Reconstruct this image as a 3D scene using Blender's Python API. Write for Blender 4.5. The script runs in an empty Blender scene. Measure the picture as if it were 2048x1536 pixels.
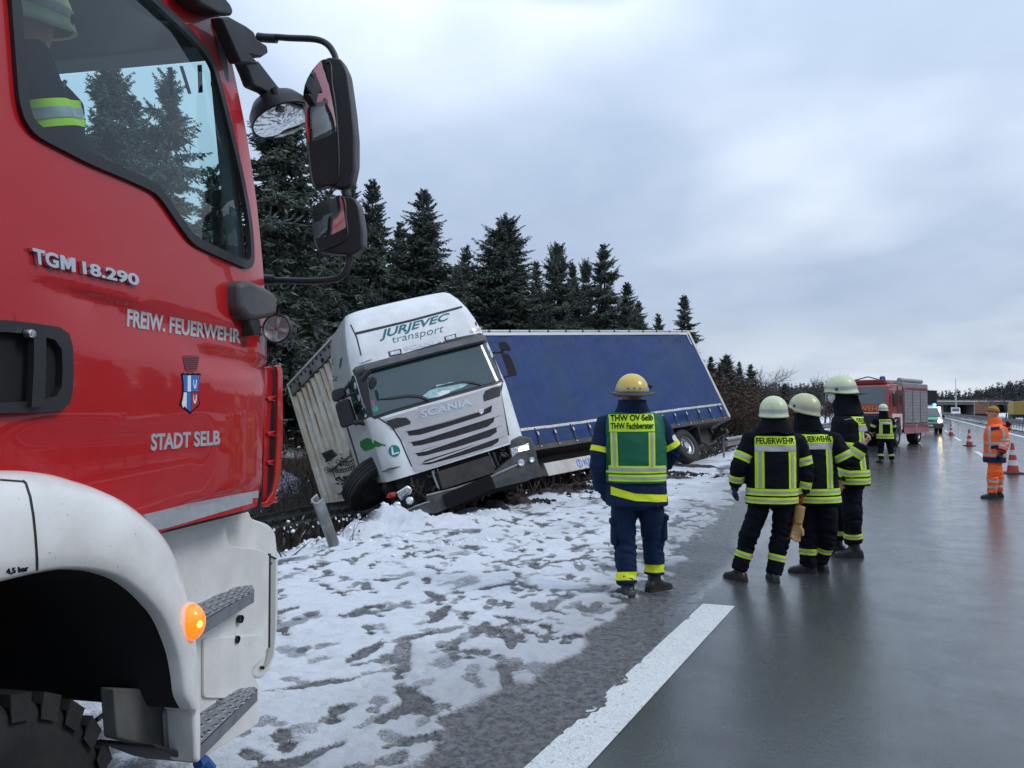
import bpy, bmesh, math, random
import numpy as np
from mathutils import Vector, Matrix
from mathutils.bvhtree import BVHTree

PI = math.pi
R_ = math.radians
scene = bpy.context.scene
COL = scene.collection
rng = random.Random(7)

# ------------------------------------------------------------------ camera
# world: x to the right across the carriageway, y along it (away), z up; the camera stands at x=y=0
FPX, CX, CY, HORIZON, CAM_H = 1538.0, 1024.0, 768.0, 820.0, 1.68
PITCH = math.atan((HORIZON - CY) / FPX)
YAW = R_(27.6)                              # the picture looks this far to the left of the road's direction
cam_d = bpy.data.cameras.new('camera'); cam = bpy.data.objects.new('camera', cam_d); COL.objects.link(cam)
cam.location = (0, 0, CAM_H)
cam.rotation_euler = (PI / 2 + PITCH, 0, YAW)
cam_d.sensor_width = 36.0
cam_d.lens = 36.0 * FPX / 2048.0
cam_d.clip_start = 0.05
cam_d.clip_end = 4000.0
scene.camera = cam

# ------------------------------------------------------------------ world, sun, exposure
world = bpy.data.worlds.new('World'); scene.world = world
world.use_nodes = True
SUN_EL, SUN_AZ = R_(42), R_(78)            # azimuth measured clockwise from +y (the far end of the road)


def build_world():
    nt = world.node_tree; N = nt.nodes; L = nt.links
    N.clear()
    out = N.new('ShaderNodeOutputWorld'); bg = N.new('ShaderNodeBackground')
    bg.inputs['Strength'].default_value = 0.10
    sky = N.new('ShaderNodeTexSky'); sky.sky_type = 'NISHITA'; sky.sun_disc = False
    sky.sun_elevation = SUN_EL; sky.sun_rotation = SUN_AZ
    sky.air_density = 1.0; sky.dust_density = 0.6; sky.ozone_density = 1.2
    tc = N.new('ShaderNodeTexCoord')
    sep = N.new('ShaderNodeSeparateXYZ'); L.new(tc.outputs['Generated'], sep.inputs[0])
    ad = N.new('ShaderNodeMath'); ad.operation = 'MAXIMUM'; ad.inputs[1].default_value = 0.0
    L.new(sep.outputs['Z'], ad.inputs[0])
    ad2 = N.new('ShaderNodeMath'); ad2.operation = 'ADD'; ad2.inputs[1].default_value = 0.30
    L.new(ad.outputs[0], ad2.inputs[0])
    comb = N.new('ShaderNodeCombineXYZ')
    for k in 'XY':
        dv = N.new('ShaderNodeMath'); dv.operation = 'DIVIDE'
        L.new(sep.outputs[k], dv.inputs[0]); L.new(ad2.outputs[0], dv.inputs[1]); L.new(dv.outputs[0], comb.inputs[k])
    mp = N.new('ShaderNodeMapping'); mp.inputs['Location'].default_value = (-16.35, -6.25, 1.11)
    L.new(comb.outputs[0], mp.inputs['Vector'])

    def noise(scale, detail, rough, dist=0.0):
        n = N.new('ShaderNodeTexNoise'); n.inputs['Scale'].default_value = scale
        n.inputs['Detail'].default_value = detail; n.inputs['Roughness'].default_value = rough
        n.inputs['Distortion'].default_value = dist
        L.new(mp.outputs[0], n.inputs['Vector'])
        return n

    def ramp(src, stops):
        r = N.new('ShaderNodeValToRGB'); e = r.color_ramp.elements
        e[0].position, e[0].color = stops[0][0], (*stops[0][1], 1)
        e[1].position, e[1].color = stops[-1][0], (*stops[-1][1], 1)
        for p, c in stops[1:-1]:
            x = e.new(p); x.color = (*c, 1)
        L.new(src, r.inputs[0])
        return r
    n1 = noise(0.62, 4.0, 0.46, 0.15)
    n2 = noise(2.0, 7.0, 0.55, 0.10)
    K = 9.9
    c1 = ramp(n1.outputs['Fac'], [(0.30, (.315 * K, .395 * K, .53 * K)), (0.50, (.385 * K, .468 * K, .60 * K)),
                                  (0.59, (.58 * K, .65 * K, .76 * K)), (0.70, (.86 * K, .89 * K, .93 * K))])
    c2 = ramp(n2.outputs['Fac'], [(0.3, (.88, .90, .93)), (0.68, (1.12, 1.11, 1.08))])
    mul = N.new('ShaderNodeMix'); mul.data_type = 'RGBA'; mul.blend_type = 'MULTIPLY'
    mul.inputs['Factor'].default_value = 1.0
    L.new(c1.outputs[0], mul.inputs['A']); L.new(c2.outputs[0], mul.inputs['B'])
    # low, brighter and paler cloud towards the horizon all round
    hz = N.new('ShaderNodeMapRange'); hz.inputs['From Min'].default_value = 0.0; hz.inputs['From Max'].default_value = 0.13
    hz.inputs['To Min'].default_value = 0.85; hz.inputs['To Max'].default_value = 0.0
    L.new(sep.outputs['Z'], hz.inputs['Value'])
    hn = noise(1.6, 5.0, 0.5)
    hr = ramp(hn.outputs['Fac'], [(0.36, (.44 * K, .52 * K, .63 * K)), (0.60, (.82 * K, .86 * K, .90 * K))])
    mh = N.new('ShaderNodeMix'); mh.data_type = 'RGBA'
    L.new(hz.outputs[0], mh.inputs['Factor']); L.new(mul.outputs['Result'], mh.inputs['A']); L.new(hr.outputs[0], mh.inputs['B'])
    # gaps in the cloud where the clear sky shows
    gp_ = N.new('ShaderNodeMapRange'); gp_.inputs['From Min'].default_value = 0.640; gp_.inputs['From Max'].default_value = 0.75
    gp_.inputs['To Max'].default_value = 0.75
    ng = noise(1.0, 4.0, 0.5, 0.2)
    L.new(ng.outputs['Fac'], gp_.inputs['Value'])
    mg = N.new('ShaderNodeMix'); mg.data_type = 'RGBA'
    br = N.new('ShaderNodeMix'); br.data_type = 'RGBA'; br.blend_type = 'MULTIPLY'; br.inputs['Factor'].default_value = 1.0
    L.new(sky.outputs[0], br.inputs['A']); br.inputs['B'].default_value = (1.15, 1.25, 1.45, 1)
    L.new(gp_.outputs[0], mg.inputs['Factor']); L.new(mh.outputs['Result'], mg.inputs['A']); L.new(br.outputs['Result'], mg.inputs['B'])
    # an overcast sky is brighter overhead than at the horizon
    ov = N.new('ShaderNodeMapRange'); ov.inputs['To Min'].default_value = 0.88; ov.inputs['To Max'].default_value = 1.85
    L.new(sep.outputs['Z'], ov.inputs['Value'])
    om = N.new('ShaderNodeVectorMath'); om.operation = 'SCALE'
    L.new(mg.outputs['Result'], om.inputs[0]); L.new(ov.outputs[0], om.inputs['Scale'])
    L.new(om.outputs[0], bg.inputs['Color']); L.new(bg.outputs[0], out.inputs['Surface'])


build_world()
sun_d = bpy.data.lights.new('sun', 'SUN'); sun = bpy.data.objects.new('sun', sun_d); COL.objects.link(sun)
sun_d.energy = 1.0; sun_d.angle = R_(18); sun_d.color = (1.0, 0.97, 0.93)
sun.rotation_euler = (PI / 2 - SUN_EL, 0, -SUN_AZ + PI)
vs = scene.view_settings
vs.view_transform = 'Standard'; vs.look = 'None'; vs.exposure = 0.31; vs.gamma = 1.0; vs.use_curve_mapping = False
scene.render.engine = 'CYCLES'
scene.cycles.max_bounces = 6; scene.cycles.glossy_bounces = 4; scene.cycles.transmission_bounces = 6
scene.cycles.transparent_max_bounces = 12
scene.cycles.use_denoising = True
scene.cycles.sample_clamp_indirect = 8.0

# ------------------------------------------------------------------ picture geometry
MC = Matrix.Rotation(YAW, 4, 'Z')           # camera-heading frame (x right, y ahead) -> world


def ray(px, py):
    d = Vector(((px - CX) / FPX, 1.0, -(py - CY) / FPX))
    d = Matrix.Rotation(PITCH, 3, 'X') @ d
    return (MC.to_3x3() @ d)


def gp(px, py, z=0.0):                      # point of the level z seen at this pixel
    d = ray(px, py); t = (z - CAM_H) / d.z
    return Vector((0, 0, CAM_H)) + d * t


def at(px, py, depth):                      # point at this depth along the viewing direction
    d = ray(px, py); f = MC.to_3x3() @ Vector((0, math.cos(PITCH), math.sin(PITCH)))
    return Vector((0, 0, CAM_H)) + d * (depth / d.dot(f))


def plane_hit(px, py, o, n):
    d = ray(px, py); c = Vector((0, 0, CAM_H))
    return c + d * ((o - c).dot(n) / d.dot(n))


# ------------------------------------------------------------------ objects and tags
def tag(o, label=None, cat=None, group=None, kind=None):
    if label: o['label'] = label
    if cat: o['category'] = cat
    if group: o['group'] = group
    if kind: o['kind'] = kind
    return o


def empty(name, label=None, cat=None, group=None, M=None, loc=None, rz=0.0):
    o = bpy.data.objects.new(name, None); COL.objects.link(o)
    o.empty_display_size = 0.2
    if M is not None: o.matrix_world = M
    elif loc is not None:
        o.location = loc; o.rotation_euler = (0, 0, rz)
    return tag(o, label, cat, group)


def world_of(o):
    M = o.matrix_basis.copy()
    p = o.parent
    while p:
        M = p.matrix_basis @ M; p = p.parent
    return M


def kids(o):
    return [c for c in bpy.data.objects if c.parent == o]


def copy_tree(o, parent=None, children=None):
    c = o.copy(); COL.objects.link(c)
    if parent: c.parent = parent
    for ch in CHILD.get(o.name, []):
        copy_tree(ch, c)
    return c


CHILD = {}


def link_mesh(name, me, mats, parent=None, smooth=40, bevel=0, seg=2, kind=None):
    o = bpy.data.objects.new(name, me); COL.objects.link(o)
    if not isinstance(mats, (list, tuple)): mats = [mats]
    for m in mats: me.materials.append(m)
    if smooth:
        me.shade_smooth()
        if smooth < 180: me.set_sharp_from_angle(angle=R_(smooth))
    if bevel:
        b = o.modifiers.new('edge', 'BEVEL'); b.width = bevel; b.segments = seg
        b.limit_method = 'ANGLE'; b.angle_limit = R_(35); b.harden_normals = False
    if parent:
        o.parent = parent
        CHILD.setdefault(parent.name, []).append(o)
    if kind: o['kind'] = kind
    return o


class MB:
    """collects geometry and links it as one mesh object"""
    def __init__(s): s.v = []; s.f = []; s.m = []

    def add(s, vs, fs, mi=0):
        b = len(s.v); s.v += [tuple(v) for v in vs]
        s.f += [tuple(i + b for i in f) for f in fs]; s.m += [mi] * len(fs)
        return s

    def box(s, c, d, R=None, mi=0, taper=1.0):
        hx, hy, hz = d[0] / 2, d[1] / 2, d[2] / 2
        P = []
        for z in (-1, 1):
            k = taper if z > 0 else 1.0
            for x, y in ((-1, -1), (1, -1), (1, 1), (-1, 1)):
                v = Vector((x * hx * k, y * hy * k, z * hz))
                P.append((R @ v if R else v) + Vector(c))
        return s.add(P, [(3, 2, 1, 0), (4, 5, 6, 7), (0, 1, 5, 4), (1, 2, 6, 5), (2, 3, 7, 6), (3, 0, 4, 7)], mi)

    def beam(s, a, b, w, h, up=(0, 0, 1), mi=0):
        a = Vector(a); b = Vector(b); y = (b - a); L = y.length; y.normalize()
        x = y.cross(Vector(up)).normalized(); z = x.cross(y)
        R = Matrix((x, y, z)).transposed()
        return s.box((a + b) / 2, (w, L, h), R, mi)

    def tube(s, pts, r, n=10, cap=True, mi=0, sx=1.0, up=None):
        pts = [Vector(p) for p in pts]; k = len(pts)
        if not isinstance(r, (list, tuple)): r = [r] * k
        rings = []; prev = None
        for i, p in enumerate(pts):
            t = (pts[min(i + 1, k - 1)] - pts[max(i - 1, 0)]).normalized()
            if prev is None:
                a = Vector(up) if up else (Vector((0, 0, 1)) if abs(t.z) < .9 else Vector((1, 0, 0)))
                x = t.cross(a).normalized()
            else:
                x = (prev - t * prev.dot(t)).normalized()
            prev = x; y = t.cross(x)
            rings.append([p + (x * math.cos(2 * PI * j / n) * sx + y * math.sin(2 * PI * j / n)) * r[i] for j in range(n)])
        V = [v for g in rings for v in g]; F = []
        for i in range(k - 1):
            for j in range(n):
                F.append((i * n + j, i * n + (j + 1) % n, (i + 1) * n + (j + 1) % n, (i + 1) * n + j))
        if cap:
            F.append(tuple(range(n - 1, -1, -1))); F.append(tuple((k - 1) * n + j for j in range(n)))
        return s.add(V, F, mi)

    def lathe(s, prof, c, axis, n=24, mi=0, cap=False):
        ax = Vector(axis).normalized()
        a = Vector((0, 0, 1)) if abs(ax.z) < .9 else Vector((1, 0, 0))
        x = ax.cross(a).normalized(); y = ax.cross(x); c = Vector(c)
        V = [c + ax * h + (x * math.cos(2 * PI * j / n) + y * math.sin(2 * PI * j / n)) * r for r, h in prof for j in range(n)]
        F = []
        for i in range(len(prof) - 1):
            for j in range(n):
                F.append((i * n + j, i * n + (j + 1) % n, (i + 1) * n + (j + 1) % n, (i + 1) * n + j))
        if cap:
            F.append(tuple(range(n - 1, -1, -1))); F.append(tuple((len(prof) - 1) * n + j for j in range(n)))
        return s.add(V, F, mi)

    def prism(s, poly, off, mi=0):
        n = len(poly); off = Vector(off); P = [Vector(p) for p in poly]
        V = P + [p + off for p in P]
        F = [tuple(range(n - 1, -1, -1)), tuple(range(n, 2 * n))]
        F += [(i, (i + 1) % n, n + (i + 1) % n, n + i) for i in range(n)]
        return s.add(V, F, mi)

    def loft(s, rows, close=False, mi=0, cap=False):
        n = len(rows[0]); V = [v for r in rows for v in r]; F = []
        for i in range(len(rows) - 1):
            for j in range(n if close else n - 1):
                F.append((i * n + j, i * n + (j + 1) % n, (i + 1) * n + (j + 1) % n, (i + 1) * n + j))
        if cap:
            F.append(tuple(range(n - 1, -1, -1))); F.append(tuple((len(rows) - 1) * n + j for j in range(n)))
        return s.add(V, F, mi)

    def ball(s, c, r, n=10, m=7, mi=0, M=None):
        c = Vector(c); r = Vector(r) if hasattr(r, '__len__') else Vector((r, r, r))
        rows = []
        for i in range(m + 1):
            t = PI * i / m
            row = []
            for j in range(n):
                a = 2 * PI * j / n
                v = Vector((r.x * math.sin(t) * math.cos(a), r.y * math.sin(t) * math.sin(a), r.z * math.cos(t)))
                row.append(c + (M @ v if M else v))
            rows.append(row)
        return s.loft(rows[::-1], True, mi)

    def mesh(s, name, fix=True):
        me = bpy.data.meshes.new(name)
        me.from_pydata([tuple(v) for v in s.v], [], s.f)
        for p, m in zip(me.polygons, s.m): p.material_index = m
        if fix:
            bm = bmesh.new(); bm.from_mesh(me)
            bmesh.ops.remove_doubles(bm, verts=bm.verts, dist=1e-5)
            bmesh.ops.recalc_face_normals(bm, faces=bm.faces)
            bm.to_mesh(me); bm.free()
        me.update()
        return me

    def build(s, name, mats, parent=None, smooth=40, bevel=0, seg=2, fix=True, kind=None):
        return link_mesh(name, s.mesh(name, fix), mats, parent, smooth, bevel, seg, kind)


def np_mesh(name, V, F):
    """fast mesh from arrays; F is (n,3) or (n,4)"""
    me = bpy.data.meshes.new(name)
    V = np.asarray(V, np.float32); F = np.asarray(F, np.int32); k = F.shape[1]
    me.vertices.add(len(V)); me.vertices.foreach_set('co', V.ravel())
    me.loops.add(F.size); me.loops.foreach_set('vertex_index', F.ravel())
    me.polygons.add(len(F)); me.polygons.foreach_set('loop_start', np.arange(len(F), dtype=np.int32) * k)
    me.update(calc_edges=True)
    return me


# ------------------------------------------------------------------ outlines, text and decals
def curve_mesh(splines, extrude=0.0, bevel=0.0, res=2):
    cu = bpy.data.curves.new('outline', 'CURVE'); cu.dimensions = '2D'; cu.fill_mode = 'BOTH'
    cu.extrude = extrude; cu.bevel_depth = bevel; cu.bevel_resolution = res
    for pts in splines:
        sp = cu.splines.new('POLY'); sp.points.add(len(pts) - 1); sp.use_cyclic_u = True
        for p, q in zip(sp.points, pts): p.co = (q[0], q[1], 0, 1)
    o = bpy.data.objects.new('outline', cu); COL.objects.link(o)
    dg = bpy.context.evaluated_depsgraph_get(); dg.update()
    me = bpy.data.meshes.new_from_object(o.evaluated_get(dg))
    bpy.data.objects.remove(o); bpy.data.curves.remove(cu)
    return me


def text_2d(body, bold=0.0, shear=0.0, spacing=1.0):
    """flat lettering normalised to the box 0..1 x 0..1"""
    cu = bpy.data.curves.new('lettering', 'FONT'); cu.body = body; cu.offset = bold; cu.shear = shear
    cu.space_character = spacing; cu.resolution_u = 4; cu.fill_mode = 'FRONT'
    o = bpy.data.objects.new('lettering', cu); COL.objects.link(o)
    dg = bpy.context.evaluated_depsgraph_get(); dg.update()
    me = bpy.data.meshes.new_from_object(o.evaluated_get(dg))
    bpy.data.objects.remove(o); bpy.data.curves.remove(cu)
    bm = bmesh.new(); bm.from_mesh(me); bpy.data.meshes.remove(me)
    bmesh.ops.remove_doubles(bm, verts=bm.verts, dist=1e-5)
    xs = [v.co.x for v in bm.verts]; ys = [v.co.y for v in bm.verts]
    x0, x1, y0, y1 = min(xs), max(xs), min(ys), max(ys)
    for v in bm.verts: v.co = ((v.co.x - x0) / (x1 - x0), (v.co.y - y0) / (y1 - y0), 0)
    return bm


def poly_2d(splines):
    me = curve_mesh(splines)
    bm = bmesh.new(); bm.from_mesh(me); bpy.data.meshes.remove(me)
    bmesh.ops.remove_doubles(bm, verts=bm.verts, dist=1e-6)
    return bm


def slice_bm(bm, step, xr=None, yr=None, both=True):
    """cut a flat mesh along a grid so that it can bend"""
    xs = [v.co.x for v in bm.verts]; ys = [v.co.y for v in bm.verts]
    for ax, lo, hi in ((0, min(xs), max(xs)), (1, min(ys), max(ys))):
        k = math.ceil(lo / step)
        while k * step < hi:
            co = [0, 0, 0]; co[ax] = k * step; no = [0, 0, 0]; no[ax] = 1
            bmesh.ops.bisect_plane(bm, geom=bm.verts[:] + bm.edges[:] + bm.faces[:], dist=1e-7, plane_co=co, plane_no=no)
            k += 1
    return bm


def smooth_poly(pts, n=4):
    """closed Catmull-Rom through the points"""
    P = [Vector((p[0], p[1])) for p in pts]; k = len(P); out = []
    for i in range(k):
        a, b, c, d = P[i - 1], P[i], P[(i + 1) % k], P[(i + 2) % k]
        for j in range(n):
            t = j / n
            out.append(0.5 * ((2 * b) + (c - a) * t + (2 * a - 5 * b + 4 * c - d) * t * t + (3 * b - a - 3 * c + d) * t ** 3))
    return [(p.x, p.y) for p in out]


def round_poly(pts, r, n=4):
    P = [Vector((p[0], p[1])) for p in pts]; k = len(P); out = []
    for i in range(k):
        a, b, c = P[i - 1], P[i], P[(i + 1) % k]
        rr = r[i] if isinstance(r, (list, tuple)) else r
        d1 = (a - b); d2 = (c - b)
        q = min(rr, d1.length * .48, d2.length * .48)
        if q < 1e-6: out.append((b.x, b.y)); continue
        p0 = b + d1.normalized() * q; p1 = b + d2.normalized() * q
        for j in range(n + 1):
            t = j / n
            out.append(tuple(p0 * (1 - t) ** 2 + b * 2 * t * (1 - t) + p1 * t * t))
    return out


def ellipse(cx, cy, rx, ry, n=20, rot=0.0):
    return [(cx + rx * math.cos(2 * PI * i / n) * math.cos(rot) - ry * math.sin(2 * PI * i / n) * math.sin(rot),
             cy + rx * math.cos(2 * PI * i / n) * math.sin(rot) + ry * math.sin(2 * PI * i / n) * math.cos(rot)) for i in range(n)]


def quad_map(bm, q):
    """unit square -> picture quad (bottom-left, bottom-right, top-right, top-left)"""
    a, b, c, d = [Vector(p) for p in q]
    for v in bm.verts:
        u, w = v.co.x, v.co.y
        p = a * (1 - u) * (1 - w) + b * u * (1 - w) + c * u * w + d * (1 - u) * w
        v.co = (p.x, p.y, 0)
    return bm


def thicken(bm, fn, thick):
    """move each flat vertex to fn(x,y) -> (point, normal), give the sheet a thickness and side walls"""
    top = {}
    bmesh.ops.triangulate(bm, faces=[f for f in bm.faces if len(f.verts) > 4])
    base = {}
    for v in bm.verts:
        h = fn(v.co.x, v.co.y)
        base[v] = h
    miss = [v for v, h in base.items() if h is None]
    if miss:
        bmesh.ops.delete(bm, geom=miss, context='VERTS')
    V = list(bm.verts); idx = {v: i for i, v in enumerate(V)}
    pts = []; nrm = []
    for v in V:
        p, n = base[v]; pts.append(p); nrm.append(n)
    F = [[idx[v] for v in f.verts] for f in bm.faces]
    # orient towards the mean normal
    mb = MB(); k = len(V)
    if thick <= 0:
        mb.v = [tuple(p) for p in pts]; mb.f = [tuple(f) for f in F]; mb.m = [0] * len(F)
        return mb
    mb.v = [tuple(p + n * thick) for p, n in zip(pts, nrm)] + [tuple(p - n * 0.001) for p, n in zip(pts, nrm)]
    fl = 0
    for f in F[:200]:
        a, b, c = pts[f[0]], pts[f[1]], pts[f[2]]
        fl += (b - a).cross(c - a).dot(nrm[f[0]])
    if fl < 0: F = [f[::-1] for f in F]
    mb.f = [tuple(f) for f in F]
    for e in bm.edges:
        if len(e.link_faces) == 1:
            f = e.link_faces[0]; vs_ = [idx[v] for v in f.verts]
            if fl < 0: vs_ = vs_[::-1]
            a, b = idx[e.verts[0]], idx[e.verts[1]]
            i = vs_.index(a)
            if vs_[(i + 1) % len(vs_)] != b: a, b = b, a
            mb.f.append((b, a, a + k, b + k))
    mb.m = [0] * len(mb.f)
    return mb


def bvh_of(objs, frame):
    """BVH of some meshes in the local space of frame (objects are direct or nested children)"""
    V = []; F = []
    dg = bpy.context.evaluated_depsgraph_get()
    fi = world_of(frame).inverted() if frame else Matrix()
    for o in objs:
        M = fi @ world_of(o); b = len(V)
        V += [M @ v.co for v in o.data.vertices]
        F += [tuple(i + b for i in p.vertices) for p in o.data.polygons]
    return BVHTree.FromPolygons(V, F)


class PicPaint:
    """puts flat shapes drawn in picture coordinates onto a body's real surface"""
    def __init__(s, frame, objs, step=14.0):
        s.frame = frame; s.bvh = bvh_of(objs, frame); s.Mi = world_of(frame).inverted(); s.step = step
        s.o = s.Mi @ Vector((0, 0, CAM_H))

    def hit(s, px, py):
        d = (s.Mi.to_3x3() @ ray(px, py)).normalized()
        p, n, i, t = s.bvh.ray_cast(s.o, d)
        if p is None: return None
        if n.dot(d) > 0: n = -n
        return p, n

    def put(s, bm, name, mat, parent=None, thick=0.003, lift=0.0, smooth=40, step=None):
        slice_bm(bm, step or s.step)

        def fn(x, y):
            h = s.hit(x, y)
            return None if h is None else (h[0] + h[1] * lift, h[1])
        mb = thicken(bm, fn, thick); bm.free()
        return mb.build(name, mat, parent or s.frame, smooth, fix=False)

    def poly(s, splines, name, mat, parent=None, thick=0.003, lift=0.0, smooth=40, step=None):
        return s.put(poly_2d(splines), name, mat, parent, thick, lift, smooth, step)

    def text(s, body, quad, name, mat, parent=None, thick=0.002, lift=0.0, bold=0.0, shear=0.0, spacing=1.0):
        return s.put(quad_map(text_2d(body, bold, shear, spacing), quad), name, mat, parent, thick, lift, 30)


# ------------------------------------------------------------------ materials
def mat(name, col, rough=0.5, metal=0.0, var=0.0, vscale=3.0, bump=0.0, bscale=60.0, coat=0.0, coat_rough=0.03,
        dirt=None, dirt_amt=0.5, dirt_scale=2.5, dirt_edge=0.12, spots=None, emit=None, estr=0.0, rvar=0.0, spec=0.5, ior=None, sheen=0.0,
        trans=0.0, alpha=1.0):
    m = bpy.data.materials.new(name); m.use_nodes = True
    nt = m.node_tree; N = nt.nodes; L = nt.links
    b = N['Principled BSDF']
    b.inputs['Base Color'].default_value = (*col, 1); b.inputs['Roughness'].default_value = rough
    b.inputs['Metallic'].default_value = metal
    b.inputs['Coat Weight'].default_value = coat; b.inputs['Coat Roughness'].default_value = coat_rough
    b.inputs['Specular IOR Level'].default_value = spec
    b.inputs['Transmission Weight'].default_value = trans
    b.inputs['Alpha'].default_value = alpha
    if sheen: b.inputs['Sheen Weight'].default_value = sheen
    if ior: b.inputs['IOR'].default_value = ior
    if emit:
        b.inputs['Emission Color'].default_value = (*emit, 1); b.inputs['Emission Strength'].default_value = estr
    tc = N.new('ShaderNodeTexCoord')

    def noise(sc, det=5.0, ro=0.55):
        n = N.new('ShaderNodeTexNoise'); n.inputs['Scale'].default_value = sc; n.inputs['Detail'].default_value = det
        n.inputs['Roughness'].default_value = ro
        L.new(tc.outputs['Object'], n.inputs['Vector']); return n

    def mapr(src, a, b_, c, d):
        r = N.new('ShaderNodeMapRange'); r.inputs['From Min'].default_value = a; r.inputs['From Max'].default_value = b_
        r.inputs['To Min'].default_value = c; r.inputs['To Max'].default_value = d
        L.new(src, r.inputs['Value']); return r.outputs[0]
    cur = None
    if var:
        n = noise(vscale)
        mx = N.new('ShaderNodeMix'); mx.data_type = 'RGBA'
        mx.inputs['A'].default_value = (*[c * (1 - var) for c in col], 1)
        mx.inputs['B'].default_value = (*[min(1, c * (1 + var)) for c in col], 1)
        L.new(mapr(n.outputs['Fac'], .3, .7, 0, 1), mx.inputs['Factor']); cur = mx.outputs['Result']
    if dirt:
        n = noise(dirt_scale, 8.0, 0.65)
        mx = N.new('ShaderNodeMix'); mx.data_type = 'RGBA'
        if cur: L.new(cur, mx.inputs['A'])
        else: mx.inputs['A'].default_value = (*col, 1)
        mx.inputs['B'].default_value = (*dirt, 1)
        c0 = 0.5 - dirt_edge; c1 = 0.5 + dirt_edge
        L.new(mapr(n.outputs['Fac'], c0, c1, 0, dirt_amt), mx.inputs['Factor']); cur = mx.outputs['Result']
    if spots:
        sc, thr, scol = spots
        n = noise(sc, 2.0, 0.5)
        mx = N.new('ShaderNodeMix'); mx.data_type = 'RGBA'
        if cur: L.new(cur, mx.inputs['A'])
        else: mx.inputs['A'].default_value = (*col, 1)
        mx.inputs['B'].default_value = (*scol, 1)
        L.new(mapr(n.outputs['Fac'], thr, thr + .03, 0, .8), mx.inputs['Factor']); cur = mx.outputs['Result']
    if cur: L.new(cur, b.inputs['Base Color'])
    if rvar:
        n = noise(vscale * 1.7)
        L.new(mapr(n.outputs['Fac'], .3, .7, max(0.02, rough - rvar), rough + rvar), b.inputs['Roughness'])
    if bump:
        n = noise(bscale, 4.0)
        bp = N.new('ShaderNodeBump'); bp.inputs['Strength'].default_value = 1.0; bp.inputs['Distance'].default_value = bump
        L.new(n.outputs['Fac'], bp.inputs['Height']); L.new(bp.outputs[0], b.inputs['Normal'])
    return m


def glass_mat(name, tint, rough=0.0, alpha_mix=0.75, spec_tint=1.0):
    """thin pane: clear tint plus a mirror-like surface"""
    m = bpy.data.materials.new(name); m.use_nodes = True
    nt = m.node_tree; N = nt.nodes; L = nt.links
    N.remove(N['Principled BSDF']); out = N['Material Output']
    tr = N.new('ShaderNodeBsdfTransparent'); tr.inputs['Color'].default_value = (*tint, 1)
    gl = N.new('ShaderNodeBsdfGlossy'); gl.inputs['Roughness'].default_value = rough
    gl.inputs['Color'].default_value = (spec_tint, spec_tint, spec_tint, 1)
    ge = N.new('ShaderNodeNewGeometry'); dt = N.new('ShaderNodeVectorMath'); dt.operation = 'DOT_PRODUCT'
    L.new(ge.outputs['Incoming'], dt.inputs[0]); L.new(ge.outputs['Normal'], dt.inputs[1])

    def mth(op, a, b):
        q = N.new('ShaderNodeMath'); q.operation = op
        for k, v in ((0, a), (1, b)):
            if isinstance(v, (int, float)): q.inputs[k].default_value = v
            elif v is not None: L.new(v, q.inputs[k])
        return q.outputs[0]
    # a thin pane reflects the same from both sides
    fr = mth('ADD', mth('MULTIPLY', mth('POWER', mth('SUBTRACT', 1.0, mth('ABSOLUTE', dt.outputs['Value'], None)), 5.0), .90), .06)
    mx = N.new('ShaderNodeMixShader')
    L.new(fr, mx.inputs[0]); L.new(tr.outputs[0], mx.inputs[1]); L.new(gl.outputs[0], mx.inputs[2])
    L.new(mx.outputs[0], out.inputs['Surface'])
    return m


M = {}
M['red_paint'] = mat('red_paint', (.45, .0035, .007), .34, coat=.65, coat_rough=.02, var=.04, vscale=1.2, spec=.25, dirt=(.30, .05, .045), dirt_amt=.22, dirt_scale=2.4, dirt_edge=.2)
M['white_paint'] = mat('white_paint', (.80, .80, .77), .35, coat=.6, coat_rough=.08, var=.03, dirt=(.38, .35, .30), dirt_amt=.25, dirt_scale=5,
                       spots=(90, .72, (.3, .27, .24)))
M['cab_white'] = mat('cab_white', (.76, .77, .77), .35, coat=.7, coat_rough=.06, var=.03, dirt=(.42, .40, .37), dirt_amt=.35, dirt_scale=2.2)
M['grille_silver'] = mat('grille_silver', (.50, .49, .50), .42, metal=.25, var=.05, dirt=(.3, .28, .27), dirt_amt=.4, dirt_scale=3)
M['black_plastic'] = mat('black_plastic', (.018, .018, .02), .5, var=.15, bump=.0004, bscale=400, rvar=.08)
M['grey_plastic'] = mat('grey_plastic', (.055, .058, .062), .55, var=.15, dirt=(.16, .15, .14), dirt_amt=.5, dirt_scale=4)
M['rubber'] = mat('rubber', (.009, .009, .010), .8, var=.3, dirt=(.038, .035, .032), dirt_amt=.5, dirt_scale=7, bump=.001, bscale=80)
M['seal'] = mat('seal', (.012, .013, .014), .42)
M['dark_void'] = mat('dark_void', (.008, .008, .010), .9)
M['dark_metal'] = mat('dark_metal', (.035, .035, .037), .55, metal=.4, var=.4, vscale=8, dirt=(.09, .07, .055), dirt_amt=.6)
M['steel'] = mat('steel', (.42, .43, .45), .38, metal=.9, var=.12, vscale=10, dirt=(.15, .14, .13), dirt_amt=.35, dirt_scale=6)
M['galvanised'] = mat('galvanised', (.33, .34, .34), .5, metal=.65, var=.2, vscale=4, dirt=(.13, .10, .075), dirt_amt=.55, dirt_scale=3)
M['tread_alu'] = mat('tread_alu', (.36, .37, .39), .45, metal=.8, var=.1, vscale=12, dirt=(.12, .11, .10), dirt_amt=.3, dirt_scale=9)
M['silver_letter'] = mat('silver_letter', (.62, .63, .65), .28, metal=.85)
M['silver_film'] = mat('silver_film', (.47, .48, .50), .45, metal=.3)
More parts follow.
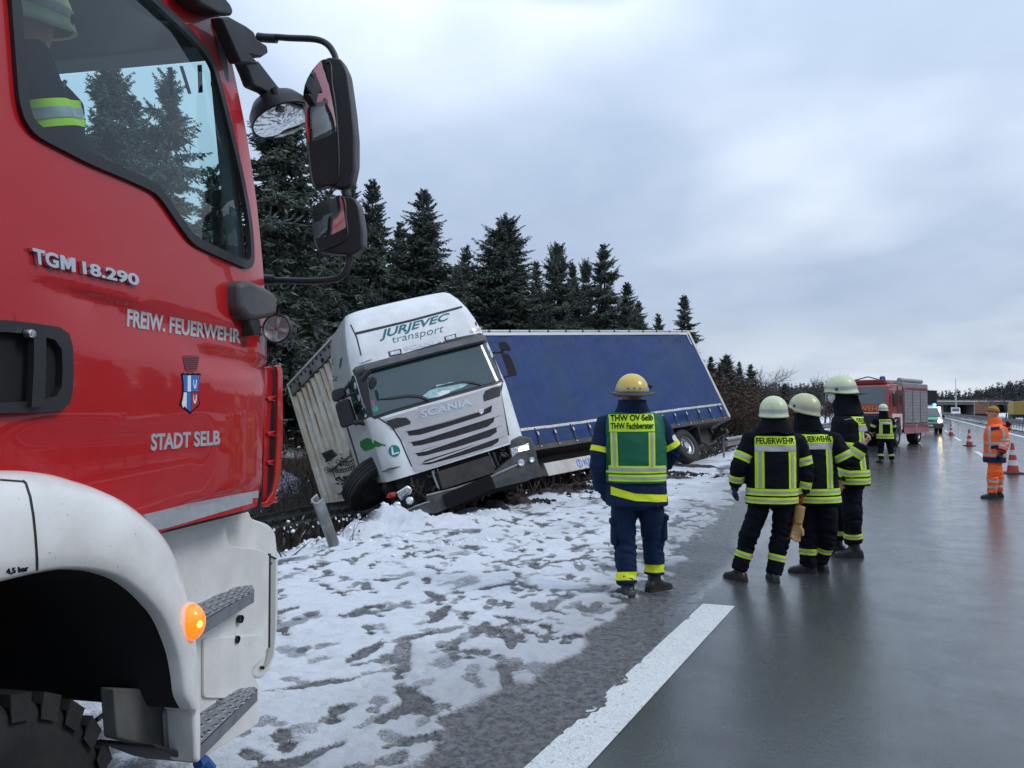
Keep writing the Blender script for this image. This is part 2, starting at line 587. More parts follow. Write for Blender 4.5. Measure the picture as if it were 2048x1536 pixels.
M['reflect_grey'] = mat('reflect_grey', (.42, .43, .46), .4, metal=.35, var=.1, vscale=30)
M['chrome'] = mat('chrome', (.8, .8, .82), .08, metal=1.0)
M['mirror_glass'] = mat('mirror_glass', (.75, .77, .78), .02, metal=1.0)
M['orange_lens'] = mat('orange_lens', (.95, .22, .01), .15, coat=1.0, emit=(1.0, .14, .002), estr=1.3)
M['orange_bulb'] = mat('orange_bulb', (1, .6, .1), .3, emit=(1, .42, .04), estr=8)
M['lamp_lit'] = mat('lamp_lit', (.9, .9, .8), .2, emit=(1.0, .93, .68), estr=22.0)
M['lamp_warm'] = mat('lamp_warm', (.9, .8, .6), .2, emit=(1.0, .72, .38), estr=14.0)
M['blue_lit'] = mat('blue_lit', (.02, .1, .9), .15, emit=(.02, .16, 1.0), estr=7.0)
M['blue_core'] = mat('blue_core', (.2, .6, 1), .15, emit=(.15, .55, 1.0), estr=12.0)
M['blue_lens'] = mat('blue_lens', (.012, .05, .32), .12, coat=1.0)
M['mirror_black'] = mat('mirror_black', (.022, .024, .028), .45, var=.1, bump=.0003, bscale=500)
M['lamp_reflector'] = mat('lamp_reflector', (.74, .58, .56), .30, metal=.25, var=.25, vscale=60)
M['clear_lens'] = mat('clear_lens', (.62, .64, .66), .12, metal=.55, coat=1.0, var=.5, vscale=30)
M['red_lens'] = mat('red_lens', (.35, .01, .01), .15, coat=1.0)
M['glass_cyan'] = glass_mat('glass_cyan', (.74, .93, .92))
M['glass_clear'] = glass_mat('glass_clear', (.88, .97, .96))
M['glass_dark'] = glass_mat('glass_dark', (.22, .30, .30))
M['liner_grey'] = mat('liner_grey', (.22, .24, .25), .8, var=.08, bump=.0006, bscale=300)
M['interior_dark'] = mat('interior_dark', (.05, .055, .06), .8)
M['black_print'] = mat('black_print', (.008, .008, .009), .8, spec=.15)
M['teal_print'] = mat('teal_print', (.005, .14, .16), .5)
M['green_print'] = mat('green_print', (.01, .22, .05), .45)
M['L_green'] = mat('plaque_green', (.0, .19, .15), .4)
M['white_print'] = mat('white_print', (.75, .76, .77), .5)
M['blue_print'] = mat('blue_print', (.02, .16, .52), .4)
M['red_print'] = mat('red_print', (.42, .015, .02), .4)
M['trailer_wall'] = mat('trailer_wall', (.60, .58, .50), .5, var=.06, dirt=(.34, .22, .10), dirt_amt=.5, dirt_scale=2.2)
M['rust'] = mat('rust', (.20, .085, .025), .85, var=.5, vscale=14)
M['rail_white'] = mat('rail_white', (.56, .55, .53), .5, metal=.2, var=.08, dirt=(.3, .27, .23), dirt_amt=.45)
M['snow_cap'] = mat('snow_cap', (.82, .85, .90), .7, var=.03, bump=.004, bscale=25)
M['navy_cloth'] = mat('navy_cloth', (.008, .020, .055), .85, var=.18, vscale=14, bump=.0012, bscale=160, spec=.2)
M['black_cloth'] = mat('black_cloth', (.0045, .0055, .010), .85, var=.22, vscale=14, bump=.0012, bscale=160, spec=.15)
M['boot_leather'] = mat('boot_leather', (.012, .012, .013), .42, var=.2, vscale=20, bump=.0008, bscale=90, dirt=(.06, .055, .05), dirt_amt=.35, dirt_scale=10)
M['vest_green'] = mat('vest_green', (.0, .115, .055), .7, var=.08, vscale=9, bump=.001, bscale=120)
M['hi_yellow'] = mat('hi_yellow', (.56, .80, .015), .6)
M['hi_lemon'] = mat('hi_lemon', (.72, .80, .01), .6)
M['hi_orange'] = mat('hi_orange', (1.0, .135, .016), .7, var=.08, vscale=8, bump=.0012, bscale=120)
M['tape_silver'] = mat('tape_silver', (.42, .42, .41), .45, metal=.2, var=.08, vscale=30)
M['helmet_lum'] = mat('helmet_lum', (.60, .67, .42), .45, coat=.2, coat_rough=.2, var=.05, vscale=5, dirt=(.38, .38, .24), dirt_amt=.3, dirt_scale=7)
M['helmet_aged'] = mat('helmet_aged', (.56, .57, .32), .42, coat=.35, coat_rough=.15, var=.06, vscale=5, dirt=(.32, .28, .15), dirt_amt=.45, dirt_scale=7)
M['helmet_yellow'] = mat('helmet_yellow', (.72, .50, .05), .35, coat=.5, coat_rough=.1, var=.05, vscale=6, dirt=(.4, .28, .08), dirt_amt=.35, dirt_scale=8)
M['skin'] = mat('skin', (.50, .27, .19), .5, var=.08, vscale=12, bump=.0006, bscale=200)
M['glove_tan'] = mat('glove_tan', (.40, .24, .085), .7, var=.15, vscale=14, bump=.001, bscale=120)
M['glove_dark'] = mat('glove_dark', (.02, .02, .022), .7, var=.2)
M['glove_red'] = mat('glove_red', (.20, .035, .02), .7, var=.25, vscale=20)
M['mask_white'] = mat('mask_white', (.70, .72, .74), .7)

# ------------------------------------------------------------------ noise on arrays
def _hash(ix, iy, seed):
    h = (ix.astype(np.int64) * 374761393 + iy.astype(np.int64) * 668265263 + seed * 1442695041) & 0x7fffffff
    h = ((h ^ (h >> 13)) * 1274126177) & 0x7fffffff
    return ((h ^ (h >> 16)) & 0xffff) / 65535.0


def vnoise(x, y, seed=0):
    ix = np.floor(x); iy = np.floor(y); fx = x - ix; fy = y - iy
    fx = fx * fx * (3 - 2 * fx); fy = fy * fy * (3 - 2 * fy)
    a = _hash(ix, iy, seed); b = _hash(ix + 1, iy, seed); c = _hash(ix, iy + 1, seed); d = _hash(ix + 1, iy + 1, seed)
    return (a * (1 - fx) + b * fx) * (1 - fy) + (c * (1 - fx) + d * fx) * fy


def fbm(x, y, seed=0, o=4, g=0.5):
    s = 0; a = 1; t = 0
    for k in range(o):
        s = s + a * vnoise(x * 2 ** k + 17.3 * k, y * 2 ** k - 9.1 * k, seed + k); t += a; a *= g
    return s / t


def sstep(x, a, b):
    t = np.clip((x - a) / (b - a), 0, 1); return t * t * (3 - 2 * t)


def land_z(x, y):
    """bare land: flat beside the road, a ditch behind the crash barrier, then the forest floor"""
    x = np.asarray(x, float); y = np.asarray(y, float)
    near = 1 - sstep(y, 27.0, 44.0)
    d = -(x + 5.9)
    ditch = -0.95 * sstep(d, 0.0, 3.6) * (0.35 + 0.65 * near)
    rise = (1.25 + 0.5 * near) * sstep(d, 5.2, 11.0) + 0.9 * sstep(d, 11, 30)
    left = ditch + rise
    right = -0.3 * sstep(x, 21.0, 24.0) + 1.6 * sstep(x, 24.0, 34.0)
    far = 2.5 * sstep(np.hypot(x, y), 180, 420)
    n = (fbm(x * .35, y * .35, 3, 3) - .5) * .35 * sstep(np.abs(d - 10), 0, 6) * (x < -6.2)
    n2 = (fbm(x * .9, y * .9, 5, 3) - .5) * .22 * sstep(d, .3, 1.5)
    return -0.06 + np.where(x < -5.9, left, 0) + np.where(x > 21, right, 0) + far * ((x < -12) | (x > 30)) + n + n2


def attr_mat(name, build):
    m = bpy.data.materials.new(name); m.use_nodes = True
    build(m.node_tree, m.node_tree.nodes, m.node_tree.links, m.node_tree.nodes['Principled BSDF'])
    return m


def nnoise(nt, sc, det=5.0, ro=.55, vec=None):
    n = nt.nodes.new('ShaderNodeTexNoise'); n.inputs['Scale'].default_value = sc
    n.inputs['Detail'].default_value = det; n.inputs['Roughness'].default_value = ro
    if vec is None:
        t = nt.nodes.new('ShaderNodeTexCoord'); vec = t.outputs['Object']
    nt.links.new(vec, n.inputs['Vector']); return n.outputs['Fac']


def nmap(nt, src, a, b, c, d):
    r = nt.nodes.new('ShaderNodeMapRange')
    for k, v in zip(('From Min', 'From Max', 'To Min', 'To Max'), (a, b, c, d)): r.inputs[k].default_value = v
    nt.links.new(src, r.inputs['Value']); return r.outputs[0]


def nmix(nt, f, a, b):
    m = nt.nodes.new('ShaderNodeMix'); m.data_type = 'RGBA'
    for k, v in (('Factor', f), ('A', a), ('B', b)):
        if isinstance(v, tuple): m.inputs[k].default_value = (*v, 1)
        elif isinstance(v, (int, float)): m.inputs[k].default_value = v
        else: nt.links.new(v, m.inputs[k])
    return m.outputs['Result']


def nmath(nt, op, a, b):
    m = nt.nodes.new('ShaderNodeMath'); m.operation = op
    for k, v in ((0, a), (1, b)):
        if isinstance(v, (int, float)): m.inputs[k].default_value = v
        else: nt.links.new(v, m.inputs[k])
    return m.outputs[0]


def nbump(nt, h, dist, prev=None):
    b = nt.nodes.new('ShaderNodeBump'); b.inputs['Distance'].default_value = dist
    nt.links.new(h, b.inputs['Height'])
    if prev is not None: nt.links.new(prev, b.inputs['Normal'])
    return b.outputs[0]


def nattr(nt, name):
    a = nt.nodes.new('ShaderNodeAttribute'); a.attribute_name = name; return a.outputs['Fac']


def wet_asphalt(nt, N, L, b):
    g = nnoise(nt, 120.0, 4.0, .65); g2 = nnoise(nt, 2.2, 6.0, .6)
    tc = N.new('ShaderNodeTexCoord'); mp = N.new('ShaderNodeMapping'); mp.inputs['Scale'].default_value = (1.0, .12, 1)
    L.new(tc.outputs['Object'], mp.inputs['Vector'])
    st = nnoise(nt, 1.1, 5.0, .6, mp.outputs[0])
    base = nmix(nt, nmap(nt, g, .3, .7, 0, 1), (.008, .011, .013), (.074, .082, .088))
    base = nmix(nt, nmap(nt, st, .35, .7, 0, .5), base, (.022, .026, .029))
    sp = nnoise(nt, 210.0, 2.0, .5)
    base = nmix(nt, nmap(nt, sp, .66, .72, 0, .7), base, (.22, .23, .235))
    L.new(base, b.inputs['Base Color'])
    wet = nmath(nt, 'ADD', nmap(nt, st, .3, .7, 0, .5), nmap(nt, g2, .3, .7, 0, .5))
    L.new(nmap(nt, wet, .15, .85, .12, .36), b.inputs['Roughness'])
    b.inputs['Specular IOR Level'].default_value = .5
    L.new(nmap(nt, wet, .25, .8, 1.0, .55), b.inputs['Coat Weight'])
    L.new(nmap(nt, wet, .3, .75, .012, .075), b.inputs['Coat Roughness'])
    n1 = nbump(nt, g, .009)
    L.new(n1, b.inputs['Normal'])
    wv = nmath(nt, 'ADD', nmath(nt, 'MULTIPLY', g, .5), nnoise(nt, 30.0, 4.0, .6))
    L.new(nbump(nt, wv, .0016), b.inputs['Coat Normal'])


def snow_surface(nt, N, L, b):
    s = nattr(nt, 'snow'); md = nattr(nt, 'mud'); gr = nattr(nt, 'grey')
    f = nnoise(nt, 70.0, 4.0, .65); c = nnoise(nt, 9.0, 5.0, .6); ff = nnoise(nt, 260.0, 2.0, .6)
    s2 = nmath(nt, 'ADD', s, nmath(nt, 'MULTIPLY', nmath(nt, 'SUBTRACT', f, .5), .75))
    s2 = nmap(nt, s2, .32, .68, 0, 1)
    slush = nmix(nt, nmap(nt, f, .35, .68, 0, 1), (.034, .037, .040), (.19, .195, .20))
    m1 = nnoise(nt, 20.0, 6.0, .7)
    slush = nmix(nt, nmap(nt, m1, .46, .62, 0, .75), slush, (.22, .225, .23))
    slush = nmix(nt, nmap(nt, m1, .50, .34, 0, .7), slush, (.020, .022, .024))
    slush = nmix(nt, nmap(nt, c, .45, .75, 0, .55), slush, (.11, .092, .075))
    snow = nmix(nt, nmap(nt, ff, .3, .7, 0, 1), (.58, .61, .66), (.86, .88, .92))
    snow = nmix(nt, nmap(nt, c, .52, .78, 0, .5), snow, (.46, .44, .42))
    snow = nmix(nt, nmath(nt, 'MULTIPLY', gr, .9), snow, (.34, .345, .36))
    snow = nmix(nt, nmap(nt, nnoise(nt, 120.0, 2.0, .5), .70, .73, 0, .7), snow, (.14, .12, .10))
    col = nmix(nt, s2, slush, snow)
    col = nmix(nt, nmap(nt, nmath(nt, 'ADD', md, nmath(nt, 'MULTIPLY', nmath(nt, 'SUBTRACT', f, .5), .9)), .4, .6, 0, 1), col, (.022, .016, .012))
    wet = nattr(nt, 'wet')
    col = nmix(nt, wet, col, nmix(nt, nmap(nt, ff, .3, .7, 0, 1), (.022, .025, .027), (.058, .062, .064)))
    L.new(nmap(nt, nmath(nt, 'ADD', s2, nmath(nt, 'MULTIPLY', wet, -.45)), -.45, 1, .12, .75), b.inputs['Roughness'])
    L.new(nmath(nt, 'MULTIPLY', wet, .65), b.inputs['Coat Weight']); b.inputs['Coat Roughness'].default_value = .08
    L.new(col, b.inputs['Base Color'])
    h = nmath(nt, 'ADD', nmath(nt, 'MULTIPLY', f, .6), nmath(nt, 'MULTIPLY', ff, .4))
    L.new(nbump(nt, nmath(nt, 'MULTIPLY', h, nmath(nt, 'SUBTRACT', 1.0, nmath(nt, 'MULTIPLY', wet, .8))), .018), b.inputs['Normal'])


def land_surface(nt, N, L, b):
    s = nattr(nt, 'snow')
    f = nnoise(nt, 3.0, 8.0, .65); c = nnoise(nt, 18.0, 6.0, .7); g = nnoise(nt, .25, 4.0, .5)
    soil = nmix(nt, nmap(nt, c, .3, .7, 0, 1), (.020, .016, .012), (.075, .058, .040))
    soil = nmix(nt, nmap(nt, f, .4, .7, 0, .6), soil, (.055, .058, .030))
    k = nmath(nt, 'ADD', s, nmath(nt, 'MULTIPLY', nmath(nt, 'SUBTRACT', c, .5), .8))
    L.new(nmix(nt, nmap(nt, k, .40, .60, 0, 1), soil, (.74, .77, .82)), b.inputs['Base Color'])
    b.inputs['Roughness'].default_value = .85
    L.new(nbump(nt, c, .06), b.inputs['Normal'])


def paint_line(nt, N, L, b):
    g = nnoise(nt, 130.0, 3.0, .6); c = nnoise(nt, 3.0, 6.0, .65); f = nnoise(nt, 30.0, 4.0, .6)
    w = nmix(nt, nmap(nt, g, .35, .65, 0, 1), (.50, .51, .50), (.84, .85, .84))
    w = nmix(nt, nmap(nt, c, .5, .75, 0, .45), w, (.50, .50, .47))
    w = nmix(nt, nmap(nt, nmath(nt, 'ADD', f, nmath(nt, 'MULTIPLY', g, .25)), .74, .80, 0, .8), w, (.16, .16, .16))
    L.new(w, b.inputs['Base Color'])
    L.new(nmap(nt, c, .3, .7, .35, .6), b.inputs['Roughness'])
    L.new(nbump(nt, g, .008), b.inputs['Normal'])


M['wet_asphalt'] = attr_mat('wet_asphalt', wet_asphalt)
M['snow_slush'] = attr_mat('snow_slush', snow_surface)
M['land'] = attr_mat('land', land_surface)
M['road_paint'] = attr_mat('road_paint', paint_line)


def grid_obj(name, xs, ys, zf, m, attrs=None, kind='structure'):
    X, Y = np.meshgrid(xs, ys); Z = zf(X, Y)
    V = np.stack([X, Y, Z], -1).reshape(-1, 3)
    ny, nx = X.shape
    i = np.arange(nx * (ny - 1)).reshape(ny - 1, nx)[:, :-1].ravel()
    F = np.stack([i, i + 1, i + nx + 1, i + nx], 1)
    me = np_mesh(name, V, F)
    for k, fn in (attrs or {}).items():
        a = me.attributes.new(k, 'FLOAT', 'POINT'); a.data.foreach_set('value', np.asarray(fn(X, Y), np.float32).ravel())
    o = link_mesh(name, me, m, smooth=180)
    o['kind'] = kind
    return o


# land all round
gx = np.concatenate([np.linspace(-1500, -150, 14), np.linspace(-140, -42, 30), np.linspace(-40, -5.4, 120), np.linspace(-4.8, 20, 14),
                     np.linspace(21, 40, 30), np.linspace(50, 300, 26), np.linspace(350, 1800, 12)])
gy = np.concatenate([np.linspace(-400, -30, 14), np.linspace(-25, 60, 190), np.linspace(63, 200, 50), np.linspace(220, 600, 24), np.linspace(700, 2600, 14)])


def land_snow(x, y):
    d = -(x + 5.9)
    verge = sstep(y, 24, 29) * (1 - sstep(d, 1.2, 2.8)) * (x < -5)
    patch = sstep(fbm(x * .5, y * .5, 11, 3), .56, .66) * .55 * sstep(d, 5, 9) + .25 * (x > 24)
    field = sstep(y, 95, 110) * (1 - sstep(np.abs(x + 30), 12, 30)) * .95
    return np.clip(verge + patch + field, 0, 1)


grid_obj('ground', gx, gy, land_z, M['land'], {'snow': land_snow})
# carriageways
EDGE_L, MEDIAN = -5.1, 7.3
MB().box((1.0, 285, -.025), (12.8, 630, .05)).build('road', M['wet_asphalt'], kind='structure')
MB().box((15.2, 285, -.027), (11.6, 630, .05)).build('opposite_carriageway', M['wet_asphalt'], kind='structure')
grid_obj('median_strip', np.linspace(7.35, 9.45, 8), np.linspace(-30, 420, 300),
         lambda x, y: .03 + .05 * fbm(x * 2, y * 2, 21, 2), M['land'], {'snow': lambda x, y: .25 + .5 * fbm(x, y, 22, 3)})
# painted lines, flush sheets above the asphalt
ln = MB()
end_l, end_r = gp(1406, 1208), gp(1470, 1213)
ln.add([(end_l.x - .0, -12, .004), (end_r.x, -12, .004), (end_r.x, end_r.y, .004), (end_l.x, end_l.y, .004)], [(0, 1, 2, 3)])
ln.build('shoulder_line', M['road_paint'], kind='structure', smooth=0)
d0 = gp(1933, 891); d1 = gp(1919, 883); lane_x = (d0.x + d1.x) / 2
e0 = gp(2048, 877)
lane_x, edge_x = 2.2, 6.0
for k in range(-1, 9):
    y0 = 30.5 + 18 * k
    MB().add([(lane_x - .08, y0, .004), (lane_x + .08, y0, .004), (lane_x + .08, y0 + 6, .004), (lane_x - .08, y0 + 6, .004)],
             [(0, 1, 2, 3)]).build('lane_dash', M['road_paint'], kind='structure', smooth=0)
MB().add([(edge_x - .15, -12, .004), (edge_x + .15, -12, .004), (edge_x + .15, 500, .004), (edge_x - .15, 500, .004)],
         [(0, 1, 2, 3)]).build('edge_line', M['road_paint'], kind='structure', smooth=0)

# the snowed-over hard shoulder, with footprints trodden into it
sx = np.linspace(-7.6, -1.46, 366)
sy = np.concatenate([[-9, -6, -3, -1.0, 0.2], np.geomspace(0.8, 60, 1080)])
SX, SY = np.meshgrid(sx, sy)
prints = np.zeros_like(SX)
fr = random.Random(11)


def stamp(cx, cy, L, W, rot, depth=1.0, foot=True):
    r = L + .1
    i0, i1 = np.searchsorted(sy, cy - r), np.searchsorted(sy, cy + r)
    j0, j1 = np.searchsorted(sx, cx - r), np.searchsorted(sx, cx + r)
    if i1 <= i0 + 1 or j1 <= j0 + 1: return
    X = SX[i0:i1, j0:j1] - cx; Y = SY[i0:i1, j0:j1] - cy
    c, s = math.cos(rot), math.sin(rot)
    u = X * c + Y * s; v = -X * s + Y * c
    wob = (vnoise(X * 25 + cx * 9, Y * 25 + cy * 5, 4) - .5) * .35
    if foot:
        a = np.hypot(u / (W * .52), (v - L * .20) / (L * .34)); b = np.hypot(u / (W * .40), (v + L * .32) / (L * .20))
        q = np.minimum(a, b)
    else:
        q = np.hypot(u / (W * .5), v / (L * .5))
    m = 1 - sstep(q + wob, .86, 1.06)
    prints[i0:i1, j0:j1] = np.maximum(prints[i0:i1, j0:j1], m * depth)


for k in range(430):                                  # people walking to and from the lorry
    y = 1.2 + 13 * fr.random() ** 0.85; x = -6.2 + 4.1 * fr.random()
    if fr.random() < .45: x = -2.2 - abs(fr.gauss(0, .8))
    rot = fr.gauss(.35, .55) if fr.random() < .75 else fr.uniform(-1.8, 1.8)
    stamp(x, y, .29 + fr.uniform(-.04, .03), .115, rot, fr.uniform(.45, .85))
for k in range(34):                                   # tracks: single walkers
    x, y, a = fr.uniform(-5.5, -2.2), fr.uniform(2.5, 9), fr.gauss(.5, .5)
    for q in range(9):
        sd = .09 if q % 2 else -.09
        stamp(x + math.cos(a) * sd, y + math.sin(a) * sd, .29, .11, a + fr.gauss(0, .15), fr.uniform(.5, .9))
        x += -math.sin(a) * .62; y += math.cos(a) * .62
for k in range(70):                                  # scuffs and slides
    y = 1.5 + 12 * fr.random(); x = -2.1 - abs(fr.gauss(0, 1.3))
    stamp(x, y, fr.uniform(.35, .8), fr.uniform(.08, .15), fr.gauss(.1, .7), fr.uniform(.5, .9), False)

# melt edge on the road side runs away from the line with distance
edge = np.interp(SY, [0, 3.4, 5.2, 7.0, 10, 14, 20, 30, 60], [-2.0, -2.08, -2.12, -2.25, -2.6, -2.95, -3.7, -4.2, -4.6])
edge = edge + (fbm(SX * 2.2, SY * 1.3, 31, 4) - .5) * .75
cover = 1 - sstep(SX, edge - .10, edge + .14)
holes = sstep(fbm(SX * 2.6, SY * 2.0, 41, 5), .62, .74)
streak = sstep(fbm(SX * 1.5, SY * .35 + 3, 47, 5), .47, .62)
far = sstep(SY, 8, 13)
worn = np.clip(holes * (.55 + .3 * far) + streak * far * .85 * sstep(SX, -5.6, -4.6), 0, 1)
# track to the lorry trodden nearly bare
near_dirty = (1 - sstep(SY, 2.2, 3.4)) * sstep(fbm(SX * 3, SY * 3, 51, 4), .44, .62) * .85
SNOW = np.clip(cover * (1 - prints) * (1 - worn) * (1 - near_dirty), 0, 1)
GREY = np.clip(sstep(SX, edge - 1.3, edge + .1) * .75 + far * .35 + (fbm(SX * 1.4, SY * 1.4, 57, 3) - .5) * .8, 0, 1)
mud = np.zeros_like(SX)


def mound(c, r, h, lump=.5, m=0.0, seed=0):
    """heap of pushed-up snow (or soil when m is 1)"""
    global HEAP
    q = np.hypot((SX - c[0]) / r[0], (SY - c[1]) / r[1])
    f = (1 - sstep(q, .25, 1.0)) * (1 - lump + 2 * lump * fbm(SX * 7, SY * 7, 61 + seed, 4))
    HEAP += np.maximum(f, 0) * h
    if m:
        mud[:] = np.maximum(mud, (1 - sstep(q, .5, 1.0)) * m)


HEAP = np.zeros_like(SX)
for px, py, ra, h in ((570, 1088, .55, .10), (640, 1074, .5, .18), (705, 1056, .55, .28), (752, 1044, .55, .36), (800, 1050, .5, .22),
                      (860, 1050, .45, .08), (930, 1048, .45, .07), (990, 1036, .4, .07)):
    p = gp(px, py); mound((p.x, p.y), (ra * 1.2, ra), h, .38, 0, int(px))
for px, py, rx, ry, h in ((985, 1022, .40, .30, .10), (1035, 1016, .42, .36, .14), (1000, 1006, .4, .4, .14), (1110, 990, .8, .3, .1), (1160, 985, .8, .35, .12),
                          (1330, 960, .9, .5, .06), (1400, 938, 1.0, .5, .06), (1280, 965, .8, .4, .06), (1230, 975, .8, .4, .08)):
    p = gp(px, py); mound((p.x, p.y), (rx, ry), h, .7, .95, int(px))
drop = land_z(SX, SY) + .06
side = sstep(-SX, 6.0, 6.6)
SNOW = np.clip(np.maximum(SNOW, sstep(HEAP, .03, .08)) * (1 - sstep(-SX, 6.5, 7.3) * sstep(fbm(SX * 3, SY * 3, 71, 3), .35, .6)), 0, 1)
grain = fbm(SX * 24, SY * 24, 81, 3) - .5
lumps = fbm(SX * 6, SY * 6, 83, 4) - .5
rim = np.clip(prints * (1 - prints) * 4, 0, 1)
SZ = .006 + SNOW * .042 + rim * .014 * cover + (fbm(SX * 15, SY * 15, 85, 3) - .5) * .016 * SNOW + grain * (.010 * SNOW + .011) + lumps * .030 * cover + HEAP + np.minimum(drop, 0) * side
bnd = -1.62 + (fbm(SX * 5, SY * 5, 97, 4) - .5) * .16 - .12 * sstep(SY, 5.5, 7.5)
taper = sstep(bnd - SX, 0, .22)
SZ = -.014 + (SZ + .014) * sstep(bnd - SX, -.05, .02) * 1.0 - (SZ - .004) * (1 - taper) * sstep(bnd - SX, -.05, .02) * .6
WET = sstep(SX, edge + .45, edge + .95) * sstep(SY, 5.2, 8.5) * sstep(SX, -3.4, -2.6)
WET = np.clip(WET * (.75 + .5 * fbm(SX * 2, SY * .6, 88, 3)), 0, 1) * (1 - sstep(SNOW, .1, .5))
WET = np.maximum(WET, sstep(SX, -1.95, -1.72) * sstep(SY, 5, 7))
me = np_mesh('hard_shoulder', np.stack([SX, SY, SZ], -1).reshape(-1, 3),
             (lambda i, n: np.stack([i, i + 1, i + n + 1, i + n], 1))(np.arange(len(sx) * (len(sy) - 1)).reshape(-1, len(sx))[:, :-1].ravel(), len(sx)))
for k, a in (('snow', SNOW), ('mud', mud), ('grey', GREY), ('wet', WET)):
    at_ = me.attributes.new(k, 'FLOAT', 'POINT'); at_.data.foreach_set('value', a.astype(np.float32).ravel())
link_mesh('hard_shoulder', me, M['snow_slush'], smooth=180, kind='structure')


def shoulder_z(x, y):
    i = int(np.clip(np.searchsorted(sy, y), 0, len(sy) - 1)); j = int(np.clip(np.searchsorted(sx, x), 0, len(sx) - 1))
    return float(SZ[i, j]) if -7.6 < x < -1.62 else 0.0


# loose clods of soil and ice thrown up by the wheels
def clods(name, spots, n, m, size, seed):
    r = random.Random(seed); mb = MB()
    for k in range(n):
        c, sp = r.choice(spots)
        x = c.x + r.gauss(0, sp); y = c.y + r.gauss(0, sp * .7); s = size * r.uniform(.3, 1) ** 2
        z = shoulder_z(x, y)
        R = Matrix.Rotation(r.uniform(0, 6), 3, (r.random(), r.random(), 1))
        b0 = len(mb.v); mb.ball((x, y, z + s * .12), (s * .5, s * r.uniform(.3, .5), s * r.uniform(.2, .4)), 7, 5, M=R)
        mb.v[b0:] = [tuple(Vector(v) + Vector((r.gauss(0, .07), r.gauss(0, .07), r.gauss(0, .07))) * s) for v in mb.v[b0:]]
    o = mb.build(name, m, smooth=60, fix=False); o['kind'] = 'stuff'; return o


M['soil'] = mat('soil', (.022, .016, .012), .9, var=.5, vscale=20)
clods('soil_clods', [(gp(1000, 1012), .3), (gp(1045, 1008), .25), (gp(1140, 988), .45), (gp(1350, 952), .6), (gp(1240, 972), .5)], 700, M['soil'], .13, 5)
clods('snow_lumps', [(gp(740, 1040), .3), (gp(660, 1068), .35), (gp(850, 1045), .4), (gp(960, 1038), .4), (gp(600, 1085), .3), (gp(900, 1090), 1.0)], 500, M['snow_cap'], .07, 6)


# ------------------------------------------------------------------ crash barriers
def barrier(pts, name, label, group=None, post_step=4.0, post_h=.75, zfun=None, beam_z=.60):
    """W-beam rail on posts along a run of points"""
    t = empty(name, label, 'crash barrier', group, loc=pts[0])
    o = Vector(pts[0]); P = [Vector(p) - o for p in pts]
    prof = [(0, -.155), (.025, -.13), (.08, -.10), (.08, -.05), (.02, -.02), (.02, .02), (.08, .05), (.08, .10), (.025, .13), (0, .155)]
    rows = []
    for i, p in enumerate(P):
        d = (P[min(i + 1, len(P) - 1)] - P[max(i - 1, 0)]).normalized(); n = Vector((d.y, -d.x, 0)).normalized()
        rows.append([p + n * a + Vector((0, 0, b + beam_z)) for a, b in prof] + [p + n * (a - .012) + Vector((0, 0, b + beam_z)) for a, b in prof[::-1]])
    MB().loft(rows, True, cap=True).build('rail', M['galvanised'], t, 30)
    L = 0; nxt = 0.0
    for i in range(len(P) - 1):
        a, b = P[i], P[i + 1]; l = (b - a).length
        while nxt <= L + l:
            p = a + (b - a) * ((nxt - L) / l); d = (b - a).normalized(); n = Vector((d.y, -d.x, 0))
            q = p - n * .06
            mb = MB().box(q + Vector((0, 0, post_h / 2 - .1)), (.05, .11, post_h + .2), Matrix.Rotation(math.atan2(-d.x, d.y), 3, 'Z'))
            mb.box(q + n * .06 + Vector((0, 0, beam_z)), (.08, .08, .1), Matrix.Rotation(math.atan2(-d.x, d.y), 3, 'Z'))
            mb.build('post', M['galvanised'], t, 0)
            nxt += post_step
        L += l
    return t


barrier([(-5.75, y, -.02) for y in np.linspace(26.8, 110, 40)], 'crash_barrier', 'weathered steel crash barrier running on beyond the blue trailer', post_step=4)
bl = [gp(1000, 1040, -.5), gp(740, 1030, -.55), gp(640, 1045, -.6), gp(560, 1062, -.62), Vector((-8.6, 4.2, -.45)), Vector((-7.2, 2.0, -.2)), Vector((-6.2, -1, -.1)), Vector((-6.0, -6, -.1))]
barrier([(p.x, p.y, p.z + .0) for p in bl], 'crash_barrier', 'flattened crash barrier lying low in the ditch before the lorry', post_step=30, beam_z=.22, post_h=.3)
med = barrier([(7.75, y, .02) for y in np.linspace(14, 300, 100)], 'crash_barrier', 'crash barrier on the median behind the cones and orange worker', post_step=2)
barrier([(9.1, y, .02) for y in np.linspace(14, 300, 60)], 'crash_barrier', 'far crash barrier of the median towards the opposite carriageway', post_step=4)
# uprooted post
b0 = gp(665, 1082, .02); b1 = b0 + (at(634, 998, 9.1) - b0)
dv = (b1 - b0)
mb = MB(); z = dv.normalized(); x = z.cross(Vector((0, 1, 0))).normalized(); y = z.cross(x)
prof = [(-.06, -.05), (-.04, -.05), (-.04, .03), (-.012, .045), (.012, .045), (.04, .03), (.04, -.05), (.06, -.05), (.06, .045), (.02, .065), (-.02, .065), (-.06, .045)]
mb.loft([[x * a + y * b + z * s for a, b in prof] for s in (-.25, dv.length * .5, dv.length)], True, cap=True)
o = mb.build('barrier_post', M['galvanised'], smooth=0); o.location = b0
tag(o, 'bent steel barrier post leaning out of the snow before the lorry', 'barrier post')

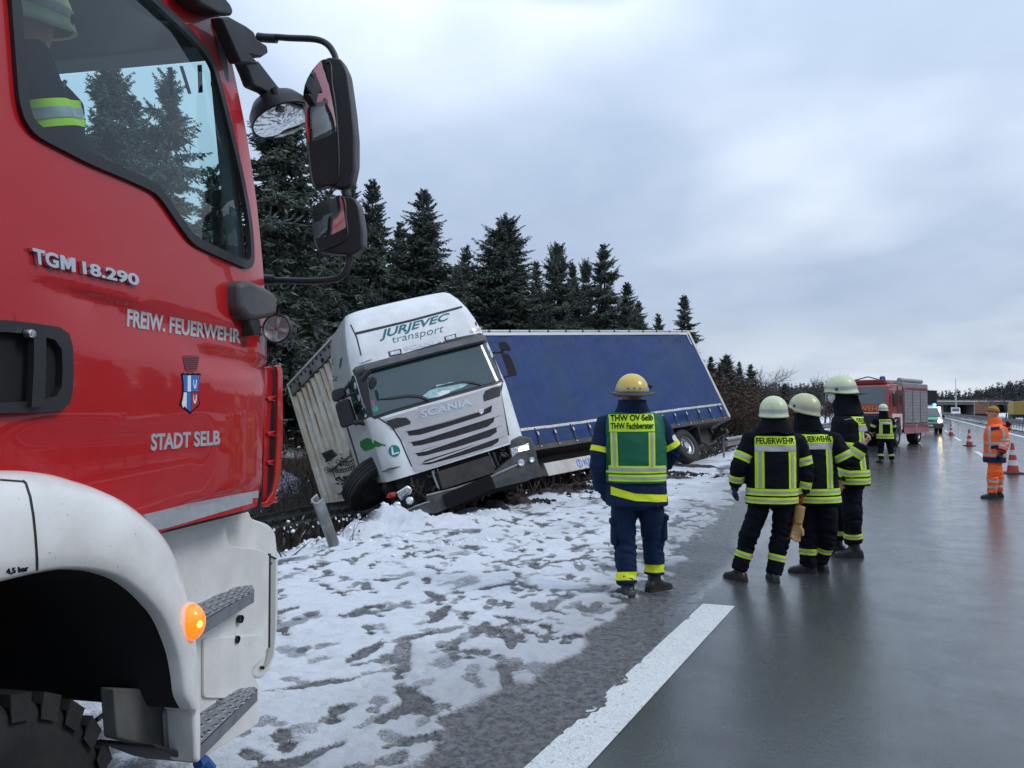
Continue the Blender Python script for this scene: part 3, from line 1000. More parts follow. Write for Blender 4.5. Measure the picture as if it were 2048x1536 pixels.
# ------------------------------------------------------------------ vegetation
def needle_mat(name, a, b, frost, fr_amt):
    def build(nt, N, L, p):
        c = nnoise(nt, 1.3, 4.0, .6); f = nnoise(nt, 9.0, 4.0, .7)
        col = nmix(nt, nmap(nt, c, .32, .68, 0, 1), a, b)
        L.new(nmix(nt, nmap(nt, f, .54, .68, 0, fr_amt), col, frost), p.inputs['Base Color'])
        p.inputs['Roughness'].default_value = .75
        p.inputs['Specular IOR Level'].default_value = .25
    return attr_mat(name, build)


M['needles'] = needle_mat('needles', (.040, .058, .043), (.098, .128, .088), (.36, .39, .39), .8)
M['needles_frost'] = needle_mat('needles_frost', (.10, .125, .125), (.20, .23, .235), (.42, .46, .50), .7)
M['bark'] = mat('bark', (.050, .040, .034), .9, var=.4, vscale=9, bump=.02, bscale=14)
M['twig_brown'] = mat('twig_brown', (.055, .038, .030), .9, var=.35, vscale=6)
M['bare_twig'] = mat('bare_twig', (.085, .072, .066), .9, var=.3, vscale=4)
M['leaf_rust'] = mat('leaf_rust', (.085, .040, .025), .85, var=.5, vscale=5)
M['leaf_brown'] = mat('leaf_brown', (.055, .042, .026), .85, var=.5, vscale=4)


def kites(base, tip, width, roll_rng):
    """one leaf-shaped quad from each base to each tip"""
    d = tip - base; l = np.linalg.norm(d, axis=1, keepdims=True) + 1e-9
    t = d / l; r = roll_rng.normal(size=base.shape); r -= t * (r * t).sum(1, keepdims=True)
    r /= np.linalg.norm(r, axis=1, keepdims=True) + 1e-9
    m = base + d * .45; w = width.reshape(-1, 1)
    V = np.stack([base, m + r * w, tip, m - r * w], 1).reshape(-1, 3)
    F = np.arange(len(V)).reshape(-1, 4)
    return V, F


def spruce(seed, H=12.0, R=2.3, sparse=0.0, droop=.35, nb=170, shape=.8, low=.04):
    """returns trunk mesh, crown mesh"""
    g = np.random.default_rng(seed)
    t = np.sort(low + (1 - low) * g.random(nb) ** .92 * .985)
    if sparse: t = t[g.random(nb) > sparse * (1 - t) * .9]
    n = len(t)
    az = np.cumsum(np.full(n, 2.4)) + g.normal(0, .5, n)
    Lb = R * (1 - t) ** shape * (g.uniform(.45, 1.15, n)) + .10
    Lb *= .62 + .76 * fbm(t * 5 + 3, np.cos(az) * 1.6 + 7, seed, 2) + .25 * (fbm(np.sin(az) * 2, t * 7, seed + 3, 2) - .5)
    el = np.interp(t, [0, .5, .85, 1], [-.30, -.05, .45, 1.1]) + g.normal(0, .22, n)
    dirs = np.stack([np.cos(az), np.sin(az)], 1)
    bases, tips, ws = [], [], []
    S = 24
    s = np.linspace(.10, 1.0, S)
    for side in (-1, 1, 0):
        ss = np.clip(s[None, :] + g.normal(0, .02, (n, S)), .05, 1)
        L = Lb[:, None] * ss
        hz = L * np.cos(el)[:, None]
        zz = t[:, None] * H + L * np.sin(el)[:, None] - droop * (ss ** 1.3) * Lb[:, None] * .55 + .22 * Lb[:, None] * np.maximum(ss - .6, 0)
        P = np.stack([dirs[:, :1] * hz, dirs[:, 1:] * hz, zz], -1)
        side_v = np.stack([-dirs[:, 1], dirs[:, 0], 0 * az], -1)[:, None, :]
        fwd = np.stack([dirs[:, 0], dirs[:, 1], 0 * az], -1)[:, None, :]
        tl = (np.clip(.40 * Lb[:, None] * (1.12 - ss), .10, .75) * g.uniform(.55, 1.2, (n, S)))[..., None]
        if side:
            D = side_v * side * .8 + fwd * .62 + np.array([0, 0, -droop * 1.1]) + g.normal(0, .22, (n, S, 3))
        else:
            D = fwd * .5 + np.array([0, 0, -droop * 2.2]) + g.normal(0, .30, (n, S, 3)); tl = tl * .75
        D /= np.linalg.norm(D, axis=-1, keepdims=True)
        T = P + D * tl
        keep = g.random((n, S)) > .08
        bases.append(P[keep]); tips.append(T[keep]); ws.append((tl[..., 0] * .085 + .010)[keep])
        # side sprays on each twig
        for q in (.35, .7):
            B2 = P + D * tl * q
            D2 = D + g.normal(0, .65, D.shape); D2 /= np.linalg.norm(D2, axis=-1, keepdims=True)
            T2 = B2 + D2 * tl * .55
            bases.append(B2[keep]); tips.append(T2[keep]); ws.append((tl[..., 0] * .06 + .009)[keep])
    # leader
    k = 40; zt = np.linspace(.90, 1.0, k) * H
    b = np.stack([0 * zt, 0 * zt, zt], 1); a = g.uniform(0, 6.28, k); ll = (H - zt) * .55 + .08
    bases.append(b); tips.append(b + np.stack([np.cos(a) * ll * .7, np.sin(a) * ll * .7, ll * .6], 1)); ws.append(ll * .12)
    B = np.concatenate(bases); T = np.concatenate(tips); W = np.concatenate(ws)
    V, F = kites(B, T, W, g)
    # branch wood as slender strips
    bb = np.stack([0 * t, 0 * t, t * H], 1)
    e = np.stack([dirs[:, 0] * Lb * np.cos(el), dirs[:, 1] * Lb * np.cos(el), t * H + Lb * np.sin(el) - droop * Lb * .40], 1)
    V2, F2 = kites(bb, e, Lb * .012 + .01, g)
    nF = len(F)
    V = np.concatenate([V, V2]); F = np.concatenate([F, F2 + 4 * nF])
    me = np_mesh('crown', V, F)
    mi = (g.random(len(F)) < .17).astype(np.int32); mi[nF:] = 2
    me.polygons.foreach_set('material_index', mi)
    for m in (M['needles'], M['needles_frost'], M['twig_brown']): me.materials.append(m)
    tm = MB().tube([(0, 0, -.6), (0, 0, H * .3), (.03, .02, H * .65), (0, 0, H * .985)], [.017 * H, .012 * H, .007 * H, .01], 8).mesh('trunk')
    tm.materials.append(M['bark']); tm.shade_smooth()
    return tm, me


SPRUCES = {
    'dense': spruce(1, R=2.9, nb=380, droop=.30, shape=.72),
    'slim': spruce(2, R=2.3, nb=340, droop=.40, shape=.72),
    'broad': spruce(3, R=3.3, nb=380, droop=.16, shape=.58),
    'sparse': spruce(4, R=3.0, nb=260, sparse=.5, droop=.55, shape=.45),
    'ragged': spruce(5, R=2.9, nb=280, sparse=.35, droop=.42, shape=.6),
    'top': spruce(6, R=2.7, nb=280, sparse=.45, droop=.3, shape=.42, low=.15),
}


def place_mesh_thing(name, meshes, loc, s, rz, label, cat, group):
    t = empty(name, label, cat, group, loc=loc, rz=rz); t.scale = s if hasattr(s, '__len__') else (s, s, s)
    for k, me in meshes:
        o = bpy.data.objects.new(k, me); COL.objects.link(o); o.parent = t
    return t


def tree_at(px, py, depth, kind, label, widen=1.0, group='spruces at the forest edge'):
    p = at(px, HORIZON, depth); z = float(land_z(p.x, p.y)); top = at(px, py, depth).z
    h = max(top - z, 1.0); s = h / 12.0
    tm, cm = SPRUCES[kind]
    widen *= rng.uniform(.85, 1.2)
    t = place_mesh_thing('spruce_tree', (('trunk', tm), ('crown', cm)), (p.x, p.y, z), (s * widen * rng.uniform(.9, 1.1), s * widen, s), rng.uniform(0, 6.28), label, 'tree', group)
    t.rotation_euler.x = rng.gauss(0, .018); t.rotation_euler.y = rng.gauss(0, .018)
    return t


TREES = [
    (212, 120, 19.5, 'sparse', 'thin see-through spruce seen through the left half of the red truck window', 1.0),
    (318, 125, 18.5, 'ragged', 'darker full spruce seen through the middle of the red truck window', 1.0),
    (455, 325, 21, 'slim', 'shorter spruce showing low through the front of the red truck window', 1.0),
    (120, 330, 24, 'dense', 'spruce behind the arm of the person in the truck cab', 1.1),
    (556, 205, 21.5, 'top', 'ragged spruce right beside the edge of the red cab, under the round mirror', 1.0),
    (600, 395, 27, 'dense', 'bushy spruce filling the gap between red cab and mirrors', 1.1),
    (655, 372, 29, 'ragged', 'spruce half hidden behind the lower truck mirror', 1.15),
    (708, 345, 30, 'slim', 'narrow spruce whose tip rises just right of the big mirror', 1.1),
    (738, 352, 31, 'dense', 'tall spruce between the mirrors and the lorry roof, second of the pair', 1.0),
    (800, 438, 34, 'ragged', 'lower spruce leaning against the tallest one above the lorry', 1.0),
    (845, 374, 32, 'dense', 'tallest pointed spruce directly above the white lorry cab', 1.15),
    (925, 488, 36, 'ragged', 'small open spruce above the right edge of the lorry roof', 1.0),
    (1001, 432, 37, 'broad', 'big round-topped conifer above the front of the blue trailer', 1.15),
    (1066, 516, 41, 'slim', 'slender spruce right of the round-topped conifer', 1.0),
    (1120, 484, 42, 'top', 'pine-like spruce with a tufted top and bare stem', 1.0),
    (1150, 522, 45, 'dense', 'spruce between the tufted one and the bare spire', 1.0),
    (1176, 520, 46, 'sparse', 'thin bare spire of a spruce above the middle of the trailer', .8),
    (1213, 486, 43, 'ragged', 'tall open spruce near the right end of the tree row', 1.2),
    (1258, 562, 45, 'dense', 'last dense spruce of the closed row, above the trailer', 1.1),
    (1280, 600, 48, 'dense', 'low dense spruce closing the row towards the lone pair', 1.1),
    (1322, 626, 58, 'ragged', 'smaller of the two lone spruces above the trailer end', 1.1),
    (1376, 586, 56, 'slim', 'larger of the two lone spruces, past the trailer corner', 1.5),
    (255, 185, 23, 'dense', 'spruce standing behind and between the two in the red truck window', 1.1),
    (425, 320, 24, 'ragged', 'spruce right of the darker one in the red truck window', 1.1),
]
for a in TREES: tree_at(*a)
fill = random.Random(3); FILL = []
for k in range(40):                                   # the wood behind that edge
    px = -150 + k * 37 + fill.uniform(-20, 20); d = np.interp(px, [-150, 500, 1280], [25, 32, 54]) + fill.uniform(2, 9)
    py = np.interp(px, [-150, 300, 520, 700, 900, 1050, 1300], [300, 390, 430, 465, 520, 560, 635]) + fill.uniform(-15, 50)
    FILL.append((tree_at(px, py, d, fill.choice(['dense', 'ragged', 'slim']), 'spruce', 1.2, 'spruces deeper in the wood'), px, py, 'spruce deep in the wood behind '))
for k in range(26):                                   # young growth along the foot of the wood
    px = 430 + k * 37 + fill.uniform(-15, 15); d = np.interp(px, [430, 1400], [19, 42]) + fill.uniform(0, 3)
    py = np.interp(px, [430, 800, 1400], [600, 625, 690]) + fill.uniform(-40, 50)
    FILL.append((tree_at(px, py, d, fill.choice(['dense', 'broad', 'dense']), 'spruce', 1.9, 'young spruces at the foot of the wood'), px, py, 'young low spruce in front of '))
# the wood across the motorway, whose outline the red door mirrors
for k in range(44):
    y = -26 + k * 4.0 + fill.uniform(-1, 1); x = 27 + max(0, y) * .04 + fill.uniform(0, 7); z = float(land_z(x, y)); s = fill.uniform(.6, 1.15)
    tm, cm = SPRUCES[fill.choice(['dense', 'slim', 'ragged'])]
    place_mesh_thing('spruce_tree', (('trunk', tm), ('crown', cm)), (x, y, z), s, fill.uniform(0, 6), 'spruce across the motorway', 'tree', 'spruces across the motorway')


def bare_tree(seed, H, spread=.55, depth=5, r0=.13, leaves=0, lsize=.05, kids_n=(3, 4), up=.25):
    """deciduous crown: tapering limbs that fork again and again; returns wood mesh and leaf mesh"""
    g = random.Random(seed); mb = MB(); leafs = []

    def limb(p, d, l, r, lev):
        q = p + d * l * .5 + Vector((g.gauss(0, .05), g.gauss(0, .05), g.gauss(0, .03))) * l
        e = q + (d + Vector((g.gauss(0, .2), g.gauss(0, .2), up * .4))).normalized() * l * .5
        mb.tube([p, q, e], [r, r * .8, r * .6], 5 if lev < 2 else 3, False)
        if lev >= depth:
            for k in range(leaves):
                leafs.append(p + (e - p) * g.random() + Vector((g.gauss(0, .12), g.gauss(0, .12), g.gauss(0, .12))))
            return
        for k in range(g.randint(*kids_n)):
            a = g.uniform(0, 6.28); s = spread * g.uniform(.5, 1.3)
            x = d.orthogonal().normalized(); y = d.cross(x)
            nd = (d + (x * math.cos(a) + y * math.sin(a)) * s + Vector((0, 0, up * .3))).normalized()
            st = p + (e - p) * g.uniform(.45, 1.0) if k else e
            limb(st, nd, l * g.uniform(.62, .82), r * .55, lev + 1)
    limb(Vector((0, 0, -.2)), Vector((0, 0, 1)), H * .32, r0, 0)
    wood = mb.mesh('branches', False)
    lm = None
    if leafs:
        B = np.array(leafs); rr = np.random.default_rng(seed)
        D = rr.normal(size=B.shape); D /= np.linalg.norm(D, axis=1, keepdims=True)
        V, F = kites(B, B + D * lsize, np.full(len(B), lsize * .35), rr)
        lm = np_mesh('foliage', V, F)
    return wood, lm


BUSHES = {}


def deciduous(px, py, depth, proto, name, label, cat, group, base_h=6.0, widen=1.0, wood_name='branches'):
    p = at(px, HORIZON, depth); z = float(land_z(p.x, p.y)); h = at(px, py, depth).z - z
    ms = [(wood_name, proto[0])] + ([('foliage', proto[1])] if proto[1] else [])
    s = h / base_h
    t = place_mesh_thing(name, ms, (p.x, p.y, z), (s * widen, s * widen, s), rng.uniform(0, 6), label, cat, group)
    if group: BUSHES.setdefault(label, []).append((px, t))
    return t


BARE = bare_tree(21, 6.0, .6, 5, .11)
BUSH = bare_tree(22, 4.2, .9, 4, .05, 7, .11, (3, 5), .1)
BUSH2 = bare_tree(23, 4.2, .95, 4, .05, 3, .09, (3, 5), .1)


def top_of(proto):
    return max(v.co.z for v in proto[0].vertices)


for p_, m in ((BARE, M['bare_twig']), (BUSH, M['twig_brown']), (BUSH2, M['twig_brown'])): p_[0].materials.append(m)
BUSH[1].materials.append(M['leaf_rust']); BUSH2[1].materials.append(M['leaf_brown'])
hb, hb1, hb2 = top_of(BARE), top_of(BUSH), top_of(BUSH2)
deciduous(1522, 728, 92, BARE, 'bare_tree', 'bare round-crowned tree at the end of the far wood', 'tree', None, hb, 1.2)
deciduous(1550, 752, 98, BARE, 'bare_tree', 'smaller bare tree sloping off to the right of the far wood', 'tree', None, hb, 1.2)
deciduous(1648, 742, 84, BARE, 'bare_tree', 'bare tree rising behind the back of the road sign', 'tree', None, hb, 1.1)
deciduous(2010, 786, 140, BARE, 'bare_tree', 'bare tree by the motorway above the yellow lorry', 'tree', None, hb, 1.5)
deciduous(1975, 790, 150, BARE, 'bare_tree', 'bare tree above the brown box lorry', 'tree', None, hb, 1.5)
for px, py, d, kd in ((1425, 712, 66, 'dense'), (1452, 710, 70, 'broad'), (1478, 722, 74, 'dense'), (1500, 728, 78, 'ragged'), (1438, 730, 62, 'dense'), (1570, 768, 70, 'broad')):
    tree_at(px, py, d, kd, 'dark spruce of the far wood beyond the trailer' if px < 1550 else 'lone small dark spruce before the snowy field',
            1.3, 'spruces of the far wood' if px < 1550 else None)
for px, py, d, k in ((1415, 770, 52, 1), (1432, 775, 56, 0), (1462, 765, 60, 1), (1486, 768, 58, 0), (1508, 772, 60, 1), (1535, 778, 60, 0), (1440, 800, 50, 0), (1468, 782, 52, 0), (1500, 790, 50, 0), (1530, 800, 52, 0), (1552, 815, 48, 0), (1605, 800, 55, 0), (1455, 822, 44, 1), (1490, 825, 44, 1),
                     (1520, 830, 42, 1), (1640, 790, 60, 1), (1665, 795, 62, 0), (1690, 790, 62, 1), (1565, 835, 40, 1), (1620, 835, 46, 1), (1580, 812, 52, 0), (1480, 808, 48, 0), (1510, 812, 47, 0)):
    deciduous(px, py, d, (BUSH, BUSH2)[k], 'bush', ('rust-brown leafy bush', 'thin grey-brown bush')[k] + ' behind the crash barrier right of the trailer', 'bush',
              ('rust-brown bushes behind the barrier', 'grey-brown bushes behind the barrier')[k], (hb1, hb2)[k], 1.35)
for k in range(16):
    px = 500 + k * 62; d = np.interp(px, [500, 760, 1400], [23, 26, 40]) + fill.uniform(-1, 2.5)
    deciduous(px, np.interp(px, [500, 1400], [690, 745]) + fill.uniform(-30, 40), d, fill.choice([BUSH2, BUSH2, BUSH]), 'bush', 'leafless brown bush in the ditch behind the lorry', 'bush',
              'brown bushes in the ditch', hb1, 1.5)

SHORT = {212: 'the thin spruce in the truck window', 318: 'the dark spruce in the truck window', 455: 'the short spruce at the window front', 120: 'the cab passenger', 556: 'the ragged spruce by the cab edge',
         600: 'the bushy spruce beside the mirrors', 655: 'the spruce by the lower mirror', 708: 'the narrow spruce by the big mirror', 738: 'the tall spruce beside the mirrors', 800: 'the lower leaning spruce',
         845: 'the tallest pointed spruce', 925: 'the small open spruce', 1001: 'the round-topped conifer', 1066: 'the slender spruce', 1120: 'the tufted pine-like spruce', 1150: 'the spruce beside the tufted one',
         1176: 'the thin bare spire', 1213: 'the tall open spruce', 1258: 'the last dense spruce', 1280: 'the low spruce ending the row', 1322: 'the smaller lone spruce', 1376: 'the larger lone spruce'}
ORD = 'first second third fourth fifth sixth seventh eighth ninth tenth eleventh twelfth thirteenth fourteenth fifteenth sixteenth seventeenth eighteenth'.split()


def tell_apart(items):
    """items: (object, picture x, picture y, opening words); names each by the front tree it stands with"""
    by = {}
    for o, px, py, head in items:
        k = min(SHORT, key=lambda a: abs(a - px)); by.setdefault(head + SHORT[k], []).append((px, py, o))
    for base, L in by.items():
        L.sort(key=lambda a: a[0])
        for i, (px, py, o) in enumerate(L):
            if len(L) == 1: o['label'] = base
            elif len(L) == 2: o['label'] = base + (', left of two', ', right of two')[i]
            else: o['label'] = base + (', leftmost' if i == 0 else ', rightmost' if i == len(L) - 1 else ', ' + ORD[i] + ' from left')


tell_apart(FILL)
for lab, L in BUSHES.items():
    L.sort(key=lambda a: a[0])
    for i, (px, t) in enumerate(L):
        if 'ditch' in lab: t['label'] = 'leafless brown bush in the ditch, %s from the red cab' % ORD[i]
        else: t['label'] = lab.replace(' right of the trailer', '').replace('crash barrier', 'barrier') + ', %s from the blue trailer' % ORD[i]
FW = ['leftmost dark spruce of the far wood beyond the trailer corner', 'broad dark spruce of the far wood, next but one from the trailer', 'dark spruce in the middle of the far wood beyond the trailer',
      'ragged spruce closing the far wood beside the bare tree', 'lower front spruce of the far wood, just right of the trailer edge']
for o, l in zip([o for o in bpy.data.objects if o.get('group') == 'spruces of the far wood'], FW): o['label'] = l

# brambles and dead stems on the bank
g = np.random.default_rng(8)
n = 26000
bx = -6.6 - g.random(n) ** .8 * 11; by = -2 + g.random(n) * 62
bz = land_z(bx, by)
hgt = g.uniform(.15, .75, n) * (1 + (bx < -9) * .4)
ang = g.uniform(0, 6.28, n); le = g.uniform(.2, .9, n)
b0_ = np.stack([bx, by, bz - .03], 1); t0_ = b0_ + np.stack([np.cos(ang) * le * .6, np.sin(ang) * le * .6, hgt], 1)
V1, F1 = kites(b0_, t0_, np.full(n, .009), g)
q = b0_ + (t0_ - b0_) * g.uniform(.2, 1, (n, 1)) + g.normal(0, .05, (n, 3))
V2, F2 = kites(q, q + g.normal(0, .06, (n, 3)), np.full(n, .022), g)
me = np_mesh('undergrowth', np.concatenate([V1, V2]), np.concatenate([F1, F2 + len(V1)]))
mi = np.concatenate([np.zeros(n, np.int32), np.where(g.random(n) < .10, 2, 1).astype(np.int32)])
me.polygons.foreach_set('material_index', mi)
o = link_mesh('undergrowth', me, [M['twig_brown'], M['leaf_brown'], M['snow_cap']], smooth=0)
o['kind'] = 'stuff'
tag(o, 'tangled brown brambles on the bank behind the lorry', None)


def far_wood(name, x0, x1, y0, y1, n, h0, h1, seed, m, label):
    """distant wood that reads as one ragged mass: every tree is a stem with a few clumps"""
    g = np.random.default_rng(seed); B, T, W = [], [], []
    X = g.uniform(x0, x1, n); Y = g.uniform(y0, y1, n); Hh = g.uniform(h0, h1, n); Z = land_z(X, Y) - .3
    for k in range(60):
        f = g.uniform(.15, 1.0, n); a = g.uniform(0, 6.28, n); r = Hh * .13 * (1.25 - f) + .25
        b = np.stack([X, Y, Z + Hh * f], 1)
        t = b + np.stack([np.cos(a) * r, np.sin(a) * r, g.uniform(-.3, .7, n) * r], 1)
        B.append(b); T.append(t); W.append(r * .35)
    b = np.stack([X, Y, Z], 1); t = b + np.stack([0 * X, 0 * X, Hh], 1); B.append(b); T.append(t); W.append(Hh * .02)
    V, F = kites(np.concatenate(B), np.concatenate(T), np.concatenate(W), g)
    o = link_mesh(name, np_mesh(name, V, F), m, smooth=0); o['kind'] = 'stuff'; o['label'] = label
    return o


M['hazed_needles'] = needle_mat('hazed_needles', (.034, .044, .046), (.075, .082, .078), (.18, .19, .19), .5)  # greyed needles: distance haze mixed into the colour
far_wood('distant_wood', -140, 60, 330, 520, 2600, 6.5, 10.5, 31, M['hazed_needles'], 'dark distant forest along the horizon beyond the bridge')
far_wood('distant_wood', 60, 260, 260, 470, 1700, 5, 8.5, 32, M['hazed_needles'], 'dark distant forest on the far right of the motorway')
far_wood('roadside_wood', -75, -22, 120, 210, 520, 3.2, 5.2, 33, M['hazed_needles'], 'low dark wood on the left beyond the sign')

# ------------------------------------------------------------------ the wrecked lorry: tractor and trailer
def pose(p, rz, rx, ry):
    return MC @ Matrix.Translation(p) @ (Matrix.Rotation(R_(rz), 4, 'Z') @ Matrix.Rotation(R_(rx), 4, 'X') @ Matrix.Rotation(R_(ry), 4, 'Y'))


class Frame:
    """local frame of a thing; px(...) gives the local point of one of its planes seen at a picture position"""
    def __init__(s, M): s.M = M; s.Mi = M.inverted()

    def px(s, p, axis, val):
        o = s.Mi @ Vector((0, 0, CAM_H)); d = s.Mi.to_3x3() @ ray(*p)
        return o + d * ((val - o[axis]) / d[axis])

    def at(s, px, py, depth): return s.Mi @ at(px, py, depth)

    def prism(s, pts, axis, val, depth, name, m, parent, bevel=0.0, smooth=40, seg=2):
        P = [s.px(p, axis, val) for p in pts]; off = [0, 0, 0]; off[axis] = depth
        return MB().prism(P, off).build(name, m, parent, smooth, bevel, seg)


def crop(x0, y0, k): return lambda *pts: [(x0 + a / k, y0 + b / k) for a, b in pts]


c4 = crop(540, 560, 2.8445); c5 = crop(960, 620, 3.657); d8 = crop(740, 820, 5.6885); d7 = crop(540, 860, 6.4)
m6 = crop(640, 700, 7.68); m7 = crop(980, 660, 10.97)

M['windscreen'] = mat('windscreen', (.020, .045, .046), .04, coat=1.0, coat_rough=.0, spec=.6, var=.35, vscale=.9)
M['paper_teal'] = mat('paper_teal', (.32, .52, .52), .6, var=.25, vscale=12)
M['curtain_blue'] = mat('curtain_blue', (.006, .034, .150), .58, spec=.22, var=.14, vscale=.8, dirt=(.030, .068, .10), dirt_amt=.6, dirt_scale=.7, dirt_edge=.2, bump=.0008, bscale=220)
M['seam_blue'] = mat('seam_blue', (.022, .060, .20), .5)
M['board_white'] = mat('board_white', (.52, .50, .46), .5, dirt=(.3, .26, .2), dirt_amt=.5, dirt_scale=3)
M['radiator'] = mat('radiator', (.014, .014, .016), .6, metal=.3, var=.5, vscale=18, bump=.004, bscale=60)

LF = Frame(pose((-0.500, 12.193, -0.118), 199.776, 5.726, 15.432))
lorry = empty('lorry_tractor', 'white tractor unit of the crashed lorry, tipped nose-down into the snow bank', 'lorry', M=LF.M)

HW = ([1.0, 2.05, 2.9, 3.3, 3.6, 3.86], [1.19, 1.21, 1.19, 1.13, 1.06, .96])
YF = ([.9, 1.1, 2.05, 2.9, 3.1, 3.45, 3.7, 3.86], [.0, .0, -.09, -.36, -.42, -.56, -.74, -.92])


def cab_section(z, inset=0.0, drop=0.0):
    hw = float(np.interp(z, *HW)) - inset; yf = float(np.interp(z, *YF)) - inset - drop; r = float(np.interp(z, [2.9, 3.86], [.30, .20])); yb = -2.80 + inset
    P = [Vector((hw, yb + (yf - r - yb) * k / 5, z)) for k in range(5)]
    P += [Vector((hw - r + r * math.cos(a), yf - r + r * math.sin(a), z)) for a in np.linspace(0, PI / 2, 20)]
    xs = np.linspace(hw - r, -(hw - r), 13)[1:-1]
    P += [Vector((x, yf + .05 * (1 - (x / (hw - r)) ** 2), z)) for x in xs]
    return P + [Vector((-p.x, p.y, p.z)) for p in P[24::-1]]


rows = [cab_section(z) for z in (1.06, 1.3, 1.7, 2.05, 2.3, 2.6, 2.9, 3.1, 3.3, 3.5, 3.7, 3.80, 3.86)]
rows += [cab_section(3.86, .05), cab_section(3.86, .14)]
for p in rows[-2]: p.z = 3.90
for p in rows[-1]: p.z = 3.925
shell = MB().loft(rows, True, cap=True).build('cab_shell', M['cab_white'], lorry, 50)
LP = PicPaint(lorry, [shell], 7)
# glass and its black surround
LP.poly([c4((470, 515), (485, 500), (560, 478), (700, 436), (900, 376), (1060, 328), (1222, 296), (1240, 345), (1322, 575), (1300, 590), (1000, 672), (700, 758), (596, 792), (560, 770))],
        'windscreen_surround', M['seal'], lift=.001, thick=.004)
LP.poly([c4((548, 522), (640, 498), (900, 420), (1215, 346), (1313, 566), (1280, 580), (980, 660), (700, 740), (592, 778), (572, 690))], 'windscreen', M['windscreen'], lift=.006, thick=.010, step=5)
# sun visor: a curved strip standing off the cab
vis = []
for z, dy in ((2.80, .06), (2.83, .13), (2.90, .10), (2.945, .015)):
    sec = cab_section(z); vis.append([p + Vector((0, dy, 0)) * (1 if abs(p.x) < 1.05 else .5) for p in sec[12:-12]])
MB().loft(vis).build('sun_visor', M['grey_plastic'], lorry, 60)
# grille panel, slots and intakes
LP.poly([c4((640, 792), (800, 745), (1060, 672), (1310, 594), (1312, 640), (1332, 760), (1357, 920), (1200, 975), (1000, 1040), (860, 1085), (825, 1092), (800, 1040), (770, 930), (730, 860), (690, 815))],
        'grille_panel', M['grille_silver'], lift=.002, thick=.012)
for q in ([(660, 803), (720, 785), (775, 784), (800, 806), (798, 820), (740, 838), (695, 850)], [(1210, 660), (1222, 632), (1260, 615), (1312, 603), (1306, 662), (1250, 682), (1215, 692)]):
    LP.poly([c4(*q)], 'air_intake', M['black_plastic'], lift=.014, thick=.004)
for q in ([(778, 862), (850, 850), (1020, 805), (1180, 755), (1262, 714), (1256, 752), (1190, 778), (1000, 838), (850, 882), (790, 886)],
          [(803, 922), (860, 905), (1050, 850), (1276, 780), (1270, 808), (1235, 836), (1050, 892), (860, 940), (815, 945)],
          [(828, 986), (872, 966), (1080, 902), (1286, 838), (1288, 866), (1250, 892), (1060, 952), (880, 1000), (842, 1003)],
          [(860, 1046), (882, 1026), (1080, 964), (1300, 897), (1298, 920), (1260, 946), (1080, 1002), (902, 1050), (872, 1050)]):
    LP.poly([c4(*q)], 'grille_slot', M['radiator'], lift=.0145, thick=.003)
    a, b = q[0], q[3]
    LP.poly([c4((a[0] - 12, a[1] + 2), (a[0] + 60, a[1] - 22), (b[0] + 30, b[1] - 14), (b[0] + 32, b[1] - 10), (a[0] + 64, a[1] - 12))], 'grille_bar', M['grille_silver'], lift=.015, thick=.012)
LP.poly([c4((840, 728), (1000, 690), (1175, 650), (1180, 690), (1160, 716), (1000, 760), (848, 808))], 'badge_recess', M['grille_silver'], lift=.0145, thick=.002)
LP.text('SCANIA', c4((860, 788), (1146, 711), (1140, 670), (854, 744)), 'badge_letters', M['silver_letter'], lift=.016, thick=.010, bold=.035)
LP.poly([c4((1186, 740), (1200, 735), (1214, 738), (1212, 755), (1200, 766), (1188, 756))], 'front_emblem', M['chrome'], lift=.017, thick=.006)
# gaps between panels
for q in ([(545, 795), (560, 782), (600, 778), (690, 838), (740, 915), (775, 1000), (803, 1062), (808, 1058), (782, 998), (748, 912), (698, 834), (604, 772), (556, 776)],
          [(1322, 562), (1308, 640), (1336, 780), (1355, 885), (1362, 884), (1342, 778), (1316, 640), (1330, 562)],
          [(480, 300), (800, 225), (1118, 140), (1120, 152), (800, 238), (484, 314)],
          [(455, 255), (490, 330), (515, 430), (522, 428), (498, 328), (462, 252)],
          [(1105, 100), (1150, 180), (1170, 262), (1178, 260), (1158, 178), (1112, 98)],
          [(322, 465), (350, 590), (440, 850), (525, 1130), (532, 1128), (448, 848), (358, 588), (330, 463)]):
    LP.poly([c4(*q)], 'panel_gap', M['seal'], lift=.001, thick=.003)
# lettering and lamps of the roof
LP.text('JURJEVEC', c4((626, 350), (1020, 238), (1022, 185), (622, 288)), 'roof_letters', M['teal_print'], lift=.002, bold=.028, shear=.22)
LP.text('transport', c4((697, 372), (982, 312), (990, 262), (692, 330)), 'roof_letters', M['teal_print'], lift=.002, bold=-.008)
LP.text('SCANIA', c4((764, 404), (986, 355), (982, 330), (760, 380)), 'header_letters', M['silver_letter'], lift=.003, thick=.004, bold=.03)
for q in ([(672, 408), (745, 392), (750, 420), (680, 438)], [(990, 324), (1056, 306), (1062, 334), (998, 352)]):
    LP.poly([c4(*q)], 'roof_lamp', M['seal'], lift=.002, thick=.006)
    x0 = sum(a for a, b in q) / 4; y0 = sum(b for a, b in q) / 4
    LP.poly([c4(*[(x0 + (a - x0) * .78, y0 + (b - y0) * .66) for a, b in q])], 'roof_lamp_lens', M['clear_lens'], lift=.008, thick=.004)
for q in ([(513, 462), (578, 443), (580, 452), (516, 474)], [(1140, 286), (1194, 272), (1196, 284), (1142, 298)]):
    LP.poly([c4(*q)], 'marker_lamp', M['clear_lens'], lift=.002, thick=.02)
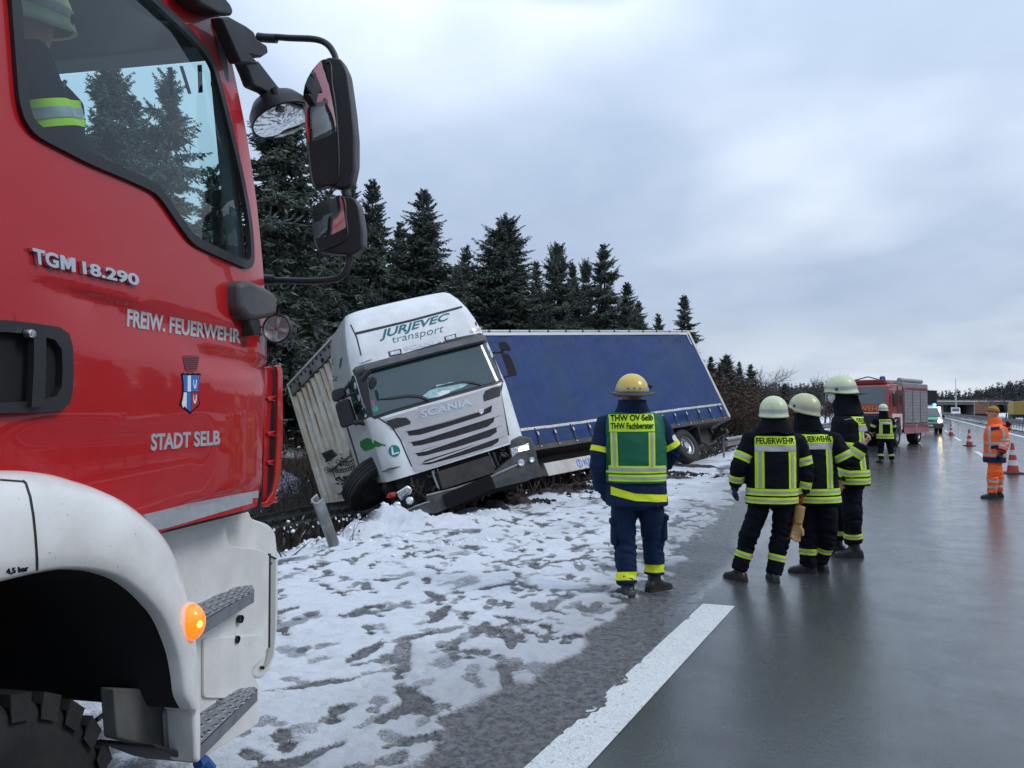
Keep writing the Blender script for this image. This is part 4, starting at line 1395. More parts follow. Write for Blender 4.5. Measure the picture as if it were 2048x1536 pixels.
# decoration of the side and corner
LP.poly([c4((512, 918), (535, 905), (558, 898), (600, 914), (632, 930), (660, 938), (655, 946), (640, 942), (618, 950), (600, 948), (580, 962), (560, 966), (545, 975), (528, 965), (514, 945))],
        'painted_flash', M['green_print'], lift=.002)
LP.poly([c4((1368, 712), (1380, 690), (1390, 700), (1384, 712))], 'painted_flash', M['green_print'], lift=.002)
LP.poly([c4(*ellipse(707, 973, 33, 34))], 'round_plaque', M['L_green'], lift=.003, thick=.004)
LP.text('L', c4((695, 997), (735, 984), (712, 945), (690, 952)), 'plaque_letter', M['white_print'], lift=.007, bold=.02)


def star(cx, cy, r, rot=0.0):
    return [(cx + (r if i % 2 == 0 else r * .4) * math.sin(rot + PI * i / 5), cy - (r if i % 2 == 0 else r * .4) * math.cos(rot + PI * i / 5)) for i in range(10)]


for cx, cy, r in ((344, 466, 27), (367, 562, 24)): LP.poly([c4(*star(cx, cy, r, -.3))], 'painted_star', M['green_print'], lift=.002)
LP.poly([c4((392, 505), (400, 450), (412, 440), (406, 490))], 'painted_flash', M['teal_print'], lift=.002)
# side window and pillar
LP.poly([m6((440, 560), (500, 395), (540, 390), (600, 640), (690, 890), (770, 1000), (700, 1060), (600, 1085), (540, 960), (480, 740))], 'side_window', M['windscreen'], lift=.002, thick=.004)
LP.poly([m6((540, 395), (552, 392), (690, 875), (678, 885))], 'pillar_trim', M['silver_letter'], lift=.006, thick=.01)
LP.poly([m6((430, 745), (450, 742), (545, 1080), (525, 1085))], 'pillar_trim', M['cab_white'], lift=.006, thick=.01)
# papers on the dashboard, wipers, stickers
LP.poly([c4((868, 662), (905, 632), (940, 618), (945, 600), (1000, 592), (1020, 584), (1060, 584), (1130, 592), (1100, 612), (1020, 640), (960, 668), (900, 676))], 'papers', M['paper_teal'], lift=.0175, thick=.001)
LP.poly([c4((950, 650), (980, 632), (1025, 630), (1020, 644), (970, 664))], 'papers', M['white_print'], lift=.0188, thick=.001)
for q in ([(608, 684), (700, 668), (790, 655), (850, 660), (905, 682), (900, 690), (845, 672), (780, 668), (700, 680)], [(920, 618), (1010, 594), (1100, 578), (1150, 580), (1200, 596), (1196, 602), (1145, 592), (1095, 588), (1010, 604)]):
    LP.poly([c4(*q)], 'wiper', M['black_plastic'], lift=.026, thick=.012)
LP.poly([c4((577, 684), (594, 682), (600, 718), (584, 722))], 'sticker', mat('pink_print', (.35, .12, .25), .5), lift=.0175, thick=.001)
LP.poly([c4(*ellipse(602, 735, 16, 18))], 'sticker', mat('teal_sticker', (.05, .35, .25), .5), lift=.0175, thick=.001)

# mirrors
def mirror(pts, depth, th, name='mirror', m='black_plastic'):
    n = (MC.to_3x3() @ Vector((0, 1, 0))); o = at(*pts[0], depth)
    P = [LF.Mi @ plane_hit(*p, o, n) for p in round_poly(pts, 6)]
    off = LF.Mi.to_3x3() @ (n * th)
    return MB().prism(P, off).build(name, M[m], lorry, 50, .03, 3)


mirror(m6((170, 660), (200, 610), (340, 570), (380, 640), (385, 690), (290, 770), (215, 800), (185, 760)), 12.35, .16)
mirror(m6((225, 850), (270, 800), (430, 735), (480, 880), (545, 1085), (530, 1135), (345, 1200), (310, 1170)), 12.35, .14)
mirror(m6((730, 480), (790, 395), (845, 410), (865, 470), (850, 540), (795, 605), (745, 560)), 11.75, .10)
mirror(m7((175, 280), (230, 245), (345, 245), (400, 290), (460, 410), (440, 450), (270, 440), (220, 420)), 13.2, .14)
mirror(m7((240, 520), (300, 505), (420, 510), (470, 590), (600, 930), (580, 1000), (430, 1020), (390, 960), (330, 780)), 13.2, .12)
LF_tube = lambda pts, d, r: MB().tube([LF.at(a, b, d) for a, b in pts], r, 8)
LF_tube(m6((345, 640), (420, 560), (470, 490)), 12.4, .030).build('mirror_arm', M['black_plastic'], lorry)
LF_tube(m6((330, 755), (450, 690), (610, 625)), 12.4, .022).build('mirror_arm', M['black_plastic'], lorry)
LF_tube(m6((530, 1120), (600, 1105), (690, 1120)), 12.3, .045).build('mirror_arm', M['black_plastic'], lorry)
LF_tube(m6((620, 470), (690, 400), (760, 315)), 11.9, .045).build('mirror_arm', M['black_plastic'], lorry)
LF_tube(m6((720, 420), (750, 440), (790, 480)), 11.85, .015).build('mirror_arm', M['black_plastic'], lorry)
LF_tube(m7((10, 500), (120, 492), (270, 490)), 13.25, .022).build('mirror_arm', M['black_plastic'], lorry)
LF_tube(m7((270, 440), (280, 500)), 13.25, .02).build('mirror_arm', M['black_plastic'], lorry)
LF_tube(m7((270, 1050), (360, 1010), (440, 1000)), 13.2, .025).build('mirror_arm', M['black_plastic'], lorry)
LF_tube([(937, 640), (925, 560), (915, 430 + 90)], 14.3, .006).build('aerial', M['black_plastic'], lorry)
# broken nose: radiator behind the missing bumper, hanging headlamp
MB().box((0, -.38, .85), (2.1, .5, .95)).build('engine_bay', M['dark_void'], lorry, 0)
LF.prism(d8((775, 662), (1345, 472), (1420, 650), (830, 872)), 1, -.10, -.06, 'radiator_core', M['radiator'], lorry)
MB().tube([LF.px(p, 1, -.06) for p in d8((765, 668), (800, 770), (838, 872))], .012, 6).tube([LF.px(p, 1, -.06) for p in d8((1345, 472), (1385, 570), (1425, 655))], .012, 6)\
    .build('radiator_frame', M['steel'], lorry)
MB().tube([LF.px(p, 1, -.05) for p in d8((715, 690), (735, 760), (770, 850), (790, 900))], .03, 6).build('bracket', M['steel'], lorry)
MB().tube([LF.px(p, 1, -.05) for p in d8((1400, 478), (1425, 560), (1460, 640))], .025, 6).build('bracket', M['dark_metal'], lorry)
r2 = random.Random(4)
pipes = MB()
for k in range(46):
    p = LF.px(d8((r2.uniform(480, 760), r2.uniform(700, 980)))[0], 1, r2.uniform(-.25, -.02)); q = p + Vector((r2.uniform(-.2, .2), r2.uniform(-.1, .05), r2.uniform(-.22, .22)))
    pipes.tube([p, (p + q) / 2 + Vector((r2.uniform(-.05, .05), 0, r2.uniform(-.05, .05))), q], r2.uniform(.006, .02), 5)
for k in range(20):
    p = LF.px(d8((r2.uniform(1440, 1580), r2.uniform(430, 600)))[0], 1, r2.uniform(-.2, -.02)); q = p + Vector((r2.uniform(-.1, .1), 0, r2.uniform(-.12, .12)))
    pipes.tube([p, q], r2.uniform(.008, .025), 5)
pipes.build('torn_pipes', M['dark_metal'], lorry, kind='stuff')
bump = LF.prism(round_poly(d8((1590, 560), (1700, 470), (1880, 430), (1905, 560), (1940, 690), (1925, 750), (1780, 810), (1440, 890), (1250, 950), (900, 1110), (760, 1175), (480, 1205), (400, 1195),
                   (370, 1160), (520, 1110), (660, 1060), (640, 985), (1000, 880), (1350, 765)), 3), 1, .06, -.34, 'bumper', mat('bumper_grey', (.035, .037, .040), .6, var=.2, dirt=(.13, .125, .12), dirt_amt=.55, dirt_scale=4), lorry, .04, 50, 3)
LF.prism(d8((640, 962), (1000, 868), (1350, 755), (1690, 605), (1700, 622), (1350, 782), (1000, 895), (645, 982)), 1, .075, -.03, 'bumper_strip', M['steel'], lorry, .006)
LF.prism(d8((370, 1150), (520, 1085), (670, 1035), (680, 1048), (520, 1105), (378, 1166)), 1, .075, -.03, 'bumper_strip', M['steel'], lorry, .006)
LF.prism(d8((820, 970), (1368, 732), (1435, 888), (886, 1128)), 1, .10, -.012, 'number_plate', M['black_print'], lorry, .002)
LF.prism(round_poly(d8((1590, 430), (1610, 340), (1720, 290), (1840, 320), (1885, 420), (1880, 480), (1640, 580)), 3), 1, .02, -.3, 'headlamp_housing', M['grey_plastic'], lorry, .03)
LF.prism(d8((1600, 440), (1806, 376), (1826, 492), (1624, 556)), 1, .045, -.05, 'headlamp', M['clear_lens'], lorry, .008)
LF.prism(round_poly(d8((1690, 432), (1796, 398), (1812, 486), (1706, 518)), 4), 1, .05, -.04, 'headlamp_beam', M['lamp_lit'], lorry, .004)
for x, y, r in ((1715, 600, 38), (1836, 566, 30)):
    c = LF.px(d8((x, y))[0], 1, .07); k = r / 5.6885 / FPX * 12.6
    MB().lathe([(k, 0), (k, .03), (k * .86, .035), (.001, .02)], c, (0, 1, 0), 18).build('fog_lamp', M['clear_lens'], lorry)
# corner step and wheel arch rags
LF.prism(d8((170, 700), (210, 680), (330, 650), (410, 668), (405, 640), (330, 642), (220, 662)), 1, -.02, -.3, 'arch_edge', M['black_plastic'], lorry, .005)
LF.prism(d8((200, 700), (480, 620), (620, 720), (640, 960), (560, 1080), (330, 1110), (180, 900)), 1, -.35, -.4, 'wheel_arch', M['dark_void'], lorry)
hl = LF.prism(d8((300, 940), (432, 856), (486, 905), (470, 950), (350, 1034)), 1, .12, -.12, 'torn_headlamp', M['chrome'], lorry, .012)
LF.prism(d8((318, 945), (428, 872), (455, 905), (352, 1010)), 1, .125, -.03, 'torn_headlamp_lens', M['clear_lens'], hl, .004)
LF.prism(d8((190, 1000), (215, 945), (290, 930), (300, 985), (255, 1000)), 1, .10, -.10, 'torn_indicator', M['red_lens'], lorry, .01)
LF.prism(d8((232, 945), (278, 938), (284, 975), (240, 985)), 1, .112, -.02, 'torn_indicator_lens', mat('dull_orange', (.35, .07, .02), .3), lorry, .004)
for x, y in ((306, 1086), (450, 1032)):
    c = LF.px(d8((x, y))[0], 1, .12); k = 50 / 5.6885 / FPX * 12.2
    o = MB().lathe([(k * .7, -.08), (k, 0), (k, .02), (k * .85, .025)], c, (.05, 1, .1), 20).build('torn_fog_lamp', M['dark_metal'], lorry)
    MB().lathe([(k * .86, .018), (k * .5, .032), (.001, .036)], c, (.05, 1, .1), 20).build('torn_fog_lamp_lens', M['clear_lens'], o)


def wheel(frame_obj, c, axis, R=.52, w=.31, rim=True, name='wheel', nrib=4, tread=None, rimmat='steel'):
    """tyre (with its tread grooves) and rim, as part and sub-part"""
    h = w / 2; prof = [(R * .56, -h * .75), (R * .62, -h * .95), (R * .80, -h), (R * .94, -h * .93), (R * .985, -h * .80)]
    for k in range(nrib):
        a = -h * .78 + 2 * h * .78 * k / nrib; b = -h * .78 + 2 * h * .78 * (k + 1) / nrib
        prof += [(R, a + .006), (R, b - .006)] + ([(R - .016, b - .006), (R - .016, b + .006)] if k < nrib - 1 else [])
    prof += [(R * .985, h * .80), (R * .94, h * .93), (R * .80, h), (R * .62, h * .95), (R * .56, h * .75)]
    t = MB().lathe(prof, c, axis, 44).build('tyre', M['rubber'], frame_obj, 35)
    if rim:
        mb = MB().lathe([(R * .57, h * .78), (R * .53, h * .70), (R * .50, h * .30), (R * .36, h * .18), (R * .30, h * .30), (R * .22, h * .32), (R * .20, h * .62), (.001, h * .62)], c, axis, 30)
        mb.lathe([(R * .57, -h * .75), (R * .3, -h * .5), (.001, -h * .5)], c, axis, 24)
        rm = mb.build('rim', M[rimmat], t, 30)
        ax = Vector(axis).normalized(); x = ax.orthogonal().normalized(); y = ax.cross(x)
        nb = MB()
        for k in range(10):
            a = k * PI / 5; p = Vector(c) + (x * math.cos(a) + y * math.sin(a)) * R * .27 + ax * h * .34
            nb.lathe([(.018, -.02), (.018, .03), (.001, .032)], p, axis, 6)
        MB_ = nb
        for v in range(0): pass
        nb.build('wheel_nut', M['dark_metal'], t, 0)
    return t


wheel(lorry, (-1.02, -1.38, .50), (-1, .12, 0))
wheel(lorry, LF.at(742, 966, 12.75), LF.Mi.to_3x3() @ (MC.to_3x3() @ Vector((-.70, .42, .58))), R=.50)
MB().box((0, -2.6, .85), (.9, 5.4, .28)).build('chassis_frame', M['dark_metal'], lorry, 0)
MB().box((0, -1.9, .75), (2.2, 2.0, .5)).build('underbody', M['dark_void'], lorry, 0)
for s in (-1, 1):
    wheel(lorry, (s * .95, -4.95, .45), (s, 0, 0), w=.55, nrib=6)
    MB().loft([[Vector((x, -4.95 + .62 * math.cos(a), .45 + .62 * math.sin(a))) for x in (s * .65, s * 1.25)] for a in np.linspace(.2, PI - .2, 10)]).build('mudguard', M['black_plastic'], lorry, 60)
MB().lathe([(.55, 0), (.55, .05), (.1, .06)], (0, -4.6, 1.05), (0, 0, 1), 24).build('fifth_wheel', M['dark_metal'], lorry)
MB().box((1.0, -3.3, .75), (.55, 1.2, .55)).build('fuel_tank', M['steel'], lorry, 40, .08, 4)

# ---- trailer
TF = Frame(pose((-3.286, 16.351, -0.043), 135.054, -4.125, 25.921))
TH = 3.141
trailer = empty('curtain_trailer', 'long blue curtain-sided trailer lying tilted behind the white cab', 'trailer', M=TF.M)
SX_ = -1.275
ny, nz = 230, 60
Yg = np.linspace(-.12, -13.5, ny); Zg = np.linspace(.02, TH - .12, nz)
YY, ZZ = np.meshgrid(Yg, Zg)
t = ZZ / TH
XX = SX_ - .015 - .05 * np.sin(PI * t) * (fbm(YY * .45, ZZ * .35, 91, 3) - .1)
XX -= .012 * np.sin(YY * 2 * PI / .62) * (1 - t * .5) * fbm(YY * .7, ZZ * .5, 92, 2)
fold = fbm(YY * 1.2 + ZZ * .9, ZZ * 2.2 - YY * .25, 93, 4)
XX -= .12 * (fold - .5) * (.35 + .65 * sstep(np.abs(t - .5), .25, .5))
XX -= .06 * sstep(-YY, 11.8, 13.3) * sstep(t, .6, 1) * (fbm(YY * 3 + ZZ * 5, ZZ * 1.5, 95, 3) - .4)
XX += .03 * (1 - sstep(ZZ, 0, .3)) + .012 * np.sin(YY * 9) * (1 - sstep(ZZ, .0, .32))
me = np_mesh('curtain', np.stack([XX, YY, ZZ], -1).reshape(-1, 3), (lambda i: np.stack([i, i + ny, i + ny + 1, i + 1], 1))(np.arange(ny * (nz - 1)).reshape(nz - 1, ny)[:, :-1].ravel()))
curtain = link_mesh('curtain', me, M['curtain_blue'], trailer, 180)


def cx_at(y, z):
    j = int(np.clip((y - Yg[0]) / (Yg[-1] - Yg[0]) * (ny - 1), 0, ny - 1)); i = int(np.clip((z - Zg[0]) / (Zg[-1] - Zg[0]) * (nz - 1), 0, nz - 1))
    return XX[i, j]


seam = MB()
ys = [-.55 - .62 * k for k in range(21)]
for y in ys:
    wd = .006
    for dy in ((0, .07) if int(y * 10) % 3 == 0 else (0,)):
        seam.loft([[Vector((cx_at(y - dy, z) - .004, y - dy - wd, z)), Vector((cx_at(y - dy, z) - .004, y - dy + wd, z))] for z in np.linspace(.46, TH - .16, 24)])
seam.build('curtain_seam', M['seam_blue'], trailer, 180, fix=False)
st = MB()
st.loft([[Vector((cx_at(y, .43) - .006, y, .395)), Vector((cx_at(y, .43) - .012, y, .43)), Vector((cx_at(y, .43) - .006, y, .465))] for y in np.linspace(-.12, -13.45, 90)])
st.build('reflective_stripe', M['rail_white'], trailer, 180, fix=False)
tick = MB()
for y in np.arange(-.2, -13.4, -.12): tick.box((cx_at(y, .43) - .011, y, .43), (.008, .03, .062))
tick.build('stripe_teeth', M['silver_film'], trailer, 0)
for k in range(20):                                    # tension straps with buckles
    y = -.5 - .67 * k; x = cx_at(y, .2) - .02
    s_ = MB().beam((x, y, .43), (x - .02, y - .02, .22), .045, .008, (1, 0, 0)).beam((x - .02, y - .02, .22), (SX_ - .02, y, -.06), .045, .008, (1, 0, 0)).build('strap', M['black_plastic'], trailer, 0)
    MB().box((x - .03, y - .012, .27), (.035, .055, .10)).box((SX_ - .02, y, -.05), (.03, .05, .04)).build('buckle', M['steel'], s_, 0, .006)
# frame of the body
MB().box((SX_ + .03, -6.81, TH - .05), (.10, 13.62, .10)).build('side_rail', M['silver_film'], trailer, 0, .012)
MB().box((SX_ + .05, -6.81, TH + .035), (.16, 13.64, .06)).build('roof_edge', M['rail_white'], trailer, 0, .02)
MB().box((-SX_ - .05, -6.81, TH + .035), (.16, 13.64, .06)).build('roof_edge', M['rail_white'], trailer, 0, .02)
lk = MB()
for k in range(18): lk.box((SX_ - .03, -.6 - k * .74, TH + .02), (.03, .05, .05))
lk.build('roof_lock', M['dark_metal'], trailer, 0)
RX, RY = np.meshgrid(np.linspace(-1.2, 1.2, 20), np.linspace(-.1, -13.55, 100))
grid_me = np_mesh('roof_sheet', np.stack([RX, RY, TH + .05 + .05 * np.cos(RX * 1.25) + .02 * np.sin(RY * 5.2) * np.cos(RX * 1.2)], -1).reshape(-1, 3),
                  (lambda i: np.stack([i, i + 1, i + 21, i + 20], 1))(np.arange(20 * 99).reshape(99, 20)[:, :-1].ravel()))
link_mesh('roof_sheet', grid_me, M['snow_cap'], trailer, 180)
MB().box((SX_ + .02, -13.58, TH / 2), (.10, .12, TH + .1)).build('rear_post', M['rail_white'], trailer, 0, .012)
MB().box((-SX_ - .02, -13.58, TH / 2), (.10, .12, TH + .1)).build('rear_post', M['rail_white'], trailer, 0, .012)
MB().box((-.62, -13.62, TH / 2), (1.20, .05, TH - .1)).build('rear_door', M['rail_white'], trailer, 0, .01)
MB().box((.62, -13.62, TH / 2), (1.20, .05, TH - .1)).build('rear_door', M['rail_white'], trailer, 0, .01)
MB().box((1.25, -6.8, TH / 2), (.03, 13.4, TH - .1)).build('far_curtain', M['curtain_blue'], trailer, 0)
tp = TF.px((1374, 673), 0, SX_ - .03); tq = TF.px((1384, 680), 0, SX_ - .03)
MB().box((SX_ - .06, -13.32, TH - .30), (.02, .03, .42)).box((SX_ - .06, -13.10, TH - .11), (.02, .46, .03)).build('corner_marking', M['white_print'], trailer, 0)
# corrugated front wall
rowA, xw = [], -1.22
while xw < 1.20:
    for dx, dy in ((0, 0), (.10, 0), (.135, .045), (.195, .045), (.23, 0)):
        if xw + dx <= 1.235: rowA.append((xw + dx, dy))
    xw += .23
wall = MB().loft([[Vector((x, y + .01, z)) for x, y in rowA] for z in (.0, .8, 1.6, 2.4, TH - .28)]).build('front_wall', M['trailer_wall'], trailer, 20)
MB().box((0, -.06, TH / 2), (2.5, .10, TH - .1)).build('wall_core', M['trailer_wall'], trailer, 0)
MB().box((0, .03, TH - .13), (2.55, .10, .26)).build('header_rail', M['galvanised'], trailer, 0, .01)
MB().box((0, .035, TH + .035), (2.55, .13, .06)).build('header_cap', M['rail_white'], trailer, 0, .01)
hol = MB()
for k in range(13):
    hol.lathe([(.035, 0), (.035, .006), (.001, .006)], (-1.15 + k * .19, .085, TH - .06 + .02 * (k % 2)), (0, 1, 0), 10)
    if k % 3 == 1: hol.lathe([(.06, 0), (.06, .006), (.001, .006)], (-1.15 + k * .19, .085, TH - .19), (0, 1, 0), 12)
hol.build('header_hole', M['dark_void'], trailer, 0)
for x in (-1.25, 1.25): MB().box((x, .03, TH / 2), (.06, .12, TH)).build('corner_post', M['trailer_wall'], trailer, 0, .012)
MB().box((0, .04, -.10), (2.55, .16, .22)).build('bottom_beam', M['trailer_wall'], trailer, 0, .012)
r3 = random.Random(9); rust = MB(); rh = MB()
for k in range(30):                                   # rust running down from the fixing holes
    x = r3.choice([-1.22 + .23 * q + .165 for q in range(10)]) + r3.gauss(0, .02); z1 = r3.choice([TH - .3, TH - .3, r3.uniform(.5, 2.6)]); ln_ = r3.uniform(.25, 1.3); w0 = r3.uniform(.008, .028)
    pts = []
    for q in range(7): pts.append((x + w0 * (1 - .1 * q) * r3.uniform(.4, 1.1), z1 - ln_ * q / 7))
    pts += [(x + r3.gauss(0, .004), z1 - ln_)]
    for q in range(6, -1, -1): pts.append((x - w0 * (1 - .1 * q) * r3.uniform(.4, 1.1), z1 - ln_ * q / 7))
    if max(abs(p[0] - x) for p in pts) < .034: rust.prism([Vector((a, .056, max(b, .02))) for a, b in pts], (0, .002, 0))
    if z1 < TH - .35: rh.box((x, .058, z1 + .02), (.02, .006, .05))
rust.build('rust_streak', M['rust'], trailer, 0)
rh.build('fixing_hole', M['dark_void'], trailer, 0)
# air and power connections on the wall
for q, m in ((((720, 420), (960, 262), (1020, 240), (1010, 330), (860, 440), (715, 560)), 'board_white'), (((655, 300), (775, 250), (840, 330), (722, 408)), 'black_plastic'),
             (((780, 682), (1010, 540), (1092, 700), (842, 832)), 'board_white')):
    TF.prism(d7(*q), 1, .12, -.05, 'connection_plate', M[m], trailer, .004)


def coil(a, b, r, turns, name):
    a = TF.px(d7(a)[0], 1, .17); b = TF.px(d7(b)[0], 1, .17); d = (b - a); n = turns * 10
    x = d.normalized().cross(Vector((0, 1, 0))).normalized(); y = Vector((0, 1, 0))
    P = [a + d * (i / n) + (x * math.cos(2 * PI * i / 10) + y * math.sin(2 * PI * i / 10)) * r + Vector((0, 0, -.08 * math.sin(PI * i / n))) for i in range(n + 1)]
    MB().tube(P, .009, 5).build(name, M['black_plastic'], trailer, 60)


coil((860, 400), (1110, 370), .045, 9, 'coiled_hose'); coil((710, 500), (1120, 450), .040, 12, 'coiled_hose'); coil((930, 790), (1140, 740), .035, 9, 'coiled_hose'); coil((1000, 690), (1090, 640), .03, 4, 'coiled_hose')
kn = MB()
for k in range(26):
    p = TF.px(d7((r3.uniform(840, 1040), r3.uniform(600, 780)))[0], 1, .14); kn.tube([p, p + Vector((r3.uniform(-.08, .08), r3.uniform(0, .05), r3.uniform(-.05, .05)))], r3.uniform(.01, .03), 6)
for k in range(14):
    p = TF.px(d7((r3.uniform(710, 930), r3.uniform(290, 470)))[0], 1, .14); kn.tube([p, p + Vector((r3.uniform(-.05, .05), r3.uniform(0, .05), r3.uniform(-.03, .03)))], r3.uniform(.008, .02), 6)
kn.build('hose_coupling', M['black_plastic'], trailer, kind='stuff')
# chassis
MB().box((0, -6.8, -.06), (2.5, 13.6, .12)).build('floor', M['dark_metal'], trailer, 0)
MB().box((SX_ + .02, -6.8, -.06), (.06, 13.62, .14)).build('sill', M['dark_metal'], trailer, 0, .01)
for x in (-.5, .5): MB().box((x, -7.2, -.36), (.16, 12.4, .5)).build('chassis_beam', M['dark_metal'], trailer, 0)
wc = TF.px((1373, 891), 0, -1.15)
for k in range(3):
    for s in (-1, 1): wheel(trailer, (s * 1.05, wc.y + 1.31 * k, wc.z), (s, 0, 0), R=.52, w=.36, nrib=5)
    MB().tube([(-.9, wc.y + 1.31 * k, wc.z), (.9, wc.y + 1.31 * k, wc.z)], .07, 8).build('axle', M['dark_metal'], trailer)
b1 = TF.px(c5((465, 1122))[0], 0, -1.22); b2 = TF.px(c5((500, 1215))[0], 0, -1.22); b3 = TF.px(c5((840, 1050))[0], 0, -1.22)
MB().box((-1.21, (b1.y + wc.y + 3.3) / 2, (b1.z + b2.z) / 2), (.04, abs(b1.y - wc.y - 3.3), abs(b1.z - b2.z))).build('side_guard_board', M['board_white'], trailer, 0, .01)
zc = (b1.z + b2.z) / 2; yc = TF.px(c5((752, 1108))[0], 0, -1.22).y
tb = text_2d('KRONE', .02); mb = MB()
for f in tb.faces: mb.add([Vector((-1.233, yc + .0 - v.co.x * .95, zc - .08 + v.co.y * .17)) for v in f.verts], [tuple(range(len(f.verts)))])
mb.build('board_letters', M['blue_print'], trailer, 0, fix=False); tb.free()
MB().lathe([(.11, 0), (.11, .004), (.085, .004), (.085, 0)], (-1.232, yc + .16, zc), (-1, 0, 0), 22).box((-1.234, yc + .16, zc + .02), (.004, .035, .12)).build('board_emblem', M['blue_print'], trailer, 0)
for s in (-1, 1):
    MB().box((s * .8, -3.1, -.55), (.14, .14, .75)).box((s * .8, -3.1, -.95), (.25, .3, .05)).build('landing_leg', M['dark_metal'], trailer, 0)
MB().box((0, -13.3, -.45), (2.3, .12, .14)).build('underrun_bar', M['dark_metal'], trailer, 0)
for s in (-1, 1): MB().box((s * .6, -13.3, -.25), (.1, .1, .45)).build('underrun_strut', M['dark_metal'], trailer, 0)
MB().box((-.9, wc.y - .8, -.45), (.7, .05, .6), Matrix.Rotation(.35, 3, 'X')).build('mud_flap', M['rubber'], trailer, 0)
MB().box((-.75, -13.42, -.32), (.34, .06, .12)).build('rear_lamp', M['dark_metal'], trailer, 0)
MB().tube([(-1.0, wc.y - .9, -.4), (-1.05, wc.y - 1.5, -1.0)], .04, 6).tube([(-.5, wc.y - .7, -.6), (-.6, wc.y - 1.9, -.75)], .05, 6).build('bent_strut', M['dark_metal'], trailer)

# ------------------------------------------------------------------ the red fire engine in the foreground
EF = Frame(MC @ Matrix.Translation((-0.983, 3.0, 0)) @ Matrix.Rotation(R_(-10.5), 4, 'Z'))
engine = empty('fire_engine', 'red fire engine with white wheel arch filling the left foreground', 'fire engine', M=EF.M)
c1 = crop(0, 0, 2.6947); c2 = crop(0, 480, 3.2); c3 = crop(0, 900, 2.4156); k8 = crop(340, 690, 6.679)


def side2d(pts, x=0.0): return [(q.y, q.z) for q in (EF.px(p, 0, x) for p in pts)]


WIN = c1((118, -420), (118, 0), (119, 300), (122, 500), (133, 590), (160, 665), (220, 732), (360, 808), (500, 880), (660, 948), (800, 1012), (850, 1045), (890, 1095), (935, 1165), (985, 1240),
         (1030, 1298), (1085, 1336), (1180, 1380), (1300, 1432), (1335, 1440), (1362, 1420), (1372, 1370), (1368, 1200), (1340, 990), (1312, 820), (1282, 640), (1252, 460), (1228, 350),
         (1190, 270), (1140, 200), (1050, 100), (950, 0), (700, -260), (560, -420))
# the red side: door, pillar and edge, one pressed sheet with its creases
BODY = [(-900, -420), (250, -420), (372, -90), (435, -5), (468, 8), (488, 60), (500, 130), (518, 260), (532, 400), (541, 540), (546, 640), (548, 742), (540, 800), (535, 900), (530, 985), (523, 1013),
        (430, 1036), (334, 1060), (300, 1075), (270, 1090), (200, 1050), (100, 1010), (0, 1000), (-900, 1000)]
Yf = EF.px((545, 600), 0, 0).y
cr1 = side2d([(65, 546), (500, 668)]); cr2 = side2d([(375, 682), (548, 724)]); cr3 = side2d([(0, 848), (400, 838)]); cr4 = side2d([(340, 1010), (525, 965)])


def crease(Y, Z, ln_, dep, w1, w2):
    (ya, za), (yb, zb) = ln_
    t = (Y - ya) / (yb - ya); zl = za + (zb - za) * t; d = zl - Z
    f = float(sstep(np.array(t), -.05, .25)) * (1 - float(sstep(np.array(t), .98, 1.1)))
    if d < 0 or d > w1 + w2: return 0.0
    return -dep * f * ((d / w1) if d < w1 else 1 - (d - w1) / w2)


def side_x(Y, Z):
    x = 0.0
    q = Y - (Yf - .30)
    if q > 0: x -= .030 * (q / .30) ** 2.0
    if Z > 2.0: x -= .035 * (Z - 2.0) ** 1.5
    x -= .012 * ((Z - 1.75) / .5) ** 2 * .5
    x += crease(Y, Z, cr1, .018, .022, .16) + crease(Y, Z, cr2, .016, .02, .10) + crease(Y, Z, cr3, .006, .05, .25) + crease(Y, Z, cr4, .010, .02, .08)
    return x


def side_sheet(splines, name, m, parent, thick, lift=0.0, step=.035, smooth=50):
    bm = slice_bm(poly_2d(splines), step)

    def fn(a, b):
        e = .004; p = Vector((side_x(a, b), a, b))
        n = Vector((1, -(side_x(a + e, b) - side_x(a - e, b)) / (2 * e), -(side_x(a, b + e) - side_x(a, b - e)) / (2 * e))).normalized()
        return p + n * lift, n
    mb = thicken(bm, fn, thick); bm.free()
    return mb.build(name, m, parent, smooth, fix=False)


win2 = smooth_poly(side2d(WIN), 3); wc_ = Vector((sum(p[0] for p in win2) / len(win2), sum(p[1] for p in win2) / len(win2)))


def inset(poly, d):
    P = [Vector(p) for p in poly]; n = len(P); out = []
    ar = sum(P[i].x * P[(i + 1) % n].y - P[(i + 1) % n].x * P[i].y for i in range(n)); s = 1 if ar > 0 else -1
    for i in range(n):
        t = (P[(i + 1) % n] - P[i - 1]).normalized(); out.append(tuple(P[i] + Vector((-t.y, t.x)) * s * d))
    return out


panel = side_sheet([side2d(BODY), inset(win2, .004)], 'cab_side', M['red_paint'], engine, .004, step=.025, smooth=60)
side_sheet([inset(win2, -.006), inset(win2, .026)], 'window_seal', M['seal'], engine, .016, lift=.001, smooth=40)
gl = poly_2d([inset(win2, .018)]); slice_bm(gl, .2)
thicken(gl, lambda a, b: (Vector((side_x(a, b) - .006, a, b)), Vector((1, 0, 0))), 0).build('side_window', M['glass_cyan'], engine, 60, fix=False); gl.free()
EP = PicPaint(engine, [panel], 12)
# red edge of the pillar and the joint of the door
EP.poly([[(498, 120), (503, 118), (524, 262), (538, 400), (545, 560), (549, 735), (545, 735), (540, 560), (533, 400), (519, 262)]], 'pillar_joint', M['seal'], lift=.0005, thick=.001, step=6)
EP.poly([[(541, 742), (546, 742), (535, 1008), (530, 1008)]], 'door_joint', M['seal'], lift=.0005, thick=.001)
